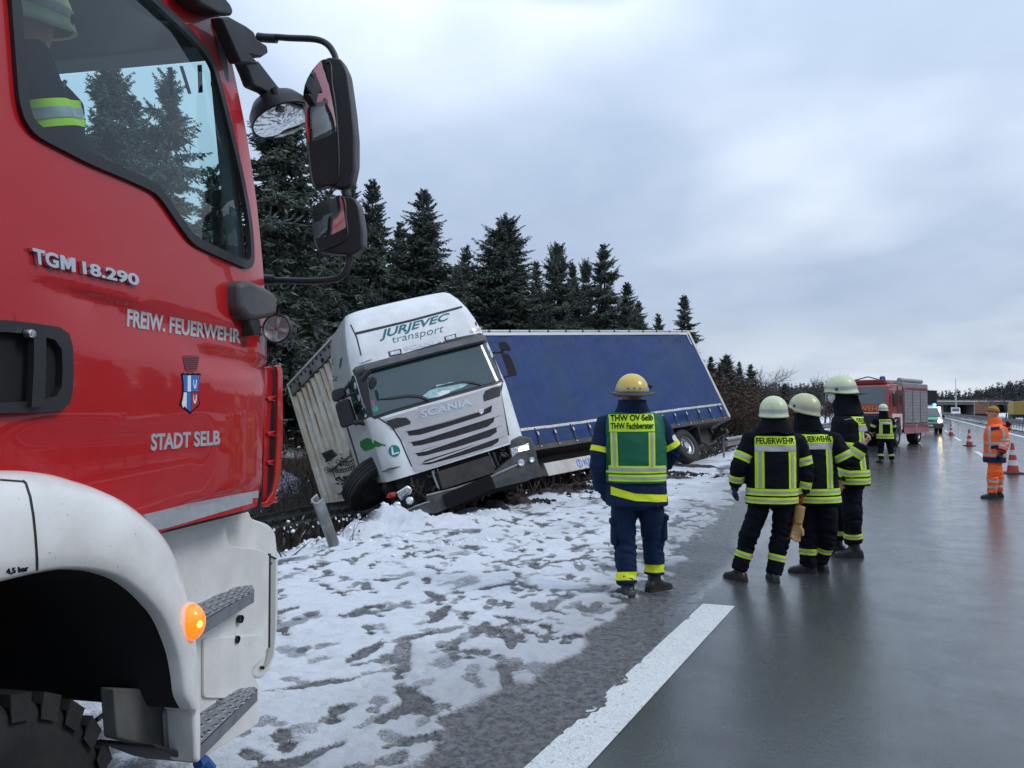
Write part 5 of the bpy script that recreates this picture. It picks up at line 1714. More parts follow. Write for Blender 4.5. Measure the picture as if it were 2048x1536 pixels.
# badge, lettering, crest
EP.text('TG', c2((190, 152), (350, 186), (346, 92), (178, 50)), 'model_badge', M['silver_letter'], lift=.003, thick=.010, bold=.035)
EP.poly([c2((362, 188), (356, 96), (383, 102), (407, 150), (428, 113), (455, 119), (458, 208), (432, 203), (430, 162), (413, 190), (401, 187), (383, 150), (387, 193))], 'model_badge', M['silver_letter'], lift=.003, thick=.010)
EP.text('18.290', c2((506, 219), (868, 297), (864, 222), (498, 136)), 'model_badge', M['silver_letter'], lift=.003, thick=.010, bold=.035)
EP.text('FREIW. FEUERWEHR', c2((808, 556), (1536, 664), (1538, 575), (812, 440)), 'door_lettering', M['silver_film'], lift=.001, bold=.03)
EP.text('STADT SELB', c2((962, 1350), (1404, 1310), (1404, 1218), (966, 1240)), 'door_lettering', M['silver_film'], lift=.001, bold=.03)
shield = [(155, 395), (180, 385), (210, 400), (235, 385), (265, 400), (300, 385), (330, 400), (360, 388), (395, 400), (378, 460), (365, 540), (362, 620), (368, 700), (385, 780), (360, 820), (320, 850), (265, 910),
          (215, 860), (160, 820), (135, 790), (150, 740), (165, 680), (172, 600), (170, 500)]
EP.poly([k8(*[(265 + (a - 265) * 1.10, 640 + (b - 640) * 1.05) for a, b in shield])], 'crest_outline', M['black_print'], lift=.001, thick=.0008)
EP.poly([k8((160, 402), (222, 400), (222, 622), (176, 622), (174, 520))], 'crest_field', M['blue_print'], lift=.0022, thick=.0008)
EP.poly([k8((226, 408), (270, 406), (270, 622), (224, 622))], 'crest_field', M['white_print'], lift=.0022, thick=.0008)
EP.poly([k8((276, 402), (390, 405), (374, 470), (362, 622), (276, 622))], 'crest_field', M['blue_print'], lift=.0022, thick=.0008)
EP.poly([k8((176, 632), (214, 632), (212, 850), (190, 815), (165, 838), (152, 800), (150, 780), (168, 700))], 'crest_field', M['white_print'], lift=.0022, thick=.0008)
EP.poly([k8((218, 632), (268, 632), (266, 895), (216, 850))], 'crest_field', M['blue_print'], lift=.0022, thick=.0008)
EP.poly([k8((274, 632), (360, 632), (366, 720), (378, 785), (330, 830), (272, 885))], 'crest_field', M['red_print'], lift=.0022, thick=.0008)
for oy in (0, 200):
    EP.poly([k8((300, 470 + oy), (308, 465 + oy), (306, 520 + oy), (318, 560 + oy), (330, 520 + oy), (336, 462 + oy), (346, 470 + oy), (342, 530 + oy), (330, 580 + oy), (308, 580 + oy), (298, 530 + oy))],
            'crest_antler', M['white_print'], lift=.0034, thick=.0006, step=6)
EP.poly([k8((165, 150), (200, 140), (270, 135), (350, 145), (390, 160), (375, 240), (350, 350), (300, 365), (250, 360), (205, 345), (180, 240))], 'crest_tower', mat('crest_maroon', (.16, .012, .016), .4), lift=.001, thick=.0006)
for y0 in (175, 200, 228, 255, 285, 315):
    EP.poly([k8((180 + (y0 - 150) * .12, y0), (378 - (y0 - 150) * .14, y0 + 4), (376 - (y0 - 150) * .14, y0 + 9), (181 + (y0 - 150) * .12, y0 + 5))], 'crest_line', M['black_print'], lift=.0018, thick=.0004)
# silver marking strip along the bottom of the door
EP.poly([c3((690, 313), (738, 302), (900, 262), (1100, 222), (1268, 192), (1262, 245), (1100, 290), (900, 350), (800, 378), (750, 390))], 'marking_strip', M['reflect_grey'], lift=.001, thick=.001)
# recessed handle
bez = c2((-400, 500), (0, 515), (180, 536), (330, 560), (395, 605), (418, 690), (424, 830), (418, 970), (395, 1050), (345, 1092), (220, 1104), (0, 1106), (-400, 1110))
hole = c2((-380, 590), (0, 590), (200, 612), (300, 640), (345, 700), (352, 820), (345, 940), (310, 1000), (200, 1030), (0, 1040), (-380, 1040))
hd = EP.poly([bez, hole], 'door_handle', M['black_plastic'], lift=.001, thick=.022)
EP.poly([hole], 'handle_bowl', M['dark_void'], hd, lift=.0015, thick=.001)
hb_ = c2((135, 572), (215, 580), (214, 800), (205, 1060), (120, 1072), (135, 800))
EP.poly([hb_], 'handle_bar', M['black_plastic'], hd, lift=.020, thick=.016)
lc = EF.px(c2((170, 600))[0], 0, .03)
MB().lathe([(.011, 0), (.011, .016), (.009, .019), (.001, .019)], lc, (1, 0, 0), 14).box(lc + Vector((.020, 0, 0)), (.002, .003, .014)).build('lock', M['chrome'], hd, 40)

# white wheel arch
def resample(pts, n):
    P = [Vector(p) for p in smooth_open(pts)]; L = [0]
    for a, b in zip(P, P[1:]): L.append(L[-1] + (b - a).length)
    out = []; j = 0
    for i in range(n):
        s = L[-1] * i / (n - 1)
        while j < len(L) - 2 and L[j + 1] < s: j += 1
        out.append(P[j] + (P[j + 1] - P[j]) * ((s - L[j]) / max(L[j + 1] - L[j], 1e-9)))
    return out


def smooth_open(pts, n=5):
    P = [Vector(p) for p in pts]; out = []
    for i in range(len(P) - 1):
        a, b, c, d = P[max(i - 1, 0)], P[i], P[i + 1], P[min(i + 2, len(P) - 1)]
        for j in range(n):
            t = j / n; out.append(0.5 * ((2 * b) + (c - a) * t + (2 * a - 5 * b + 4 * c - d) * t * t + (3 * b - a - 3 * c + d) * t ** 3))
    return out + [P[-1]]


OUT_ = resample(c3((-900, 800), (-700, 420), (-420, 190), (-200, 118), (0, 100), (200, 97), (340, 114), (440, 144), (520, 170), (620, 217), (700, 272), (775, 338), (830, 402), (870, 482), (900, 580), (925, 690),
                   (945, 800), (960, 900), (966, 1000), (970, 1120), (972, 1250)), 70)
INN = resample(c3((-760, 1150), (-560, 880), (-330, 730), (-150, 672), (0, 645), (100, 622), (180, 603), (300, 582), (400, 581), (500, 592), (600, 625), (680, 680), (740, 740), (790, 800), (830, 880), (868, 990),
                  (888, 1100), (900, 1190), (932, 1254)), 70)
rows = []; liner = []
for o, i in zip(OUT_, INN):
    O = EF.px(o, 0, .07); I = EF.px(i, 0, .10); d = O - I
    r = [I + Vector((-.045, 0, 0)), I + Vector((-.010, 0, 0)) + d * .01, I + d * .05 + Vector((.0, 0, 0))]
    for f, x in ((.2, .012), (.4, .015), (.6, .012), (.75, .006), (.86, -.006), (.94, -.026), (.985, -.055), (1.0, -.09)): r.append(I + d * f + Vector((x, 0, 0)))
    r.append(O + Vector((-.20, 0, 0)))
    rows.append(r)
    liner.append([I + Vector((-.045, 0, 0)) + d * .04, I + Vector((-.5, 0, 0)) + d * .08, I + Vector((-1.0, 0, 0)) + d * .08])
fender = MB().loft(rows).build('wheel_arch', M['white_paint'], engine, 60)
FP = PicPaint(engine, [fender], 10)
FP.poly([c3((105, 150), (120, 165), (140, 230), (155, 320), (165, 420), (172, 520), (174, 608), (184, 606), (182, 520), (175, 420), (165, 320), (150, 230), (128, 160), (112, 146))], 'arch_joint', M['seal'], lift=.0005, thick=.0015)
FP.poly([c3((0, 142), (108, 150), (112, 157), (0, 149))], 'arch_joint', M['seal'], lift=.0005, thick=.0015)
FP.text('4,5 bar', c3((30, 604), (136, 588), (134, 556), (28, 574)), 'pressure_lettering', M['black_print'], lift=.0008, bold=.008)
MB().loft(liner).build('arch_liner', M['dark_void'], engine, 60)
bw = [EF.px(p, 0, -.72) for p in c3((-600, 500), (0, 600), (300, 560), (560, 640), (560, 1165), (540, 1150), (520, 1165), (500, 1150), (480, 1168), (460, 1152), (440, 1168), (420, 1152), (400, 1168), (380, 1155), (200, 1200), (-600, 1300))]
MB().prism(bw, (-.02, 0, 0)).build('liner_wall', M['dark_void'], engine, 0)
EF.prism(c3((552, 1150), (900, 1160), (915, 1240), (935, 1290), (960, 1515), (760, 1445), (570, 1392)), 0, -.06, -.05, 'mud_plate', mat('dirty_grey', (.10, .10, .095), .7, var=.3, vscale=5, dirt=(.03, .03, .028), dirt_amt=.8, dirt_scale=3), engine, .006)
EF.prism(c3((565, 640), (700, 760), (860, 1000), (900, 1170), (560, 1170)), 0, -.35, -.02, 'liner_front', M['dark_void'], engine, 0)
EF.prism(c3((905, 1235), (972, 1225), (974, 1400), (972, 1500), (958, 1512), (945, 1490), (935, 1270)), 0, .06, -.10, 'arch_foot', M['white_paint'], engine, .012)
EF.prism(round_poly(c3((848, 1262), (895, 1255), (895, 1440), (885, 1465), (858, 1450)), 12), 0, -.01, -.05, 'flap_bracket', mat('bracket_grey', (.30, .30, .29), .6, var=.1), engine, .012)
EF.prism(c3((750, 1420), (900, 1465), (965, 1515), (900, 1500), (755, 1440)), 0, .0, -.2, 'step_carrier', M['black_plastic'], engine, .005)
MB().tube([EF.px(p, 0, -.3) for p in c3((465, 1305), (555, 1240))], .008, 6).build('stay_rod', M['black_plastic'], engine)
# indicator lamp
ic = EF.px(c3((925, 832))[0], 0, .10); kk = .026
MB().ball(ic, (.042, .042, .056), 20, 12).build('indicator', M['orange_lens'], engine, 180)
MB().ball(ic + Vector((.030, -.012, .0)), (.013, .013, .014), 10, 6).build('indicator_bulb', M['orange_bulb'], engine, 180)
MB().lathe([(.064, -.012), (.060, .004), (.046, .006)], ic + Vector((-.01, 0, 0)), (1, 0, .0), 24).build('indicator_base', M['white_paint'], engine, 60)
# step well
WX = -.17
EF.prism(round_poly(c3((700, 380), (1088, 322), (1092, 400), (1108, 462), (1255, 480), (1305, 505), (1303, 700), (1300, 955), (1282, 970), (1286, 1004), (1218, 1058), (1214, 1082), (1252, 1124), (1256, 1320), (960, 1500), (880, 1300), (820, 800)),
                    14), 0, WX, -.04, 'step_panel', M['white_paint'], engine, .012, 40, 3)
EF.prism(round_poly(c3((985, 910), (1255, 892), (1272, 905), (1280, 1000), (1218, 1056), (1212, 1080), (1250, 1122), (1252, 1200), (985, 1200)), 10), 0, WX + .012, -.012, 'step_panel', M['white_paint'], engine, .008, 40, 3)
EF.prism(round_poly(c3((1000, 300), (1205, 290), (1216, 330), (1300, 358), (1332, 395), (1346, 540), (1346, 780), (1330, 1000), (1296, 1075), (1255, 1112), (1150, 1060), (1000, 700)), 18), 0, WX - .05, -.06, 'corner_panel', M['white_paint'], engine, .015, 40, 3)
EF.prism(c3((1308, 505), (1334, 520), (1332, 880), (1322, 990), (1300, 1040), (1280, 1062), (1296, 1010), (1304, 950)), 0, WX - .035, -.02, 'panel_channel', mat('channel_grey', (.42, .42, .40), .5), engine, .004)
EF.prism(c3((1304, 500), (1309, 500), (1306, 955), (1300, 955)), 0, WX + .004, -.01, 'panel_gap', M['seal'], engine, 0)
EF.prism(c3((1306, 508), (1336, 522), (1336, 528), (1306, 514)), 0, WX - .030, -.01, 'panel_gap', M['seal'], engine, 0)
for x, y, r in ((1167, 817, 20), (1150, 916, 19), (1272, 1052, 9), (1310, 548, 7), (1304, 826, 6)):
    c = EF.px(c3((x, y))[0], 0, WX + (.018 if x < 1200 else -.035)); rr = r / 2.4156 / FPX * 3.05
    o = MB().lathe([(rr, -.012), (rr, .002), (rr * .8, .002), (rr * .75, -.004), (.001, -.004)], c, (1, 0, 0), 18).build('bolt_hole', M['seal'], engine, 30)


def tread(top, h, name):
    """perforated aluminium tread: plate with real holes, raised rims and a folded front edge"""
    z = EF.px(top[0], 0, -.005).z
    P = [EF.px(p, 2, z) for p in top]
    poly = [(p.x, p.y) for p in P]
    a, b, c, d = [Vector((p.x, p.y)) for p in P]      # outer near, outer far, inner far, inner near
    holes = []; rims = MB()
    n1, n2 = 9, 5
    for i in range(n1):
        for j in range(n2):
            u = (i + .5 + (.25 if j % 2 else -.25)) / n1; v = (j + .55) / n2
            p = (a * (1 - u) + b * u) * (1 - v) + (d * (1 - u) + c * u) * v
            w = ((a * (1 - u) + b * u) - (d * (1 - u) + c * u)).length
            r = min(.0115, w / n2 * .34)
            if r < .004: continue
            holes.append(ellipse(p.x, p.y, r, r, 10))
            rims.lathe([(r, 0), (r + .001, .003), (r + .005, 0)], (p.x, p.y, z + .0022), (0, 0, 1), 10)
    bm = poly_2d([poly] + holes)
    mb = thicken(bm, lambda x, y: (Vector((x, y, z)), Vector((0, 0, 1))), .002); bm.free()
    o = mb.build(name, M['tread_alu'], engine, 0, fix=False)
    rims.build('tread_rim', M['steel'], o, 60)
    edge = MB().prism([Vector((a.x, a.y, z + .002)), Vector((b.x, b.y, z + .002)), Vector((b.x, b.y, z - h)), Vector((a.x, a.y, z - h))], (-.003, 0, 0)).build('tread_edge', M['tread_alu'], o, 0)
    MB().prism([Vector((b.x, b.y, z)), Vector((c.x, c.y, z)), Vector((c.x, c.y, z - h)), Vector((b.x, b.y, z - h))], (0, -.003, 0)).prism([Vector((a.x, a.y, z)), Vector((d.x, d.y, z)), Vector((d.x, d.y, z - h)), Vector((a.x, a.y, z - h))], (0, .003, 0))\
        .build('tread_side', M['tread_alu'], o, 0)


tread(c3((930, 858), (1228, 680), (1216, 654), (860, 712)), .045, 'step')
tread(c3((965, 1432), (1244, 1158), (1228, 1146), (880, 1205)), .045, 'step')
MB().tube([EF.px(p, 0, -.1) for p in c3((955, 1520), (985, 1500), (1020, 1540))], .02, 8).build('blue_hose', mat('hose_blue', (.02, .10, .30), .4), engine)

# front tyre with deep block tread
tc_ = EF.px((-28, 1810), 0, -.10); tz = .48; tcy = tc_.y
tw = .40; cxw = -.10 - tw / 2
TS = .82
prof = [(.33, -tw * .40), (.42, -tw * .5), (.52, -tw * .47), (.548, -tw * .42), (.552, 0), (.548, tw * .42), (.52, tw * .47), (.42, tw * .5), (.33, tw * .40)]
ty = MB().lathe([(r_ * TS, h_) for r_, h_ in prof], (cxw, tcy, tz), (1, 0, 0), 60).build('tyre', M['rubber'], engine, 40)
nlug = 26
for k in range(nlug):
    a = 2 * PI * k / nlug
    for side in (-1, 1):
        aa = a + (PI / nlug if side > 0 else 0)
        mb = MB()
        for r0, w0, w1, th in ((.545 * TS, .02, .19, .030),):
            pts = []
            for u, wv in ((-.5, w0), (.5, w0 + .02), (.62, w1), (-.62 + .25, w1)):
                t = aa + u * 2 * PI / nlug * .62
                pts.append((t, wv * side))
            lo = [Vector((cxw + w, tcy + math.cos(t) * r0, tz + math.sin(t) * r0)) for t, w in pts]
            hi = [Vector((cxw + w, tcy + math.cos(t) * (r0 + th), tz + math.sin(t) * (r0 + th))) for t, w in pts]
            sh = [Vector((cxw + side * .205, tcy + math.cos(t) * .50 * TS, tz + math.sin(t) * .50 * TS)) for t, w in pts[2:]]
            mb.add(lo + hi + sh, [(0, 1, 2, 3), (7, 6, 5, 4), (0, 4, 5, 1), (1, 5, 6, 2), (3, 7, 4, 0), (6, 7, 9, 8), (2, 6, 8), (3, 9, 7), (2, 8, 9, 3)])
        mb.build('tread_block', M['rubber'], ty, 0)
MB().lathe([(.27, .15), (.25, .10), (.21, -.02), (.11, -.02), (.10, .08), (.001, .08)], (cxw, tcy, tz), (1, 0, 0), 30).build('rim', M['dark_metal'], ty, 40)
MB().tube([(cxw - .3, tcy, tz), (-2.3, tcy, tz)], .09, 10).build('axle', M['dark_metal'], engine)

# red corner louver in front of the door
EF.prism([(538, 735), (558, 735), (560, 900), (556, 960), (545, 1000), (528, 1010), (534, 900)], 0, -.05, -.01, 'louver_recess', mat('deep_red', (.06, .003, .006), .6), engine, 0)
EF.prism([(552, 733), (556, 730), (562, 731), (566, 741), (566, 880), (562, 950), (549, 1004), (538, 1013), (526, 1014), (524, 1006), (534, 1003), (546, 985), (552, 950), (555, 880), (556, 745)], 0, -.02, -.012, 'corner_louver', M['red_paint'], engine, .004, 40, 3)
EF.prism([(530, 735), (541, 732), (548, 742), (540, 860), (533, 1006), (526, 1008), (528, 900)], 0, -.045, -.008, 'louver_post', M['red_paint'], engine, .003)
for y in (797, 867, 925, 1000): EF.prism([(536, y - 3), (556, y - 6), (556, y + 5), (537, y + 5)], 0, -.035, -.02, 'louver_slat', M['red_paint'], engine, .004)
# black bracket, work lamp
EF.prism(round_poly([(482, 566), (500, 560), (535, 575), (556, 592), (556, 632), (520, 640), (502, 640), (484, 620)], 10), 0, .055, -.09, 'mirror_bracket', M['grey_plastic'], engine, .02, 50, 3)
EF.prism([(496, 632), (522, 640), (520, 672), (508, 672)], 0, .04, -.06, 'lamp_arm', M['black_plastic'], engine, .008)
nl = (EF.Mi.to_3x3() @ (MC.to_3x3() @ Vector((-.10, -1, .02)))).normalized()
wl = EF.at(553, 657, 3.02); rr = 30 / FPX * 3.02
o = MB().lathe([(rr * .55, -.085), (rr * .92, -.075), (rr, -.05), (rr, .0), (rr * .95, .004), (rr * .87, .0)], wl, nl, 28, cap=False).build('work_lamp', M['black_plastic'], engine, 35)
MB().lathe([(rr * .9, -.004), (rr * .45, -.03), (.001, -.034)], wl, nl, 28).build('work_lamp_reflector', M['lamp_reflector'], o, 40)
x = nl.orthogonal().normalized(); y = nl.cross(x); pet = MB()
for k in range(4):
    a = k * PI / 2 + .6; c = wl + (x * math.cos(a) + y * math.sin(a)) * rr * .42 + nl * -.008
    for q in (1, 3):
        b = a + (q - 2) * .22; pet.beam(c - (x * math.cos(a) + y * math.sin(a)) * rr * .28, c + (x * math.cos(b) + y * math.sin(b)) * rr * .38, .005, .006, nl)
pet.build('lamp_facets', M['white_print'], o, 0)
MB().lathe([(rr * .13, 0), (rr * .10, .006), (.001, .008)], wl, nl, 12).build('lamp_boss', M['red_lens'], o)
gz = MB().lathe([(rr * .88, 0), (.001, .002)], wl, nl, 24).build('lamp_glass', M['glass_clear'], o)
for k in range(12):
    a = 2 * PI * k / 12; MB().beam(wl + (x * math.cos(a) + y * math.sin(a)) * rr * 1.02 - nl * .075, wl + (x * math.cos(a) + y * math.sin(a)) * rr * 1.02 - nl * .03, .006, .010, (x * math.cos(a) + y * math.sin(a))).build('cooling_fin', M['black_plastic'], o, 0)

# mirrors
MY = .20                                              # the plane across the truck in which they stand
def across(pts, Y=MY): return [EF.px(p, 1, Y) for p in pts]


def truck_mirror(shell_px, back_px, glass_px, name, tilt, Y=MY):
    S = across(round_poly(shell_px, 8, 3), Y); B = [p + Vector((0, .10, 0)) for p in across(round_poly(back_px, 8, 3), Y)]
    cS = sum(S, Vector()) / len(S)
    F_ = [cS + (p - cS) * 1.0 + Vector((0, .05, 0)) for p in S]
    E_ = [cS + (p - cS) * .80 + Vector((0, .115, 0)) for p in S]
    h = MB().loft([S, F_, E_], True, cap=True).build(name, M['mirror_black'], engine, 50, .008, 2)
    G = across(smooth_poly(glass_px, 3), Y)
    bm = poly_2d([[(p.x, p.z) for p in G]]); slice_bm(bm, .03)
    gx = sum(p.x for p in G) / len(G); gzz = sum(p.z for p in G) / len(G)

    def fn(a, b):
        u = a - gx; w = b - gzz
        return Vector((a, Y - .010 + (u * u + w * w * .5) * .42 + tilt * u * .3 - .20 * w, b)), Vector((0, -1, 0))
    thicken(bm, fn, .0).build('mirror_glass', M['mirror_glass'], h, 180, fix=False); bm.free()
    # raised frame round the glass
    ring = MB(); Gi = across(smooth_poly(glass_px, 3), Y); c = sum(Gi, Vector()) / len(Gi)
    ring.tube([c + (p - c) * 1.03 for p in Gi] + [c + (Gi[0] - c) * 1.03], .006, 6, False)
    ring.build('mirror_frame', M['black_plastic'], h, 60)
    return h


truck_mirror(c1((1645, 520), (1660, 430), (1700, 345), (1770, 304), (1835, 312), (1872, 390), (1895, 560), (1910, 720), (1910, 900), (1890, 1000), (1840, 1018), (1765, 1000), (1690, 1006), (1668, 930), (1646, 720)),
             c1((1760, 310), (1850, 320), (1890, 500), (1912, 700), (1905, 950), (1850, 1015), (1780, 990), (1740, 600)),
             c1((1655, 520), (1700, 415), (1775, 345), (1788, 460), (1812, 640), (1822, 945), (1760, 985), (1695, 995), (1672, 880), (1656, 690)), 'main_mirror', .2)
truck_mirror(c1((1685, 1180), (1695, 1115), (1750, 1075), (1850, 1050), (1905, 1060), (1935, 1110), (1952, 1230), (1950, 1330), (1900, 1375), (1780, 1365), (1700, 1350), (1686, 1270)),
             c1((1850, 1055), (1930, 1110), (1950, 1300), (1880, 1370), (1800, 1360), (1800, 1100)),
             c1((1695, 1190), (1708, 1120), (1770, 1085), (1848, 1068), (1862, 1180), (1868, 1280), (1790, 1325), (1720, 1345), (1698, 1280)), 'wide_angle_mirror', .2)
def arm(pts, r, name='mirror_arm', Y=MY + .03, m='mirror_black'):
    return MB().tube([Vector(q) for q in smooth_open([tuple(p) for p in across(pts, Y)], 4)], r, 12).build(name, M[m], engine, 60)


arm(c1((1385, 205), (1480, 200), (1560, 205), (1700, 212), (1765, 240), (1800, 290), (1812, 330)), .0135)
arm(c1((1390, 200), (1430, 205), (1490, 208)), .019, 'arm_joint')
arm(c1((1380, 1515), (1480, 1512), (1700, 1515), (1820, 1500), (1870, 1450), (1885, 1380), (1885, 1350)), .0145)
arm(c1((1355, 1512), (1400, 1505), (1475, 1510)), .022, 'arm_joint')
arm(c1((1862, 1000), (1868, 1060)), .020, 'arm_joint')
EF.prism(c1((1195, 95), (1235, 88), (1330, 140), (1370, 170), (1385, 210), (1440, 245), (1448, 285), (1410, 310), (1360, 300), (1400, 345), (1300, 340), (1262, 250)), 0, .02, -.05, 'mirror_bracket', M['black_plastic'], engine, .012, 40, 3)
EF.prism(c1((1300, 300), (1400, 330), (1500, 460), (1532, 530), (1510, 560), (1440, 500), (1370, 470), (1345, 400)), 0, -.05, -.05, 'mirror_bracket', M['black_plastic'], engine, .012, 40, 3)
# round ramp mirror hanging in front of the cab corner
rm = EF.at(566, 240, 3.25); axm = (EF.Mi.to_3x3() @ (MC.to_3x3() @ Vector((.40, -.05, -.90)))).normalized()
o = MB().lathe([(.128, .004), (.135, .0), (.13, -.04), (.10, -.085), (.05, -.11), (.001, -.115)], rm, axm, 30).build('ramp_mirror', M['black_plastic'], engine, 60)
MB().lathe([(.128, .004), (.08, .014), (.001, .02)], rm, axm, 30).build('mirror_glass', M['mirror_glass'], o, 180)
MB().tube([EF.at(*c1(p)[0], 3.15) for p in ((1480, 480), (1500, 540), (1510, 600))], .02, 8).build('mirror_arm', M['black_plastic'], engine)
# sun visor edge on the roof front
EF.prism(c1((1000, -60), (1180, -60), (1245, 20), (1262, 60), (1255, 85), (1180, 75), (1090, 30)), 0, .0, -.25, 'sun_visor', M['black_plastic'], engine, .02, 40, 3)

# inside of the cab
ZR = 3.50
wt = EF.px((300, 129), 1, -.12).z                        # top of the windscreen as seen through the side window
PL = -.16
MB().box((-1.25, -1.2, ZR), (2.3, 1.85, .06)).build('headliner', M['liner_grey'], engine, 0)
MB().box((-1.18, -.16, (wt + ZR) / 2), (2.1, .12, ZR - wt)).build('windscreen_header', M['liner_grey'], engine, 0, .01)
MB().box((-1.18, .0, 1.55), (2.1, .6, .5)).build('dashboard', M['interior_dark'], engine, 0, .05)
MB().box((-1.25, -1.05, 1.30), (2.3, 2.5, .06)).build('cab_floor', M['interior_dark'], engine, 0)
MB().box((-1.25, -2.10, 2.4), (2.3, .06, 2.4)).build('rear_wall', M['liner_grey'], engine, 0)
MB().box((-2.43, -.95, 1.55), (.06, 2.3, .75)).box((-2.43, -1.75, 2.65), (.06, .70, 1.45)).beam((-2.43, .08, 1.9), (-2.43, -.25, 3.3), .06, .12, (1, 0, 0)).box((-2.43, -.7, 3.33), (.06, 1.5, .3)).build('driver_door', M['red_paint'], engine, 0)
MB().box((-2.41, -.70, 2.56), (.01, 1.42, 1.25)).build('driver_window', M['glass_cyan'], engine, 0)
gq = MB().add([(-.14, .14, 1.75), (-2.26, .14, 1.75), (-2.26, -.10, wt), (-.14, -.10, wt)], [(0, 1, 2, 3)]).build('windscreen', M['glass_clear'], engine, 0)
for x_ in (-.09, -2.35): MB().beam((x_, .085, 1.7), (x_, -.20, wt + .1), .06, .06, (1, 0, 0)).build('pillar_trim', M['liner_grey'], engine, 0, .02)
EF.prism(round_poly(c1((1160, 1040), (1190, 1028), (1230, 1035), (1228, 1060), (1208, 1062), (1208, 1330), (1168, 1330)), 5), 1, .02, -.03, 'grab_handle', M['interior_dark'], engine, .006)
q = quad_map(text_2d('61/1', .012), c1((1225, 490), (912, 515), (905, 360), (1222, 335)))
mb = thicken(q, lambda a, b: (EF.px((a, b), 1, -.085), Vector((0, -1, 0))), 0); q.free(); mb.build('call_sign', M['black_print'], engine, 0, fix=False)
tri = [EF.px(p, 0, -.75) for p in c1((200, -60), (790, -60), (720, 60), (660, 140), (600, 196), (570, 204), (535, 190), (430, 110), (300, 30))]
MB().prism(tri, (-.04, 0, .0)).build('overhead_panel', M['interior_dark'], engine, 0, .01)  # plain dark triangle hung under the cab ceiling
MB().box((-.55, -1.5, 1.75), (.5, .5, .12)).box((-.55, -1.72, 2.1), (.46, .12, .75)).build('seat', M['interior_dark'], engine, 0, .04)
# outer roof, front and the rest of the vehicle behind the picture's edge
MB().box((-1.25, -1.25, ZR + .10), (2.36, 1.75, .12)).build('roof', M['red_paint'], engine, 0, .05, 3)
MB().box((-1.35, .24, 1.45), (1.9, .05, .60)).build('front_panel', M['red_paint'], engine, 0, .02)
MB().box((-1.45, -.09, wt + .2), (1.7, .05, .35)).build('front_header', M['red_paint'], engine, 0, .02)
MB().box((-1.35, .30, .80), (1.85, .35, .60)).build('bumper', M['white_paint'], engine, 0, .05)
for s in (-.65, -2.05): MB().box((s, .485, .85), (.32, .02, .2)).build('headlamp', M['clear_lens'], engine, 0, .01)
MB().box((-1.25, -4.9, 1.95), (2.46, 5.2, 2.5)).build('equipment_body', M['red_paint'], engine, 0, .04)
for k in range(3): MB().box((-.005, -3.2 - k * 1.6, 1.95), (.03, 1.45, 1.7)).build('roller_shutter', M['tread_alu'], engine, 0, .01)
MB().box((-1.25, -3.2, .85), (.9, 6.5, .3)).build('chassis_frame', M['dark_metal'], engine, 0)
for x in (-.32, -2.2): wheel(engine, (x, -5.3, .48), (1 if x > -1 else -1, 0, 0), R=.48, w=.4, rimmat='red_paint')
wheel(engine, (-2.2, tcy, .48), (-1, 0, 0), R=.48, w=.4, rimmat='red_paint')

# ------------------------------------------------------------------ people
def fuse(mb, voxel, smooth_it, name):
    """one continuous skin over overlapping volumes"""
    me = mb.mesh(name + '_volumes')
    o = bpy.data.objects.new('volumes', me); COL.objects.link(o)
    r = o.modifiers.new('skin', 'REMESH'); r.mode = 'VOXEL'; r.voxel_size = voxel; r.use_smooth_shade = True
    s = o.modifiers.new('relax', 'SMOOTH'); s.factor = .5; s.iterations = smooth_it
    dg = bpy.context.evaluated_depsgraph_get(); dg.update()
    out = bpy.data.meshes.new_from_object(o.evaluated_get(dg)); out.name = name
    bpy.data.objects.remove(o); bpy.data.meshes.remove(me)
    return out


def folds(me, amp, seed, joints=(), fx=7.0, fz=15.0):
    """creases of cloth, stronger round the joints"""
    n = len(me.vertices); co = np.empty(n * 3, np.float32); me.vertices.foreach_get('co', co); co = co.reshape(-1, 3)
    no = np.empty(n * 3, np.float32); me.vertices.foreach_get('normal', no); no = no.reshape(-1, 3)
    a = co[:, 0] * fx + co[:, 1] * fx * .8; b = co[:, 2] * fz
    w = fbm(a + 3 * vnoise(a * .6, b * .3, seed + 5), b + a * .7, seed, 3)
    ridge = 1 - np.abs(2 * w - 1) * 1.6
    soft = fbm(a * .5, b * .35, seed + 9, 2) - .5
    k = np.full(n, .45)
    for p, r in joints: k = np.maximum(k, 1.5 * np.exp(-(np.linalg.norm(co - np.array(p), axis=1) / r) ** 2))
    d = amp * (k * (ridge - .55) + soft * .9)
    me.vertices.foreach_set('co', (co + no * d[:, None]).astype(np.float32).ravel()); me.update()


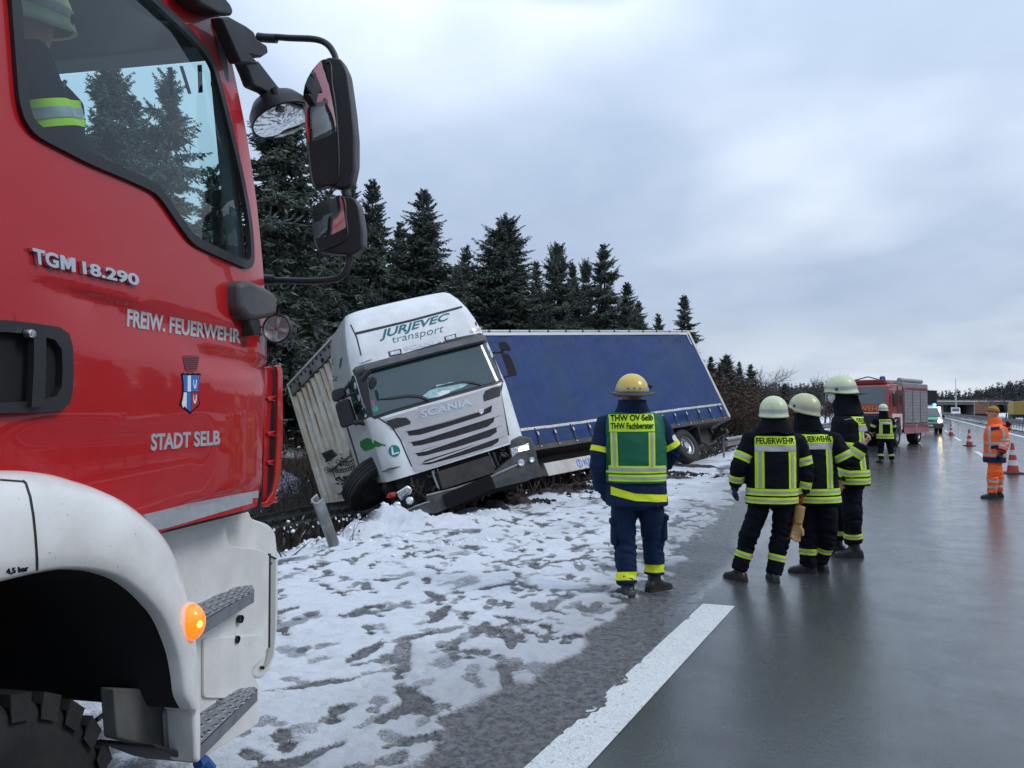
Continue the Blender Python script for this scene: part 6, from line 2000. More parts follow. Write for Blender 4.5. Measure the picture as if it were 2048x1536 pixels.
def hand_volumes(mb, w, d, palm_n, side, curl=.5, k=1.0, th=1.0, spread=.10, thumb_out=.6):
    """palm, four jointed fingers of unequal length and a thumb leaving the side of the palm"""
    d = Vector(d).normalized(); pn = Vector(palm_n); pn = (pn - d * pn.dot(d)).normalized(); sx = d.cross(pn) * side   # towards the thumb
    w = Vector(w)
    pc = w + d * .055 * k
    for t in (.0, .3, .6, 1.0):
        c = w + d * (.012 + .075 * t) * k
        for q in (-1.2, -.4, .4, 1.2):
            mb.ball(c + sx * q * (.017 + .006 * t) * k, .0145 * k * th, 8, 6)
    for i, (off, ln_) in enumerate(((.029, .072), (.010, .080), (-.010, .074), (-.028, .058))):
        p = w + d * .085 * k + sx * off * k; dirn = (d + sx * spread * (off / .03)).normalized(); P = [p - d * .02 * k]; c_ = curl * (1 + .12 * i)
        ang = .15 * c_
        P.append(p)
        for seg in (.42, .32, .26):
            ang += c_ * .75
            v = dirn * math.cos(ang) + pn * math.sin(ang)
            P.append(P[-1] + v * ln_ * seg * k)
        mb.tube(P, [.0105 * k * th, .0105 * k * th, .0098 * k * th, .009 * k * th, .0072 * k * th], 8)
    b = w + d * .025 * k + sx * .026 * k
    v1 = (d * .75 + sx * thumb_out + pn * .35).normalized(); v2 = (d * .9 + sx * thumb_out * .35 + pn * (.4 + curl * .3)).normalized()
    mb.tube([b - sx * .012 * k, b + v1 * .030 * k, b + v1 * .030 * k + v2 * .030 * k, b + v1 * .030 * k + v2 * .054 * k], [.015 * k * th, .0125 * k * th, .0115 * k * th, .008 * k * th], 8)


class Person:
    def __init__(s, label, base_px, delta, cloth, J, k=1.0, seed=1, hem=None, name='person', root=None, group=None):
        s.k = k; s.delta = R_(delta); s.seed = seed
        s.b = gp(*base_px); s.bp = base_px
        f = MC.to_3x3() @ Vector((0, 1, 0)); s.s = (s.b - Vector((0, 0, CAM_H))).dot(f) / FPX
        zb = shoulder_z(s.b.x, s.b.y)
        s.o = empty('person', label, 'person', group, loc=(s.b.x, s.b.y, max(zb - .012, 0)), rz=YAW + s.delta)
        s.cloth = cloth; s.J = {}
        for n, v in J.items(): s.J[n] = s.P(*v)
        s.hem = hem

    def P(s, px, py, dy=0.0):
        v = Vector(((px - s.bp[0]) * s.s, dy, (s.bp[1] - py) * s.s))
        v = v * (1 + dy / (s.s * FPX)) if dy else v
        v.y = dy
        return Matrix.Rotation(-s.delta, 3, 'Z') @ v

    def D(s, x, y, z=0): return Matrix.Rotation(-s.delta, 3, 'Z') @ Vector((x, y, z))

    def torso_rings(s, grow=0.0, top=True):
        J = s.J; k = s.k; pel, nk = J['pelvis'], J['neck']; ax = (nk - pel)
        L = []
        for t, rx, ry in ((s.hem, .262, .185), (.12, .258, .18), (.40, .262, .178), (.66, .268, .176), (.82, .245, .158), (.92, .175, .13), (1.0, .105, .105), (1.10, .092, .098)):
            if not top and t > 1.0: continue
            c = pel + ax * t; sw = J.get('belly', 0.0)
            L.append([c + Vector((math.copysign(abs(math.cos(a)) ** .85, math.cos(a)) * (rx * k + grow), math.sin(a) * (ry * k + grow) , 0)) for a in np.linspace(0, 2 * PI, 25)[:-1]])
        return L

    def build(s, jacket, trousers, boots, skin_hands=(), band_u=None, band_f=None, collar=True, toe=((0, 1), (0, 1)), hand_curl=.5, shirt=None, head_yaw=0.0, head_tilt=0.0, jacket_folds=.018, trouser_folds=.026):
        J = s.J; k = s.k; o = s.o; jn = 'jacket'
        # body: one continuous surface from crown to ankles, hands and fingers included
        mb = MB(); H = J['head']; s.hr = Matrix.Rotation(R_(head_yaw), 3, 'Z') @ Matrix.Rotation(R_(head_tilt), 3, 'X')
        hp = lambda x, y, z: H + s.hr @ Vector((x, y, z)) * k
        mb.ball(H, (.076 * k, .096 * k, .118 * k), 16, 12, M=s.hr)
        mb.ball(hp(0, .030, -.055), (.056 * k, .062 * k, .066 * k), 14, 10, M=s.hr)      # jaw
        mb.tube([hp(0, .090, .022), hp(0, .112, -.018), hp(0, .092, -.030)], [.010 * k, .0155 * k, .010 * k], 8)   # nose
        mb.ball(hp(0, .074, .030), (.060 * k, .022 * k, .016 * k), 10, 6, M=s.hr)        # brow
        mb.tube([hp(-.024, .086, -.058), hp(0, .093, -.058), hp(.024, .086, -.058)], .009 * k, 6)               # lips
        mb.ball(hp(0, .080, -.092), .020 * k, 8, 6)
        for q in (-1, 1): mb.ball(hp(q * .077, .004, -.010), (.012 * k, .024 * k, .034 * k), 8, 6, M=s.hr)
        mb.tube([H + Vector((0, 0, -.03)) * k, J['neck'] + Vector((0, 0, -.06)) * k], .058 * k, 12)
        mb.loft([[c + (v - c) * .72 for v in ring for c in [sum(ring, Vector()) / len(ring)]] for ring in s.torso_rings(0, False)[1:]], True, cap=True)
        for S in 'LR':
            mb.tube([J['sh' + S] * .9 + J['neck'] * .1 + Vector((0, 0, -.03)), J['el' + S], J['wr' + S] + (J['wr' + S] - J['el' + S]).normalized() * .02], [.052 * k, .042 * k, .030 * k], 10)
            mb.tube([J['hip' + S], J['kn' + S], J['an' + S]], [.085 * k, .058 * k, .042 * k], 10)
            mb.tube([J['an' + S], J['an' + S] + Vector((0, 0, -.02))], .04 * k, 8)
            hd = J.get('hd' + S) or (J['wr' + S] - J['el' + S]).normalized()
            pnv = J.get('pn' + S) or Vector(((-1 if S == 'R' else 1), .3, 0))
            hand_volumes(mb, J['wr' + S], hd, pnv, -1 if S == 'R' else 1, J.get('cu' + S, hand_curl), k)
        me = fuse(mb, .0085 * k, 3, 'body')
        body = link_mesh('body', me, M['skin'], o, 180)
        ey = M['black_print']
        for q in (-1, 1): MB().ball(hp(q * .031, .083, .012), (.0115 * k, .007 * k, .006 * k), 8, 6, M=s.hr).build('eye', ey, body, 180)
        # jacket
        mb = MB(); mb.loft(s.torso_rings(), True, cap=True)
        for S in 'LR':
            a, b, c = J['sh' + S], J['el' + S], J['wr' + S]; e = (c - b).normalized()
            inn = a + (J['neck'] - a) * .45 + Vector((0, 0, -.045 * k))
            mb.tube([inn, a, a + (b - a) * .5, b - (b - a).normalized() * .02, b + e * .03, b + (c - b) * .55, c - e * .005], [.090 * k, .098 * k, .090 * k, .083 * k, .080 * k, .076 * k, .070 * k], 14)
        me = fuse(mb, .014 * k, 4, jn)
        folds(me, jacket_folds * k, s.seed, [(J['elL'], .10), (J['elR'], .10), ((J['shL'] + J['neck']) / 2, .12), ((J['shR'] + J['neck']) / 2, .12), (J['pelvis'] + Vector((0, 0, .18)), .14)])
        s.jacket = link_mesh(jn, me, jacket, o, 180)
        s.jb = bvh_of([s.jacket], o)
        # trousers
        mb = MB(); pel = J['pelvis']
        mb.loft([[pel + Vector((math.cos(a) * rx * k, math.sin(a) * ry * k, z * k)) for a in np.linspace(0, 2 * PI, 21)[:-1]] for z, rx, ry in ((-.13, .165, .12), (-.05, .195, .145), (.05, .19, .14), (.16, .17, .125))], True, cap=True)
        s.cuff = {}
        for S in 'LR':
            h, kn, an = J['hip' + S], J['kn' + S], J['an' + S]; cf = an + (kn - an).normalized() * J.get('cuff', .06) * k; s.cuff[S] = cf
            mb.tube([h + Vector((0, 0, .03)), h + (kn - h) * .35, kn + (h - kn) * .12, kn + (an - kn) * .15, kn + (an - kn) * .55, cf], [.112 * k, .108 * k, .094 * k, .090 * k, .087 * k, .082 * k], 14)
        me = fuse(mb, .013 * k, 3, 'trousers')
        folds(me, trouser_folds * k, s.seed + 20, [(J['knL'], .14), (J['knR'], .14), (s.cuff['L'], .12), (s.cuff['R'], .12), (pel + Vector((0, 0, -.1)), .14)], 8, 17)
        s.trousers = link_mesh('trousers', me, trousers, o, 180)
        s.tb = bvh_of([s.trousers], o)
        # boots
        for S, td in zip('LR', toe):
            an = J['an' + S]; g0 = an.z - .085 * k if 'lift' + S in J else 0.0
            t = s.D(td[0], td[1]).normalized(); x = t.cross(Vector((0, 0, 1)))
            mb = MB(); up = s.cuff[S] + (s.cuff[S] - an).normalized() * .10 * k
            mb.tube([an + Vector((0, 0, -.02)), an + (up - an) * .5, up], [.056 * k, .058 * k, .064 * k], 14)
            fl = an.copy(); fl.z = g0
            rows = []
            for q, wd, ht in ((-.085, .030, .05), (-.07, .042, .085), (-.02, .046, .11), (.05, .045, .10), (.10, .048, .075), (.15, .048, .062), (.185, .036, .05), (.20, .018, .035)):
                c = fl + t * q * k
                rows.append([c + x * wd * k * ca + Vector((0, 0, max(0.0, (ht * .5 + ht * .5 * sa)) * k)) for ca, sa in ((math.copysign(abs(math.cos(a)) ** .6, math.cos(a)), math.copysign(abs(math.sin(a)) ** .6, math.sin(a))) for a in np.linspace(0, 2 * PI, 17)[:-1])])
            mb.loft(rows, True, cap=True)
            me = fuse(mb, .010 * k, 2, 'boot'); folds(me, .005, s.seed + ord(S), (), 14, 24)
            bt = link_mesh('boot', me, boots, o, 180)
            sm = MB(); out_ = [fl + t * q * k + x * wd * k * sd for sd in (1, -1) for q, wd in (((-.09, .028), (-.07, .045), (0, .047), (.06, .046), (.12, .052), (.17, .048), (.205, .024))[::sd])]
            sm.prism([p + Vector((0, 0, -.001)) for p in out_], (0, 0, .024 * k)).build('sole', M['rubber'], bt, 0, .005)
        return s

    # flat things sewn on: drawn in the wearer's own front/back plane and laid on the cloth
    def guide(s):
        if not hasattr(s, '_g'):
            V = []; F = []; rr = s.torso_rings(0, True); n = len(rr[0])
            for r in rr: V += r
            for i in range(len(rr) - 1):
                for j in range(n): F.append((i * n + j, i * n + (j + 1) % n, (i + 1) * n + (j + 1) % n, (i + 1) * n + j))
            s._g = BVHTree.FromPolygons(V, F)
        return s._g

    def sew(s, bm, name, m, bvh, centre, back=True, lift=.003, thick=.0015, step=.03, parent=None, th=0.0, free=False):
        """drawn upright (x to the viewer's right, y up) on the plane whose normal is turned th degrees from straight behind"""
        slice_bm(bm, step); n = (Matrix.Rotation(R_(th), 3, 'Z') @ Vector((0, -1, 0)))
        xv = Vector((-n.y, n.x, 0)); c = Vector(centre)

        def fn(a, b):
            p = c + xv * a + Vector((0, 0, b)) + n * .60
            h, nn, i, d = bvh.ray_cast(p, -n)
            if h is None or d > .85: return None
            if free is False:
                g_, gn, gi, gd = s.guide().ray_cast(p, -n)
                if g_ is None or d < gd - .055: return None
            if nn.dot(n) < 0: nn = -nn
            return h + nn * lift, (nn * .5 + n * .5).normalized()
        mb = thicken(bm, fn, thick); bm.free()
        return mb.build(name, m, parent or s.jacket, 60, fix=False)

    def ring(s, name, m, bvh, a, b, t0, t1, lift=.004, parent=None, arc=(0, 2 * PI), nseg=40, tilt=0.0, nv=4, rmax=None):
        """a band round a limb or the waist between the fractions t0 and t1 of the axis a-b"""
        a = Vector(a); b = Vector(b); ax = (b - a).normalized(); L = (b - a).length
        x = ax.cross(Vector((0, 1, 0))).normalized(); y = ax.cross(x)
        rows = []; rmax = rmax or (.42 if parent is None and abs(ax.z) > .999 else .135 * s.k)
        for i in range(nv):
            t = t0 + (t1 - t0) * i / (nv - 1); r = []
            for j in range(nseg + 1):
                an = arc[0] + (arc[1] - arc[0]) * j / nseg; d = x * math.cos(an) + y * math.sin(an)
                c = a + ax * L * t + ax * tilt * math.sin(an)
                h, nn, q, dist = bvh.ray_cast(c, d)
                r.append(None if h is None or dist > rmax else (c + d * (dist + lift)))
            rows.append(r)
        for r in rows:                                 # bridge the few misses
            good = [p for p in r if p is not None]
            if not good: return None
            for j, p in enumerate(r):
                if p is None and rmax < .2:
                    c = a + ax * L * (t0 + (t1 - t0) * rows.index(r) / (nv - 1)); an = arc[0] + (arc[1] - arc[0]) * j / nseg
                    q = sorted((g - c).length for g in good); r[j] = c + (x * math.cos(an) + y * math.sin(an)) * q[len(q) // 2]
        mb = MB()
        for i in range(nv - 1):
            for j in range(nseg):
                q = [rows[i][j], rows[i][j + 1], rows[i + 1][j + 1], rows[i + 1][j]]
                if all(v is not None for v in q): mb.add(q, [(0, 1, 2, 3)])
        if not mb.v: return None
        return mb.build(name, m, parent or s.jacket, 180, fix=True)

    def stripe_ring(s, bvh, a, b, t0, t1, y='hi_yellow', parent=None, lift=.004, tilt=0.0, silver=True, rmax=None):
        o = s.ring('reflective_band', M[y], bvh, a, b, t0, t1, lift, parent, tilt=tilt, rmax=rmax)
        if o and silver:
            d = (t1 - t0)
            s.ring('silver_tape', M['tape_silver'], bvh, a, b, t0 + d * .33, t0 + d * .67, lift + .0025, o, tilt=tilt, rmax=rmax)
        return o

    def helmet(s, m, r=(.138, .160, .142), off=(0, -.005, .035), rim=(-.015, -.060, -.085), flare=.010, stripe=True, vents=True):
        k = s.k; H = s.J['head']; R = s.hr
        def surf(phi, u, grow=0.0):
            c = .5 + .5 * math.cos(phi)                # 1 at the front
            sd = abs(math.sin(phi))
            zr = rim[2] + (rim[0] - rim[2]) * (c ** 1.3); zr += (rim[1] - (rim[0] + rim[2]) / 2) * sd ** 6
            zt = r[2]; z = zt + (zr - zt) * u ** 1.15
            rr = math.sqrt(max(0.0, 1 - (max(z, -.02) / r[2]) ** 2)) if z < zt else 0
            if z < 0: rr = 1 + (-z) * .25
            rr += flare * max(0, u - .88) / .12 / .14
            g = 1 + grow / .14
            return H + R @ Vector((off[0] + math.sin(phi) * r[0] * rr * g, off[1] + math.cos(phi) * r[1] * rr * g, off[2] + z * (1 + grow / .14 * (z > 0)))) * k
        us = [0, .06, .12, .2, .3, .4, .5, .6, .7, .8, .88, .94, 1.0]; n = 40
        rows = [[surf(2 * PI * j / n, u) for j in range(n)] for u in us]
        rows += [[p + (H + R @ Vector((off[0], off[1], (R.transposed() @ (p - H)).z / k)) * k - p) * f for p in rows[-1]] for f in (.03, .10)]
        h = MB().loft(rows, True).build('helmet', m, s.o, 180)
        if stripe:
            MB().loft([[surf(2 * PI * j / n, u, .002) for j in range(n)] + [surf(0, u, .002)] for u in (.66, .71, .76, .80)]).build('helmet_stripe', M['tape_silver'], h, 180)
        if vents:
            for q in (-1, 1):
                p = surf(q * PI * .36, .80, .004); c = (p - H).normalized()
                MB().lathe([(.016 * k, -.004), (.016 * k, .004), (.012 * k, .006), (.001, .006)], p, c, 6).build('visor_screw', M['black_plastic'], h, 30)
            for q in (-1, 1): MB().lathe([(.004 * k, -.002), (.004 * k, .002), (.001, .003)], surf(PI + q * .25, .42, .002), (surf(PI + q * .25, .42) - H).normalized(), 8).build('helmet_rivet', M['steel'], h, 30)
        s.hsurf = surf
        return h

    def hood(s, m, spread=.215, drop=.035, top=.00, rt=.118):
        """cloth neck guard from the helmet rim down on to the shoulders"""
        k = s.k; H = s.J['head'] + s.hr @ Vector((0, -.02, -.03)) * k; N = s.J['neck']; n = 32; rows = []
        for t, rx, ry in ((0, rt, rt * 1.08), (.25, rt * 1.04, rt * 1.06), (.5, rt * .6 + spread * .4, rt * .75 + spread * .22), (.75, rt * .25 + spread * .75, rt * .45 + spread * .40), (1.0, spread, spread * .72), (1.05, spread * 1.02, spread * .73), (1.04, spread * .9, spread * .62)):
            c = H + (N + Vector((0, 0, -drop)) - H) * t
            rows.append([c + Vector((math.cos(a) * rx * k, math.sin(a) * ry * k * (1 + .12 * (math.sin(a) < 0)), -.03 * t * abs(math.cos(a)) * k + .006 * math.sin(a * 5 + t * 4) * t)) for a in np.linspace(0, 2 * PI, n + 1)[:-1]])
        me = MB().loft(rows, True).mesh('neck_guard')
        return link_mesh('neck_guard', me, m, s.o, 180)


def rect(x0, z0, x1, z1, t=0.0): return [(x0, z0), (x1, z0 + t), (x1, z1 + t), (x0, z1)]


def turnout(p, back=0.0, pw=.20, cx=0.0, patch=True, text='FEUERWEHR', k=1.0, bands=True, wrap=True):
    """the reflective layout of a fire jacket: back panel, two upright stripes, two bands round the hem, arm and leg bands"""
    c = p.J['pelvis'].copy(); top = p.J['neck'].z; J = p.J
    c.x = (J['pelvis'].x + J['neck'].x) / 2 + cx; c.y = (J['pelvis'].y + J['neck'].y) / 2; c.z = 0
    z3 = top - .085 * k; z2 = z3 - .088 * k; z1 = z2 - .062 * k
    hz = p.J['pelvis'].z + (p.J['neck'].z - p.J['pelvis'].z) * p.hem
    b2, b1 = hz + .025 * k, hz + .105 * k
    S = lambda poly, nm, m, lift, th=back: p.sew(poly_2d([poly]), nm, m, p.jb, c, lift=lift, th=th)
    w = pw * k
    if patch:
        pn = S(rect(-w, z2, w, z3), 'back_panel', M['hi_yellow'], .004)
        q = quad_map(text_2d(text, .022), [(-w * .93, z2 + .014 * k), (w * .93, z2 + .014 * k), (w * .93, z3 - .014 * k), (-w * .93, z3 - .014 * k)])
        p.sew(q, 'back_lettering', M['black_print'], bvh_of([pn], p.o), c, lift=.0022, thick=.0004, th=back, parent=pn, free=True)
        S(rect(-w, z1, w, z2 - .002), 'silver_panel', M['tape_silver'], .004)
    sw = .082 * k
    for x in (-w, w - sw):
        st_ = S(rect(x, b1 + .07 * k, x + sw, z1 - .002), 'upright_band', M['hi_yellow'], .004)
        p.sew(poly_2d([rect(x + sw * .34, b1 + .07 * k, x + sw * .66, z1 - .002)]), 'silver_tape', M['tape_silver'], bvh_of([st_], p.o), c, lift=.002, th=back, parent=st_, free=True)
    ax0 = Vector((p.J['pelvis'].x, p.J['pelvis'].y, hz)); ax1 = Vector((J['neck'].x, J['neck'].y, hz + 1.0))
    ax1 = ax0 + Vector((0, 0, 1))
    p.stripe_ring(p.jb, ax0, ax1, .025 * k, .088 * k, rmax=.45); p.stripe_ring(p.jb, ax0, ax1, .105 * k, .172 * k, rmax=.45)
    for L in 'LR':
        p.stripe_ring(p.jb, J['sh' + L], J['el' + L], .52, .78); p.stripe_ring(p.jb, J['el' + L], J['wr' + L], .40, .72)
        p.stripe_ring(p.tb, J['kn' + L], J['an' + L], .42, .60, parent=p.trousers)


def glove(p, S, m, k=1.0, curl=.7, d=None, pn=None, cuff=True):
    J = p.J; mb = MB(); hd = J.get('hd' + S) or (J['wr' + S] - J['el' + S]).normalized(); pv = J.get('pn' + S) or Vector(((-1 if S == 'R' else 1), .3, 0))
    hand_volumes(mb, J['wr' + S], hd, pv, -1 if S == 'R' else 1, J.get('cu' + S, .5), p.k, 1.28)
    mb.tube([J['wr' + S] - hd * .05, J['wr' + S] + hd * .03], [.046 * p.k, .040 * p.k], 12)
    return link_mesh('glove', fuse(mb, .006, 2, 'glove'), m, p.o, 180)


# --- the relief adviser in the green vest, walking away
thw = Person('person in navy work clothes and green reflective vest, walking towards the wrecked lorry', (1275, 1196), -2, 'navy', dict(
    head=(1266, 797), neck=(1267, 824), pelvis=(1274, 990), shL=(1214, 852), shR=(1318, 854), elL=(1197, 925, -.04), wrL=(1208, 985, .06), elR=(1346, 905, .02), wrR=(1338, 945, .20),
    hipL=(1247, 1012), hipR=(1302, 1012), knL=(1252, 1095, .02), knR=(1311, 1085, .10), anL=(1254, 1180, -.06), anR=(1312, 1164, .10)), 1.06, 3, -.14)
thw.J['cuff'] = .06; thw.J['liftR'] = 1; thw.J['anR'].z = .125
thw.build(M['navy_cloth'], M['navy_cloth'], M['boot_leather'], toe=((-.25, 1), (.85, .6)))
P_ = thw; c0 = Vector((P_.J['pelvis'].x * .5 + P_.J['neck'].x * .5, 0, 0)); zt = P_.J['neck'].z
Z = lambda py: (1196 - py) * P_.s
X = lambda px: (px - 1266) * P_.s - .004
vest = P_.sew(poly_2d([round_poly([(X(1210), Z(967)), (X(1322), Z(967)), (X(1326), Z(940)), (X(1323), Z(850)), (X(1316), Z(835)), (X(1296), Z(826)), (X(1268), Z(821)), (X(1240), Z(826)), (X(1214), Z(834)), (X(1208), Z(850)), (X(1207), Z(940))], .03)]), 'vest', M['vest_green'], P_.jb, c0, lift=.012, thick=.006, step=.022, free=True)
P_.sew(poly_2d([round_poly([(-.25, Z(967)), (.25, Z(967)), (.25, Z(860)), (.14, Z(838)), (-.14, Z(838)), (-.25, Z(860))], .03)]), 'vest_front', M['vest_green'], P_.jb, c0, lift=.012, thick=.006, th=180)
vb = bvh_of([vest], P_.o)
SV = lambda poly, nm, m, lift=.003, par=None: P_.sew(poly_2d([poly]), nm, m, vb, c0, lift=lift, parent=par or vest, thick=.001, free=True)
pn = SV([(X(1214), Z(867)), (X(1302), Z(866)), (X(1302), Z(832)), (X(1214), Z(834))], 'vest_panel', M['hi_yellow'])
for tx, y0, y1 in (('THW OV Selb', 846.5, 834.5), ('THW Fachberater', 862, 850)):
    q = quad_map(text_2d(tx, .020), [(X(1217), Z(y0)), (X(1300), Z(y0 - 1.5)), (X(1300), Z(y1 - 1.5)), (X(1217), Z(y1))])
    P_.sew(q, 'vest_lettering', M['black_print'], bvh_of([pn], P_.o), c0, lift=.0045, thick=.0004, parent=pn, free=True, step=.015)
for x0, x1 in ((1216, 1229), (1289, 1302)):
    b = SV([(X(x0 + (2 if x0 < 1250 else 0)), Z(934)), (X(x1 + (2 if x0 < 1250 else 0)), Z(934)), (X(x1), Z(868)), (X(x0), Z(868))], 'upright_band', M['hi_yellow'])
    SV([(X(x0 + 4.5 + (2 if x0 < 1250 else 0)), Z(934)), (X(x1 - 4 + (2 if x0 < 1250 else 0)), Z(934)), (X(x1 - 4), Z(868)), (X(x0 + 4), Z(868))], 'silver_tape', M['tape_silver'], .006, b)
for ya, yb in ((947, 933), (963, 950)):
    b = SV([(X(1208), Z(ya)), (X(1325), Z(ya)), (X(1325), Z(yb)), (X(1208), Z(yb))], 'vest_band', M['hi_yellow'], .0035)
    SV([(X(1208), Z(ya - 4)), (X(1325), Z(ya - 4)), (X(1325), Z(yb + 4)), (X(1208), Z(yb + 4))], 'silver_tape', M['tape_silver'], .006, b)
P_.sew(poly_2d([[(X(1218), Z(990)), (X(1262), Z(1000)), (X(1340), Z(1005)), (X(1340), Z(991)), (X(1262), Z(986)), (X(1218), Z(974))]]), 'reflective_band', M['hi_lemon'], P_.jb, c0, lift=.004)
for L, t0, t1 in (('L', .62, .76), ('R', .72, .92)): P_.stripe_ring(P_.jb, P_.J['sh' + L], P_.J['el' + L], t0, t1, 'hi_lemon', silver=False, tilt=.0)
for L in 'LR': P_.stripe_ring(P_.tb, P_.J['kn' + L], P_.J['an' + L], .58, .76, 'hi_lemon', parent=P_.trousers, silver=False)
P_.sew(poly_2d([ellipse(.0, Z(880), .028, .03)]), 'sleeve_patch', M['white_print'], P_.jb, P_.J['shR'] * .7 + P_.J['elR'] * .3 - Vector((0, 0, Z(880) * 1.0 - (0))) * 0 + Vector((0, 0, -(P_.J['shR'] * .7 + P_.J['elR'] * .3).z)), lift=.003, th=60, free=True)
for S, q in (('L', -1), ('R', 1)):                    # bulging thigh pockets with a flap
    kn, h = P_.J['kn' + S], P_.J['hip' + S]; c = h * .30 + kn * .70 + Vector((q * .098, -.01, 0))
    pk = MB().box(c, (.055, .15, .20), taper=.9).build('thigh_pocket', M['navy_cloth'], P_.trousers, 60, .022, 3)
    MB().box(c + Vector((q * .010, 0, .105)), (.055, .16, .05)).build('pocket_flap', M['navy_cloth'], pk, 60, .012, 2)
P_.helmet(M['helmet_yellow'], r=(.140, .158, .150), rim=(-.01, -.01, -.012), flare=.0, stripe=False, vents=False, off=(0, -.005, .045))
n_ = 40; rows = []
for f, dz in ((.96, .0), (1.02, -.004), (1.22, -.016), (1.42, -.034), (1.45, -.042), (1.40, -.046), (1.05, -.02)):
    rows.append([P_.J['head'] + P_.hr @ Vector((math.sin(a) * .140 * (1 + (f - 1) * .85), math.cos(a) * .158 * (1 + (f - 1) * (.55 if math.cos(a) > 0 else .9)) - .005, .040 + dz * (1 + .7 * abs(math.sin(a)) * (f > 1.1) * 0 - .9 * (abs(math.sin(a)) ** 4) * (f > 1.1)))) * P_.k for a in np.linspace(0, 2 * PI, n_ + 1)[:-1]])
MB().loft(rows, True).build('helmet_brim', M['black_plastic'], P_.o, 180)
hbz = MB()
for a0, a1 in ((PI * .45, PI * 1.55),):
    hbz.loft([[P_.hsurf(a, u, .003) for a in np.linspace(a0, a1, 30)] for u in (.78, .84, .90)])
hb_o = hbz.build('helmet_strap', M['tape_silver'], P_.o, 180)
for a in (PI - .35, PI, PI + .35): MB().ball(P_.hsurf(a, .84, .004), .007, 8, 6).build('strap_stud', M['black_plastic'], hb_o, 180)
MB().box(P_.J['head'] + Vector((.165, .02, .09)), (.04, .07, .035), Matrix.Rotation(.3, 3, 'Y')).build('lamp_holder', M['black_plastic'], P_.o, 40, .008)
P_.hood(M['navy_cloth'], spread=.165, drop=.03, rt=.118)
glove(P_, 'L', M['navy_cloth']); glove(P_, 'R', M['navy_cloth'])

# --- three firefighters talking on the wet road
ff1 = Person('firefighter in black jacket lettered FEUERWEHR, legs apart, seen from behind, tan gloves at his hip', (1540, 1162), -4, 'black', dict(
    head=(1551, 829), neck=(1549, 858), pelvis=(1545, 992), shL=(1504, 882), shR=(1597, 886), elL=(1478, 935, -.02), wrL=(1475, 978, .04), elR=(1614, 945, -.02), wrR=(1607, 990, .02),
    hipL=(1524, 1008), hipR=(1569, 1008), knL=(1500, 1078, .04), knR=(1562, 1082, .02), anL=(1483, 1142, .05), anR=(1548, 1148, 0)), .97, 11, -.14)
ff1.J['cuff'] = .0; ff1.J['pnL'] = Vector((1, 0, -.1)); ff1.J['pnR'] = Vector((-1, 0, -.1)); ff1.J['cuL'] = .55; ff1.J['cuR'] = .9
ff1.build(M['black_cloth'], M['black_cloth'], M['boot_leather'], toe=((-.5, .85), (.1, 1)), head_yaw=-8)
turnout(ff1, -4 * 0, k=.97); ff1.helmet(M['helmet_lum']); ff1.hood(M['black_cloth'])
glove(ff1, 'L', M['glove_dark']); glove(ff1, 'R', M['glove_red'])
ff2 = Person('firefighter between the other two, aged cream helmet, right forearm raised to gesture', (1632, 1146), 14, 'black', dict(
    head=(1612, 822), neck=(1621, 855), pelvis=(1634, 990), shL=(1590, 880, .10), shR=(1666, 881, -.06), elL=(1578, 935, .12), wrL=(1588, 975, .2), elR=(1690, 927, -.12), wrR=(1717, 884, -.16),
    hipL=(1612, 1006, .03), hipR=(1650, 1006, -.03), knL=(1620, 1072, .04), knR=(1656, 1072, .0), anL=(1619, 1135, .03), anR=(1648, 1126, .10)), .98, 12, -.14)
ff2.J['cuff'] = .0; ff2.J['hdR'] = ff2.D(.62, -.05, .62); ff2.J['pnR'] = ff2.D(-.35, .65, .5); ff2.J['cuR'] = .75
ff2.build(M['black_cloth'], M['black_cloth'], M['boot_leather'], toe=((-1, .15), (-.5, .6)), head_yaw=38, head_tilt=8)
turnout(ff2, 0, k=.98, pw=.185, cx=-.065); ff2.helmet(M['helmet_aged']); ff2.hood(M['black_cloth'], spread=.17)
ff3 = Person('tallest firefighter in white face mask, facing left, pale helmet with dark neck flap', (1692, 1112), 58, 'black', dict(
    head=(1686, 785), neck=(1699, 820), pelvis=(1704, 955), shL=(1689, 848, -.17), shR=(1712, 844, .19), elL=(1678, 915, -.24), wrL=(1670, 955, -.2), elR=(1722, 905, .26), wrR=(1700, 930, .34),
    hipL=(1699, 972, -.08), hipR=(1702, 972, .09), knL=(1698, 1040, -.10), knR=(1690, 1040, .12), anL=(1704, 1094, -.06), anR=(1690, 1090, .22)), 1.10, 13, -.12)
ff3.J['cuff'] = .05
ff3.build(M['black_cloth'], M['black_cloth'], M['boot_leather'], toe=((-1, .1), (-1, .25)), head_yaw=22, head_tilt=-10)
turnout(ff3, 0, k=1.08, patch=True); ff3.helmet(M['helmet_lum'])
ff3.hood(M['black_cloth'], spread=.19, rt=.118)
H = ff3.J['head']; R = ff3.hr; k = ff3.k
rows = []
for t, w_ in ((0, .070), (.35, .078), (.7, .066), (1.0, .040)):
    rows.append([H + R @ Vector((math.sin(a) * w_ * 1.02, .02 + math.cos(a) * (.092 + .03 * math.sin(PI * t)), .002 - .108 * t)) * k for a in np.linspace(-1.25, 1.25, 15)])
MB().loft(rows).build('face_mask', M['mask_white'], ff3.o, 180)
fl = []
for t in np.linspace(0, 1, 5):
    fl.append([ff3.hsurf(a, 1.0) + (R @ Vector((math.sin(a) * .07 * t, math.cos(a) * .12 * t, -.045 * t + .02 * t * t))) * k for a in np.linspace(PI * .62, PI * 1.38, 21)])
MB().loft(fl).build('neck_flap', M['black_cloth'], ff3.o, 180)
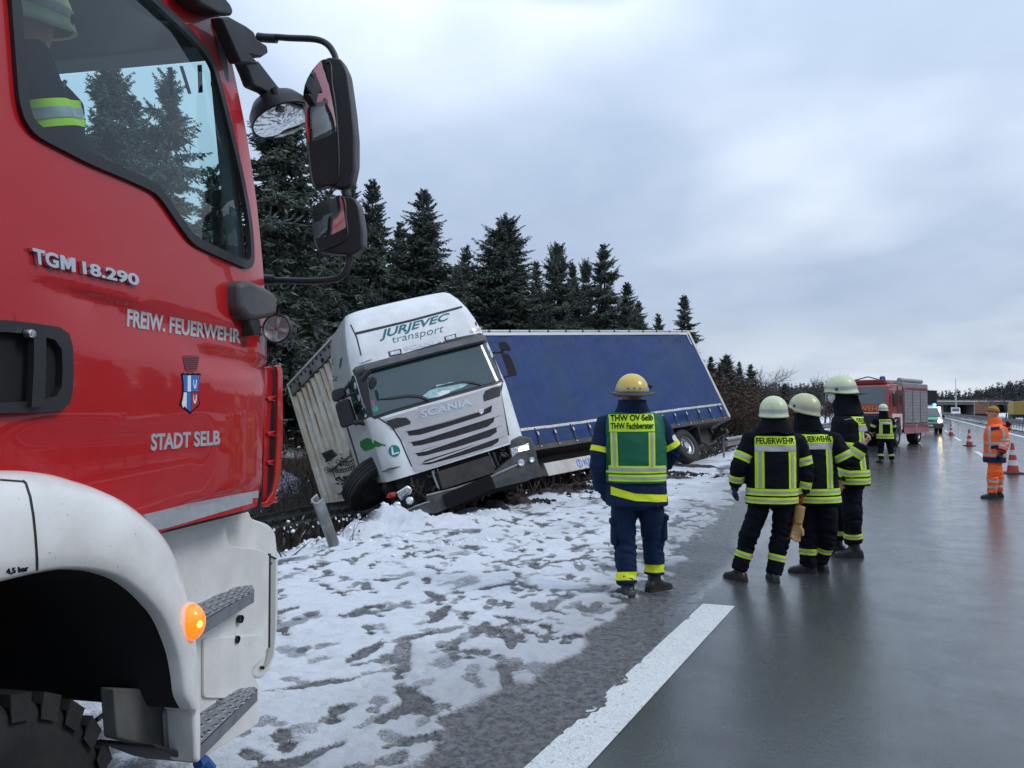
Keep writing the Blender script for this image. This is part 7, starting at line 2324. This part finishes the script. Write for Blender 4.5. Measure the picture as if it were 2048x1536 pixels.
MB().tube([ff3.J['shL'] + ff3.D(-.10, -.03, .06), ff3.J['shL'] + ff3.D(0, -.085, .085), ff3.J['shL'] + ff3.D(.13, -.03, -.0)], .004, 6).build('piping', M['tape_silver'], ff3.o)
# the pair of gloves he carries by their cuffs
gl_t = empty('work_gloves', 'pair of tan leather work gloves hanging from the hand of the front firefighter', 'gloves', loc=ff1.o.location, rz=ff1.o.rotation_euler.z)
for q, (x_, y_) in enumerate(((1593, 1022), (1586, 1024))):
    a = ff1.P(1598 + q * 3, 1012, -.05 + q * .06); w = ff1.P(x_, y_ + 24, -.06 + q * .05); mb = MB()
    mb.tube([a, a + (w - a) * .6, w], [.052, .048, .040], 12)
    hand_volumes(mb, w, (w - a).normalized() + Vector((-.1, 0, 0)), (-.2, -1, 0), 1 if q else -1, .25, 1.12, 1.35, .12)
    link_mesh('glove', fuse(mb, .006, 2, 'glove'), M['glove_tan'] if q == 0 else M['glove_red'], gl_t, 180)

# --- firefighter further back, and the road worker in orange
ff4 = Person('distant firefighter standing before the second fire engine with his back turned', (1772, 926), -3, 'black', dict(
    head=(1768, 819), neck=(1768, 834), pelvis=(1771, 874), shL=(1752, 841), shR=(1785, 841), elL=(1747, 858, .05), wrL=(1752, 868, .25), elR=(1790, 858, .05), wrR=(1787, 869, .25),
    hipL=(1763, 878), hipR=(1779, 878), knL=(1763, 900, .04), knR=(1782, 900, .02), anL=(1762, 920), anR=(1784, 920)), 1.0, 14, -.12)
ff4.J['cuff'] = .02
ff4.build(M['black_cloth'], M['black_cloth'], M['boot_leather'], toe=((-.3, 1), (.5, .8)))
turnout(ff4, 0, k=1.0); ff4.helmet(M['helmet_lum']); ff4.hood(M['black_cloth'], spread=.17)
rw = Person('road worker in orange high-visibility suit and striped woollen hat beside the cones', (1990, 995), 66, 'orange', dict(
    head=(1990, 827), neck=(1993, 847), pelvis=(1991, 915), shL=(1995, 860, -.19), shR=(2002, 858, .19), elL=(1997, 884, -.24), wrL=(1986, 902, -.28), elR=(2024, 866, .22), wrR=(2022, 852, .05),
    hipL=(1986, 922, -.09), hipR=(1996, 922, .09), knL=(1980, 952, -.10), knR=(2002, 952, .08), anL=(1978, 988, -.10), anR=(2003, 986, .10)), 1.02, 15, -.16)
rw.J['cuff'] = .03; rw.J['cuL'] = .8
rw.build(M['hi_orange'], M['hi_orange'], M['boot_leather'], toe=((-1, .05), (-.9, .3)), head_yaw=16, jacket_folds=.014)
J = rw.J; hz = J['pelvis'].z + (J['neck'].z - J['pelvis'].z) * rw.hem; a0 = Vector((J['pelvis'].x, J['pelvis'].y, hz))
rw.ring('hem_band', M['navy_cloth'], rw.jb, a0, a0 + Vector((0, 0, 1)), .012, .115, .004)
for t0 in (.135, .36): rw.ring('silver_tape', M['tape_silver'], rw.jb, a0, a0 + Vector((0, 0, 1)), t0, t0 + .042, .004)
for L in 'LR':
    rw.ring('silver_tape', M['tape_silver'], rw.jb, J['sh' + L], J['el' + L], .66, .84); rw.ring('silver_tape', M['tape_silver'], rw.jb, J['el' + L], J['wr' + L], .38, .56)
    rw.ring('silver_tape', M['tape_silver'], rw.tb, J['kn' + L], J['an' + L], .18, .32, parent=rw.trousers); rw.ring('silver_tape', M['tape_silver'], rw.tb, J['kn' + L], J['an' + L], .52, .66, parent=rw.trousers)
    rw.ring('cuff_band', M['navy_cloth'], rw.jb, J['el' + L], J['wr' + L], .80, .96)
cc = Vector((J['pelvis'].x, J['pelvis'].y, 0)); zt = J['neck'].z
for x_, th in ((-.05, 58), (-.10, 95)):
    rw.sew(poly_2d([rect(x_, hz + .19, x_ + .038, zt - .07)]), 'silver_tape', M['tape_silver'], rw.jb, cc, lift=.004, th=-th)
rw.sew(poly_2d([rect(-.07, hz + .27, .05, hz + .33, .02)]), 'pocket', M['navy_cloth'], rw.jb, cc, lift=.004, th=-95)
rw.sew(poly_2d([rect(-.06, hz + .62, .08, hz + .68, .02)]), 'chest_patch', M['navy_cloth'], rw.jb, cc, lift=.004, th=-95)
MB().loft([[J['neck'] + Vector((math.cos(a) * r_, math.sin(a) * r_ * 1.05, z_)) for a in np.linspace(0, 2 * PI, 25)[:-1]] for r_, z_ in ((.13, -.03), (.115, .04), (.112, .10), (.105, .105), (.10, .03))], True).build('collar', M['hi_orange'], rw.o, 180)
glove(rw, 'L', M['glove_dark']); glove(rw, 'R', M['glove_dark'])
H = J['head']; hat_cols = [(.30, .03, .02), (.42, .16, .01), (.06, .20, .03), (.55, .30, .02), (.52, .10, .01), (.07, .22, .05), (.50, .34, .03), (.25, .05, .02)]
hat = None; n = 30; lv = np.linspace(0, 1, 9)
def hat_row(u): return [H + rw.hr @ Vector((math.sin(a) * .096 * math.cos(u * PI / 2 * .97), math.cos(a) * .112 * math.cos(u * PI / 2 * .97) - .018 * u, .018 + .128 * math.sin(u * PI / 2) - .02 * math.cos(a) * (-1) * (1 - u))) for a in np.linspace(0, 2 * PI, n + 1)[:-1]]
hm = MB()
for q in range(8): hm.loft([hat_row(lv[q] + (lv[q + 1] - lv[q]) * w) for w in (0, .5, 1)], True, mi=q)
hm.build('striped_hat', [mat('hat_wool', c, .9, bump=.002, bscale=150) for c in hat_cols], rw.o, 180)

# --- the crew member sitting in the red cab
cab = empty('person', 'person in dark jacket with a yellow arm band sitting in the red truck cab', 'person', loc=engine.matrix_world @ Vector((-.45, -1.25, 1.75)), rz=YAW - R_(10.5))
Mc = cab.matrix_basis.inverted() @ engine.matrix_basis
cp = lambda p, x: Mc @ EF.px(p, 0, x)
hd_ = cp((48, 45), -.52); shn = cp((54, 125), -.36); elb = cp((98, 262), -.34); hip = cp((20, 420), -.52); hnd = elb + Vector((.02, .24, -.12))
mb = MB(); mb.ball(hd_, (.076, .096, .118), 14, 10); mb.tube([hd_, hd_ + Vector((0, -.02, -.2))], .056, 10); mb.tube([hip, hip * .4 + hd_ * .6 + Vector((0, -.03, -.1)), hd_ + Vector((0, -.03, -.22))], [.13, .14, .10], 12)
mb.tube([shn, elb, hnd], [.05, .045, .035], 10); mb.tube([shn + Vector((-.36, 0, 0)), elb + Vector((-.42, .02, 0)), hnd + Vector((-.3, .05, 0))], [.05, .045, .035], 10)
for q in (0, -.30): hand_volumes(mb, hnd + Vector((q, .0 + (.05 if q else 0), 0)), (0, 1, -.2), (0, 0, -1), 1 if q else -1, .6)
bd = link_mesh('body', fuse(mb, .010, 3, 'body'), M['skin'], cab, 180)
mb = MB(); mb.loft([[hip + (hd_ + Vector((0, -.03, -.16)) - hip) * t + Vector((math.cos(a) * rx, math.sin(a) * ry, 0)) for a in np.linspace(0, 2 * PI, 21)[:-1]] for t, rx, ry in ((0, .22, .16), (.4, .23, .16), (.75, .23, .15), (.9, .16, .12), (1.02, .10, .10))], True, cap=True)
mb.tube([shn + Vector((-.1, 0, 0)), shn, shn * .5 + elb * .5, elb, elb * .4 + hnd * .6], [.085, .088, .082, .078, .066], 12)
mb.tube([shn + Vector((-.26, 0, 0)), shn + Vector((-.36, 0, 0)), elb + Vector((-.42, .02, 0)), hnd + Vector((-.3, .02, 0))], [.09, .095, .085, .07], 12)
me = fuse(mb, .014, 4, 'jacket'); folds(me, .010, 77, [(elb, .12), (shn, .12)]); jk = link_mesh('jacket', me, M['black_cloth'], cab, 180)
class _S: pass
pp = Person.__new__(Person); pp.o = cab; pp.jacket = jk; pp.k = 1.0; pp.J = {'head': hd_}; pp.hr = Matrix.Identity(3); pp.jb = bvh_of([jk], cab); pp.delta = 0
b = pp.ring('reflective_band', M['hi_yellow'], pp.jb, shn, elb, .58, .98)
pp.ring('silver_tape', M['tape_silver'], pp.jb, shn, elb, .70, .86, .007, b)
pp.helmet(M['helmet_lum'])
rd0 = cp((108, 208), -.30); rd1 = cp((131, 162), -.30)
MB().tube([rd0, rd0 + (rd1 - rd0) * .55], .012, 8).tube([rd0 + (rd1 - rd0) * .5, rd1], .006, 8).build('radio', M['black_plastic'], cab)

# ------------------------------------------------------------------ vehicles and furniture further up the road
M['red_old'] = mat('red_old', (.36, .012, .016), .32, coat=.8, coat_rough=.05, var=.06, dirt=(.16, .06, .05), dirt_amt=.4, dirt_scale=1.5)
M['shutter_grey'] = mat('shutter_grey', (.30, .31, .32), .5, metal=.3, var=.06, dirt=(.2, .19, .18), dirt_amt=.4, dirt_scale=1)
M['orange_print'] = mat('orange_print', (.75, .22, .03), .5)
M['pane_grey'] = mat('pane_grey', (.05, .065, .07), .06, coat=1.0, coat_rough=0, var=.4, vscale=1.2)
M['police_green'] = mat('police_green', (.02, .36, .20), .35, coat=.7)
F2 = Frame(MC @ Matrix.Translation((17.29, 37.16, 0)) @ Matrix.Rotation(R_(138.4), 4, 'Z'))
fe2 = empty('fire_engine', 'second fire engine facing the camera with blue lights, parked behind the firefighters', 'fire engine', M=F2.M)
k85 = crop(1680, 740, 8.535)
bx = lambda c, d, n, m, bev=.03, par=None, **q: MB().box(c, d, **q).build(n, M[m], par or fe2, 40, bev)
cabp = [(1.36, .95), (1.38, 1.60), (1.34, 1.92), (1.10, 2.80), (.95, 2.88), (-.95, 2.90), (-.95, .75), (.55, .75), (.50, 1.15), (.25, 1.35), (-.25, 1.35), (-.50, 1.15), (-.55, .75), (-.60, .75), (.62, .75)]
cabp = [(1.36, .95), (1.38, 1.60), (1.34, 1.92), (1.10, 2.80), (.95, 2.88), (-.95, 2.90), (-.95, .75), (-.60, .75), (-.52, 1.12), (-.26, 1.32), (.26, 1.32), (.52, 1.12), (.60, .75), (1.30, .75)]
MB().prism([Vector((-1.2, y, z)) for y, z in cabp], (2.4, 0, 0)).build('cab', M['red_old'], fe2, 40, .04)
CP2 = PicPaint(fe2, [o for o in CHILD['fire_engine.001']] if 'fire_engine.001' in CHILD else kids(fe2), 3)
MB().add([(-1.10, 1.351, 1.95), (1.10, 1.351, 1.95), (1.06, 1.115, 2.78), (-1.06, 1.115, 2.78)], [(3, 2, 1, 0)]).build('windscreen', M['pane_grey'], fe2, 0)
bx((0, 1.40, 1.10), (2.36, .14, .72), 'bumper', 'black_plastic', .04); bx((0, 1.392, 1.545), (1.9, .03, .05), 'trim_strip', 'white_print', .004)
tb = text_2d('FEUERWEHR', .03); mb = MB()
for f in tb.faces: mb.add([Vector((1.02 - v.co.x * 2.0, 1.386 - v.co.y * .02, 1.63 + v.co.y * .21)) for v in f.verts], [tuple(range(len(f.verts)))])
mb.build('front_lettering', M['orange_print'], fe2, 0, fix=False); tb.free()
for s in (-1, 1):
    bx((s * .95, 1.475, .98), (.32, .03, .2), 'headlamp', 'clear_lens', .01)
    bx((s * 1.203, .35, 2.25), (.02, .62, .80), 'door_window', 'pane_grey', 0)
    bx((s * 1.203, -.62, 2.12), (.02, .50, 1.15), 'door_window', 'pane_grey', 0)
    bx((s * 1.205, -.12, 1.85), (.03, .012, 2.0), 'door_joint', 'seal', 0)
    bx((s * 1.36, 1.05, 2.2), (.10, .16, .5), 'mirror', 'black_plastic', .03); MB().tube([(s * 1.18, 1.1, 2.62), (s * 1.38, 1.12, 2.62), (s * 1.38, 1.08, 2.4)], .02, 6).build('mirror_arm', M['rail_white'], fe2)
    MB().loft([[Vector((s * x_, .66 * math.cos(a), .52 + .72 * math.sin(a))) for x_ in (.7, 1.235)] for a in np.linspace(-.05, PI + .05, 14)]).build('mudguard', M['white_paint'], fe2, 60)
    for a, b in ((.56, .80), (-.80, -.56)): bx((s * 1.215, (a + b) / 2, 1.05), (.03, b - a, .62), 'arch_panel', 'white_paint', .01)
    bx((s * 1.215, 0, 1.42), (.03, 1.6, .16), 'arch_panel', 'white_paint', .01)
    wheel(fe2, (s * 1.08, 0, .50), (s, 0, 0), R=.50, w=.30); wheel(fe2, (s * .98, -3.75, .50), (s, 0, 0), R=.50, w=.52)
    for q in range(3):
        w0 = -1.18 - q * 1.45; sh = bx((s * 1.232, w0 - .66, 1.80), (.03, 1.30, 1.70), 'roller_shutter', 'shutter_grey', .006)
        for zz in np.arange(1.05, 2.6, .17): MB().box((s * 1.248, w0 - .66, zz), (.006, 1.28, .012)).build('slat_joint', M['seal'], sh, 0)
        bx((s * 1.24, w0 - .66, 1.02), (.04, 1.1, .05), 'shutter_handle', 'black_plastic', .01)
    bx((s * 1.23, -3.3, .72), (.03, 4.6, .40), 'side_skirt', 'red_old', .01)
    MB().loft([[Vector((s * x_, -3.75 + .64 * math.cos(a), .52 + .64 * math.sin(a))) for x_ in (.7, 1.262)] for a in np.linspace(0, PI, 14)]).build('mudguard', M['white_paint'], fe2, 60)
bx((0, -3.3, 1.85), (2.44, 4.55, 2.3), 'equipment_body', 'red_old'); bx((0, -3.3, 2.90), (2.46, 4.57, .24), 'body_top', 'shutter_grey'); bx((0, -3.3, 2.72), (2.47, 4.58, .10), 'body_stripe', 'red_old', .01)
bx((0, -2.4, .62), (.9, 6.4, .25), 'chassis_frame', 'dark_metal', 0); bx((0, -1.9, .85), (2.2, 1.9, .5), 'underbody', 'dark_void', 0)
bx((0, .1, 2.98), (2.0, 1.6, .14), 'roof_rack', 'red_old', .02)
for s in (-1, 1):
    b_ = MB().lathe([(.14, 0), (.14, .06), (.12, .22), (.06, .26), (.001, .27)], (s * .80, .75, 3.02), (0, 0, 1), 18).build('beacon', M['blue_lit' if s > 0 else 'blue_lens'], fe2)
    if s > 0: MB().ball((s * .80, .88, 3.17), .06, 10, 8).build('beacon_bulb', M['blue_core'], b_)
for x_ in (-.65, -.25, .15, .55):
    ld = MB().tube([(x_, -.6, 3.10), (x_, -5.4, 3.18)], .035, 8).build('ladder_rail', M['steel'], fe2)
for q in range(14): MB().tube([(-.65, -.8 - q * .34, 3.12), (.55, -.8 - q * .34, 3.12)], .016, 6).build('ladder_rung', M['steel'], fe2)
MB().tube([(-.9, .9, 3.08), (.9, .9, 3.08)], .03, 8).build('roof_rail', M['red_old'], fe2); MB().tube([(-1.0, -1.2, 3.14), (-1.0, -5.2, 3.16)], .11, 10).build('suction_hose', M['shutter_grey'], fe2)
MB().tube([(-.6, .2, 3.1), (.2, -.4, 3.30), (.9, -.2, 3.1)], .03, 6).build('roof_monitor', M['dark_metal'], fe2)
bx((.82, 1.48, .55), (.30, .03, .34), 'yellow_marker', 'hi_yellow', .02)

# police van
pv = at(1857, 820, 55.5); F3 = Frame(Matrix.Translation((pv.x, pv.y, 0)) @ Matrix.Rotation(R_(184), 4, 'Z'))
van = empty('police_van', 'green and white police van with blue light and headlamp on, behind the second fire engine', 'van', M=F3.M)
bv = lambda c, d, n, m, bev=.03, **q: MB().box(c, d, **q).build(n, M[m], van, 40, bev)
vp = [(.0, .50), (.02, .80), (-.08, .98), (-.62, 1.16), (-1.30, 1.82), (-1.62, 1.95), (-4.70, 1.93), (-4.80, 1.2), (-4.78, .40), (-.1, .38)]
MB().prism([Vector((-.92, y, z)) for y, z in vp], (1.84, 0, 0)).build('body', M['cab_white'], van, 40, .07)
MB().add([(-.80, -.655, 1.20), (.80, -.655, 1.20), (.70, -1.28, 1.80), (-.70, -1.28, 1.80)], [(0, 1, 2, 3)]).build('windscreen', M['pane_grey'], van, 0).location = (0, .03, .012)
MB().add([(-.62, -.02, .985), (.62, -.02, .985), (.74, -.62, 1.175), (-.74, -.62, 1.175)], [(0, 1, 2, 3)]).build('bonnet_panel', M['police_green'], van, 0).location = (0, -.035, .012)
bv((0, .03, .90), (1.1, .03, .20), 'grille', 'police_green', .01); bv((0, .05, .58), (1.86, .16, .30), 'bumper', 'grey_plastic', .04); bv((0, .137, .56), (.52, .012, .11), 'number_plate', 'white_print', .002)
bv((0, .046, .93), (.5, .02, .06), 'grille_slot', 'seal', .005)
for s in (-1, 1):
    bv((s * .70, .02, .86), (.34, .06, .20), 'headlamp', 'clear_lens', .02)
    MB().ball((s * .70, .055, .86), (.13, .03, .085), 12, 8).build('headlamp_beam', M['lamp_warm'], van)
    bv((s * 1.02, -.85, 1.22), (.16, .08, .22), 'mirror', 'black_plastic', .03)
    bv((s * .925, -1.7, 1.52), (.01, .75, .42), 'side_window', 'pane_grey', 0); bv((s * .925, -3.3, 1.52), (.01, 1.9, .42), 'side_window', 'pane_grey', 0)
    bv((s * .926, -2.4, .95), (.01, 4.0, .40), 'side_panel', 'police_green', 0)
    for y in (-.75, -3.7): wheel(van, (s * .80, y, .32), (s, 0, 0), R=.32, w=.22, nrib=3)
bv((0, -1.9, 1.99), (1.3, .22, .08), 'light_bar', 'rail_white', .02)
for x_ in (-.55, ):
    b_ = MB().ball((x_, -1.85, 2.07), (.13, .12, .10), 14, 10).build('beacon', M['blue_lit'], van); MB().ball((x_, -1.74, 2.07), .05, 8, 6).build('beacon_bulb', M['blue_core'], b_)
MB().ball((.55, -1.85, 2.07), (.12, .12, .09), 14, 10).build('beacon', M['blue_lens'], van)
MB().ball((.80, -.62, 1.28), .05, 8, 6).build('front_flasher', M['blue_core'], van); MB().ball((.74, .07, .70), (.07, .04, .10), 8, 6).build('front_flasher', M['blue_lit'], van)
MB().ball((-.80, -1.2, 1.88), .05, 8, 6).build('marker_lamp', M['lamp_warm'], van)

# warning board on its trailer
wb = at(1858, 795, 78); t = empty('warning_board', 'dark rear of a raised warning board behind the police van', 'sign', loc=(wb.x, wb.y, 0), rz=R_(3))
MB().box((0, 0, 2.95), (1.35, .10, 1.35)).build('board', M['black_plastic'], t, 0, .02)
fr_ = MB()
for a, b in (((-.68, 2.27), (-.68, 3.63)), ((.68, 2.27), (.68, 3.63)), ((-.68, 2.27), (.68, 2.27)), ((-.68, 3.63), (.68, 3.63))): fr_.tube([(a[0], -.05, a[1]), (b[0], -.05, b[1])], .03, 6)
fr_.build('frame', M['dark_metal'], t)
for s in (-.4, .4): MB().box((s, .05, 1.4), (.08, .08, 1.8)).build('post', M['dark_metal'], t, 0)
MB().box((0, .6, .62), (1.5, 2.4, .25)).build('trailer_bed', M['orange_print'], t, 0, .02)
for s in (-.75, .75): wheel(t, (s, .6, .32), (1 if s > 0 else -1, 0, 0), R=.32, w=.2, nrib=3)

# traffic cones
M['cone_red'] = mat('cone_red', (.52, .035, .025), .5, var=.08, vscale=6, dirt=(.2, .05, .04), dirt_amt=.4)
M['cone_white'] = mat('cone_white', (.66, .66, .66), .45, var=.05, dirt=(.35, .33, .32), dirt_amt=.45, dirt_scale=6)


def cone(px, py, h, label):
    p = gp(px, py); t = empty('traffic_cone', label, 'traffic cone', 'traffic cones along the lane line', loc=(p.x, p.y, .004), rz=rng.uniform(0, 1)); s = h / .75; t.scale = (s, s, s)
    MB().box((0, 0, .018), (.40, .40, .036), taper=.93).build('base', M['black_plastic'], t, 0, .012)
    rr = lambda z: .135 + (.030 - .135) * (z - .036) / (.714)
    zs = [.036, .20, .33, .46, .58, .75]
    for i, nm in enumerate(('cone_foot', 'white_sleeve', 'red_sleeve', 'white_sleeve', 'cone_tip')):
        a, b = zs[i], zs[i + 1]; pr = [(rr(a), a), (rr(b), b)]
        if i == 4: pr += [(rr(b) * .7, b + .004), (.001, b + .004)]
        MB().lathe(pr, (0, 0, 0), (0, 0, 1), 22).build(nm, M['cone_red' if i % 2 == 0 else 'cone_white'], t, 50)


cone(1902, 870, .76, 'smallest and farthest of the three red and white traffic cones, right of the police van')
cone(1939, 892, .78, 'middle red and white traffic cone, left of the road worker')
cone(2026, 947, .80, 'nearest red and white traffic cone, standing right behind the road worker')

# back of a big road sign behind the barrier
sp = at(1670, 800, 70); t = empty('road_sign', 'back of a large road sign on a grey frame left of the tallest firefighter', 'road sign', loc=(sp.x, sp.y, float(land_z(sp.x, sp.y))), rz=YAW - R_(20))
zb_ = at(1660, 815, 70).z - t.location.z; zt_ = at(1660, 762, 70).z - t.location.z; W_ = 1.5
MB().box((0, .05, (zb_ + zt_) / 2), (W_, .02, zt_ - zb_)).build('panel', mat('sign_back', (.075, .082, .09), .6, metal=.2, var=.1), t, 0)
for q in range(5): MB().box((0, -.0, zb_ + (zt_ - zb_) * q / 4), (W_ + .08, .05, .05)).build('frame_bar', M['rail_white'], t, 0)
for s in (-.5, .5): MB().box((s * W_ * 1.02, 0, (zb_ + zt_) / 2), (.05, .05, zt_ - zb_)).build('frame_bar', M['rail_white'], t, 0)
for s in (-.3, .3): MB().box((s * W_, .1, zt_ / 2), (.10, .10, zt_)).build('post', M['galvanised'], t, 0)
bp_ = gp(1667, 862); t = empty('warning_beacon', 'narrow red and white striped warning beacon left of the masked firefighter', 'beacon', loc=(bp_.x, bp_.y, 0), rz=YAW)
MB().box((0, 0, .03), (.5, .3, .06)).build('foot', M['black_plastic'], t, 0, .01); MB().box((0, 0, .60), (.25, .03, 1.05)).build('panel', M['cone_white'], t, 0, .005)
for q in range(3): MB().add([(-.125, -.018, .25 + q * .32), (.125, -.018, .40 + q * .32), (.125, -.018, .56 + q * .32), (-.125, -.018, .41 + q * .32)], [(0, 1, 2, 3)]).build('red_stripe', M['cone_red'], t, 0)

# bridge over the motorway, mast, far traffic
M['concrete'] = mat('concrete', (.26, .26, .25), .8, var=.15, dirt=(.15, .14, .13), dirt_amt=.5, dirt_scale=.6)
bl_, br_ = at(1800, 805, 285), at(1990, 806, 285); bd = (br_ - bl_); bd.z = 0; L_ = bd.length * 1.6; c = (bl_ + br_) / 2
t = empty('motorway_bridge', 'low concrete bridge with snow on its ledge crossing the motorway far away', 'bridge', loc=(c.x, c.y, 0), rz=math.atan2(bd.y, bd.x))
zd = c.z; MB().box((0, 0, zd - .1), (L_, 9, 1.3)).build('deck', M['concrete'], t, 0); MB().box((0, -4.6, zd + .75), (L_, .25, .5)).build('parapet', M['concrete'], t, 0); MB().box((0, -4.75, zd + .42), (L_, .5, .20)).build('snowy_ledge', M['snow_cap'], t, 0)
for x_ in (-14, -4, 8, 20): MB().box((x_, 0, zd / 2 - .4), (.9, 7, zd)).build('pier', M['concrete'], t, 0)
for s in (-1, 1):
    MB().prism([Vector((s * 20, -5, -1)), Vector((s * L_ * .52, -5, -1)), Vector((s * L_ * .52, -5, zd)), Vector((s * 30, -5, zd - .7))], (0, 10, 0)).build('abutment', M['land'], t, 0)
mp_ = at(1912, 800, 265); t = empty('radio_mast', 'thin pale mast rising against the far forest above the bridge', 'mast', loc=(mp_.x, mp_.y, 0))
zt_ = at(1912, 755, 265).z; MB().tube([(0, 0, 0), (0, 0, zt_ * .62)], [.28, .22], 8).build('mast_tube', M['rail_white'], t); MB().tube([(0, 0, zt_ * .62), (0, 0, zt_)], [.12, .06], 6).build('aerial', M['steel'], t)
MB().box((.5, 0, zt_ * .66), (.5, .3, .9)).build('antenna', M['rail_white'], t, 0)


def far_lorry(px, py, depth, cols, label, L=12, rz=0.0, h=3.3):
    p = at(px, py, depth); t = empty('box_lorry', label, 'lorry', loc=(p.x, p.y, 0), rz=rz)
    MB().box((0, L / 2, h / 2 + .5), (2.5, L, h - .9)).build('box_body', cols[1], t, 0, .04); MB().box((0, -.03, h / 2 + .5), (2.46, .06, h - .96)).build('rear_door', cols[0], t, 0, .01)
    MB().box((0, L / 2, .8), (2.2, L * .95, .3)).build('chassis_frame', M['dark_metal'], t, 0); MB().box((0, -.05, .55), (2.2, .1, .15)).build('underrun_bar', M['dark_metal'], t, 0)
    MB().box((0, L + 1.2, 1.5), (2.4, 1.9, 2.2)).build('cab', cols[1], t, 0, .1)
    for y in (1.6, 2.9, L + 1.0):
        for s in (-1.05, 1.05): wheel(t, (s, y, .5), (1 if s > 0 else -1, 0, 0), R=.5, w=.35, nrib=3)


far_lorry(1964, 820, 150, (mat('rusty_orange', (.34, .15, .09), .6, var=.1), M['cab_white']), 'far box lorry with a rust-orange end and white side, left of the worker\'s hat', rz=R_(-3))
far_lorry(2046, 820, 120, (mat('mustard', (.42, .28, .05), .6, var=.1), mat('mustard_side', (.45, .30, .06), .6)), 'yellow lorry cut off by the right edge of the picture', L=7, h=3.0)
p = at(1912, 830, 190); t = empty('white_van', 'tiny white van on the far carriageway under the bridge', 'van', loc=(p.x, p.y, 0), rz=R_(180))
MB().prism([Vector((-.95, y, z)) for y, z in ((0, .4), (0, 1.0), (-.6, 1.25), (-1.1, 2.2), (-4.5, 2.3), (-4.6, .4))], (1.9, 0, 0)).build('body', M['cab_white'], t, 40, .06)
MB().add([(-.8, -.64, 1.32), (.8, -.64, 1.32), (.75, -1.05, 2.08), (-.75, -1.05, 2.08)], [(0, 1, 2, 3)]).build('windscreen', M['pane_grey'], t, 0).location = (0, .03, .01)
for s in (-.85, .85):
    for y in (-.8, -3.6): wheel(t, (s, y, .33), (1 if s > 0 else -1, 0, 0), R=.33, w=.22, nrib=3)
# ploughed snow along the far verge
xs_ = np.linspace(9.4, 24, 60); ys_ = np.linspace(60, 330, 200)
grid_obj('snow_bank', np.linspace(20.6, 25, 30), np.linspace(40, 330, 200), lambda x, y: -.1 + 1.3 * sstep(x, 20.8, 23) * fbm(x * .9, y * .5, 77, 4), M['land'], {'snow': lambda x, y: .35 + .6 * fbm(x * .6, y * .3, 78, 3)})
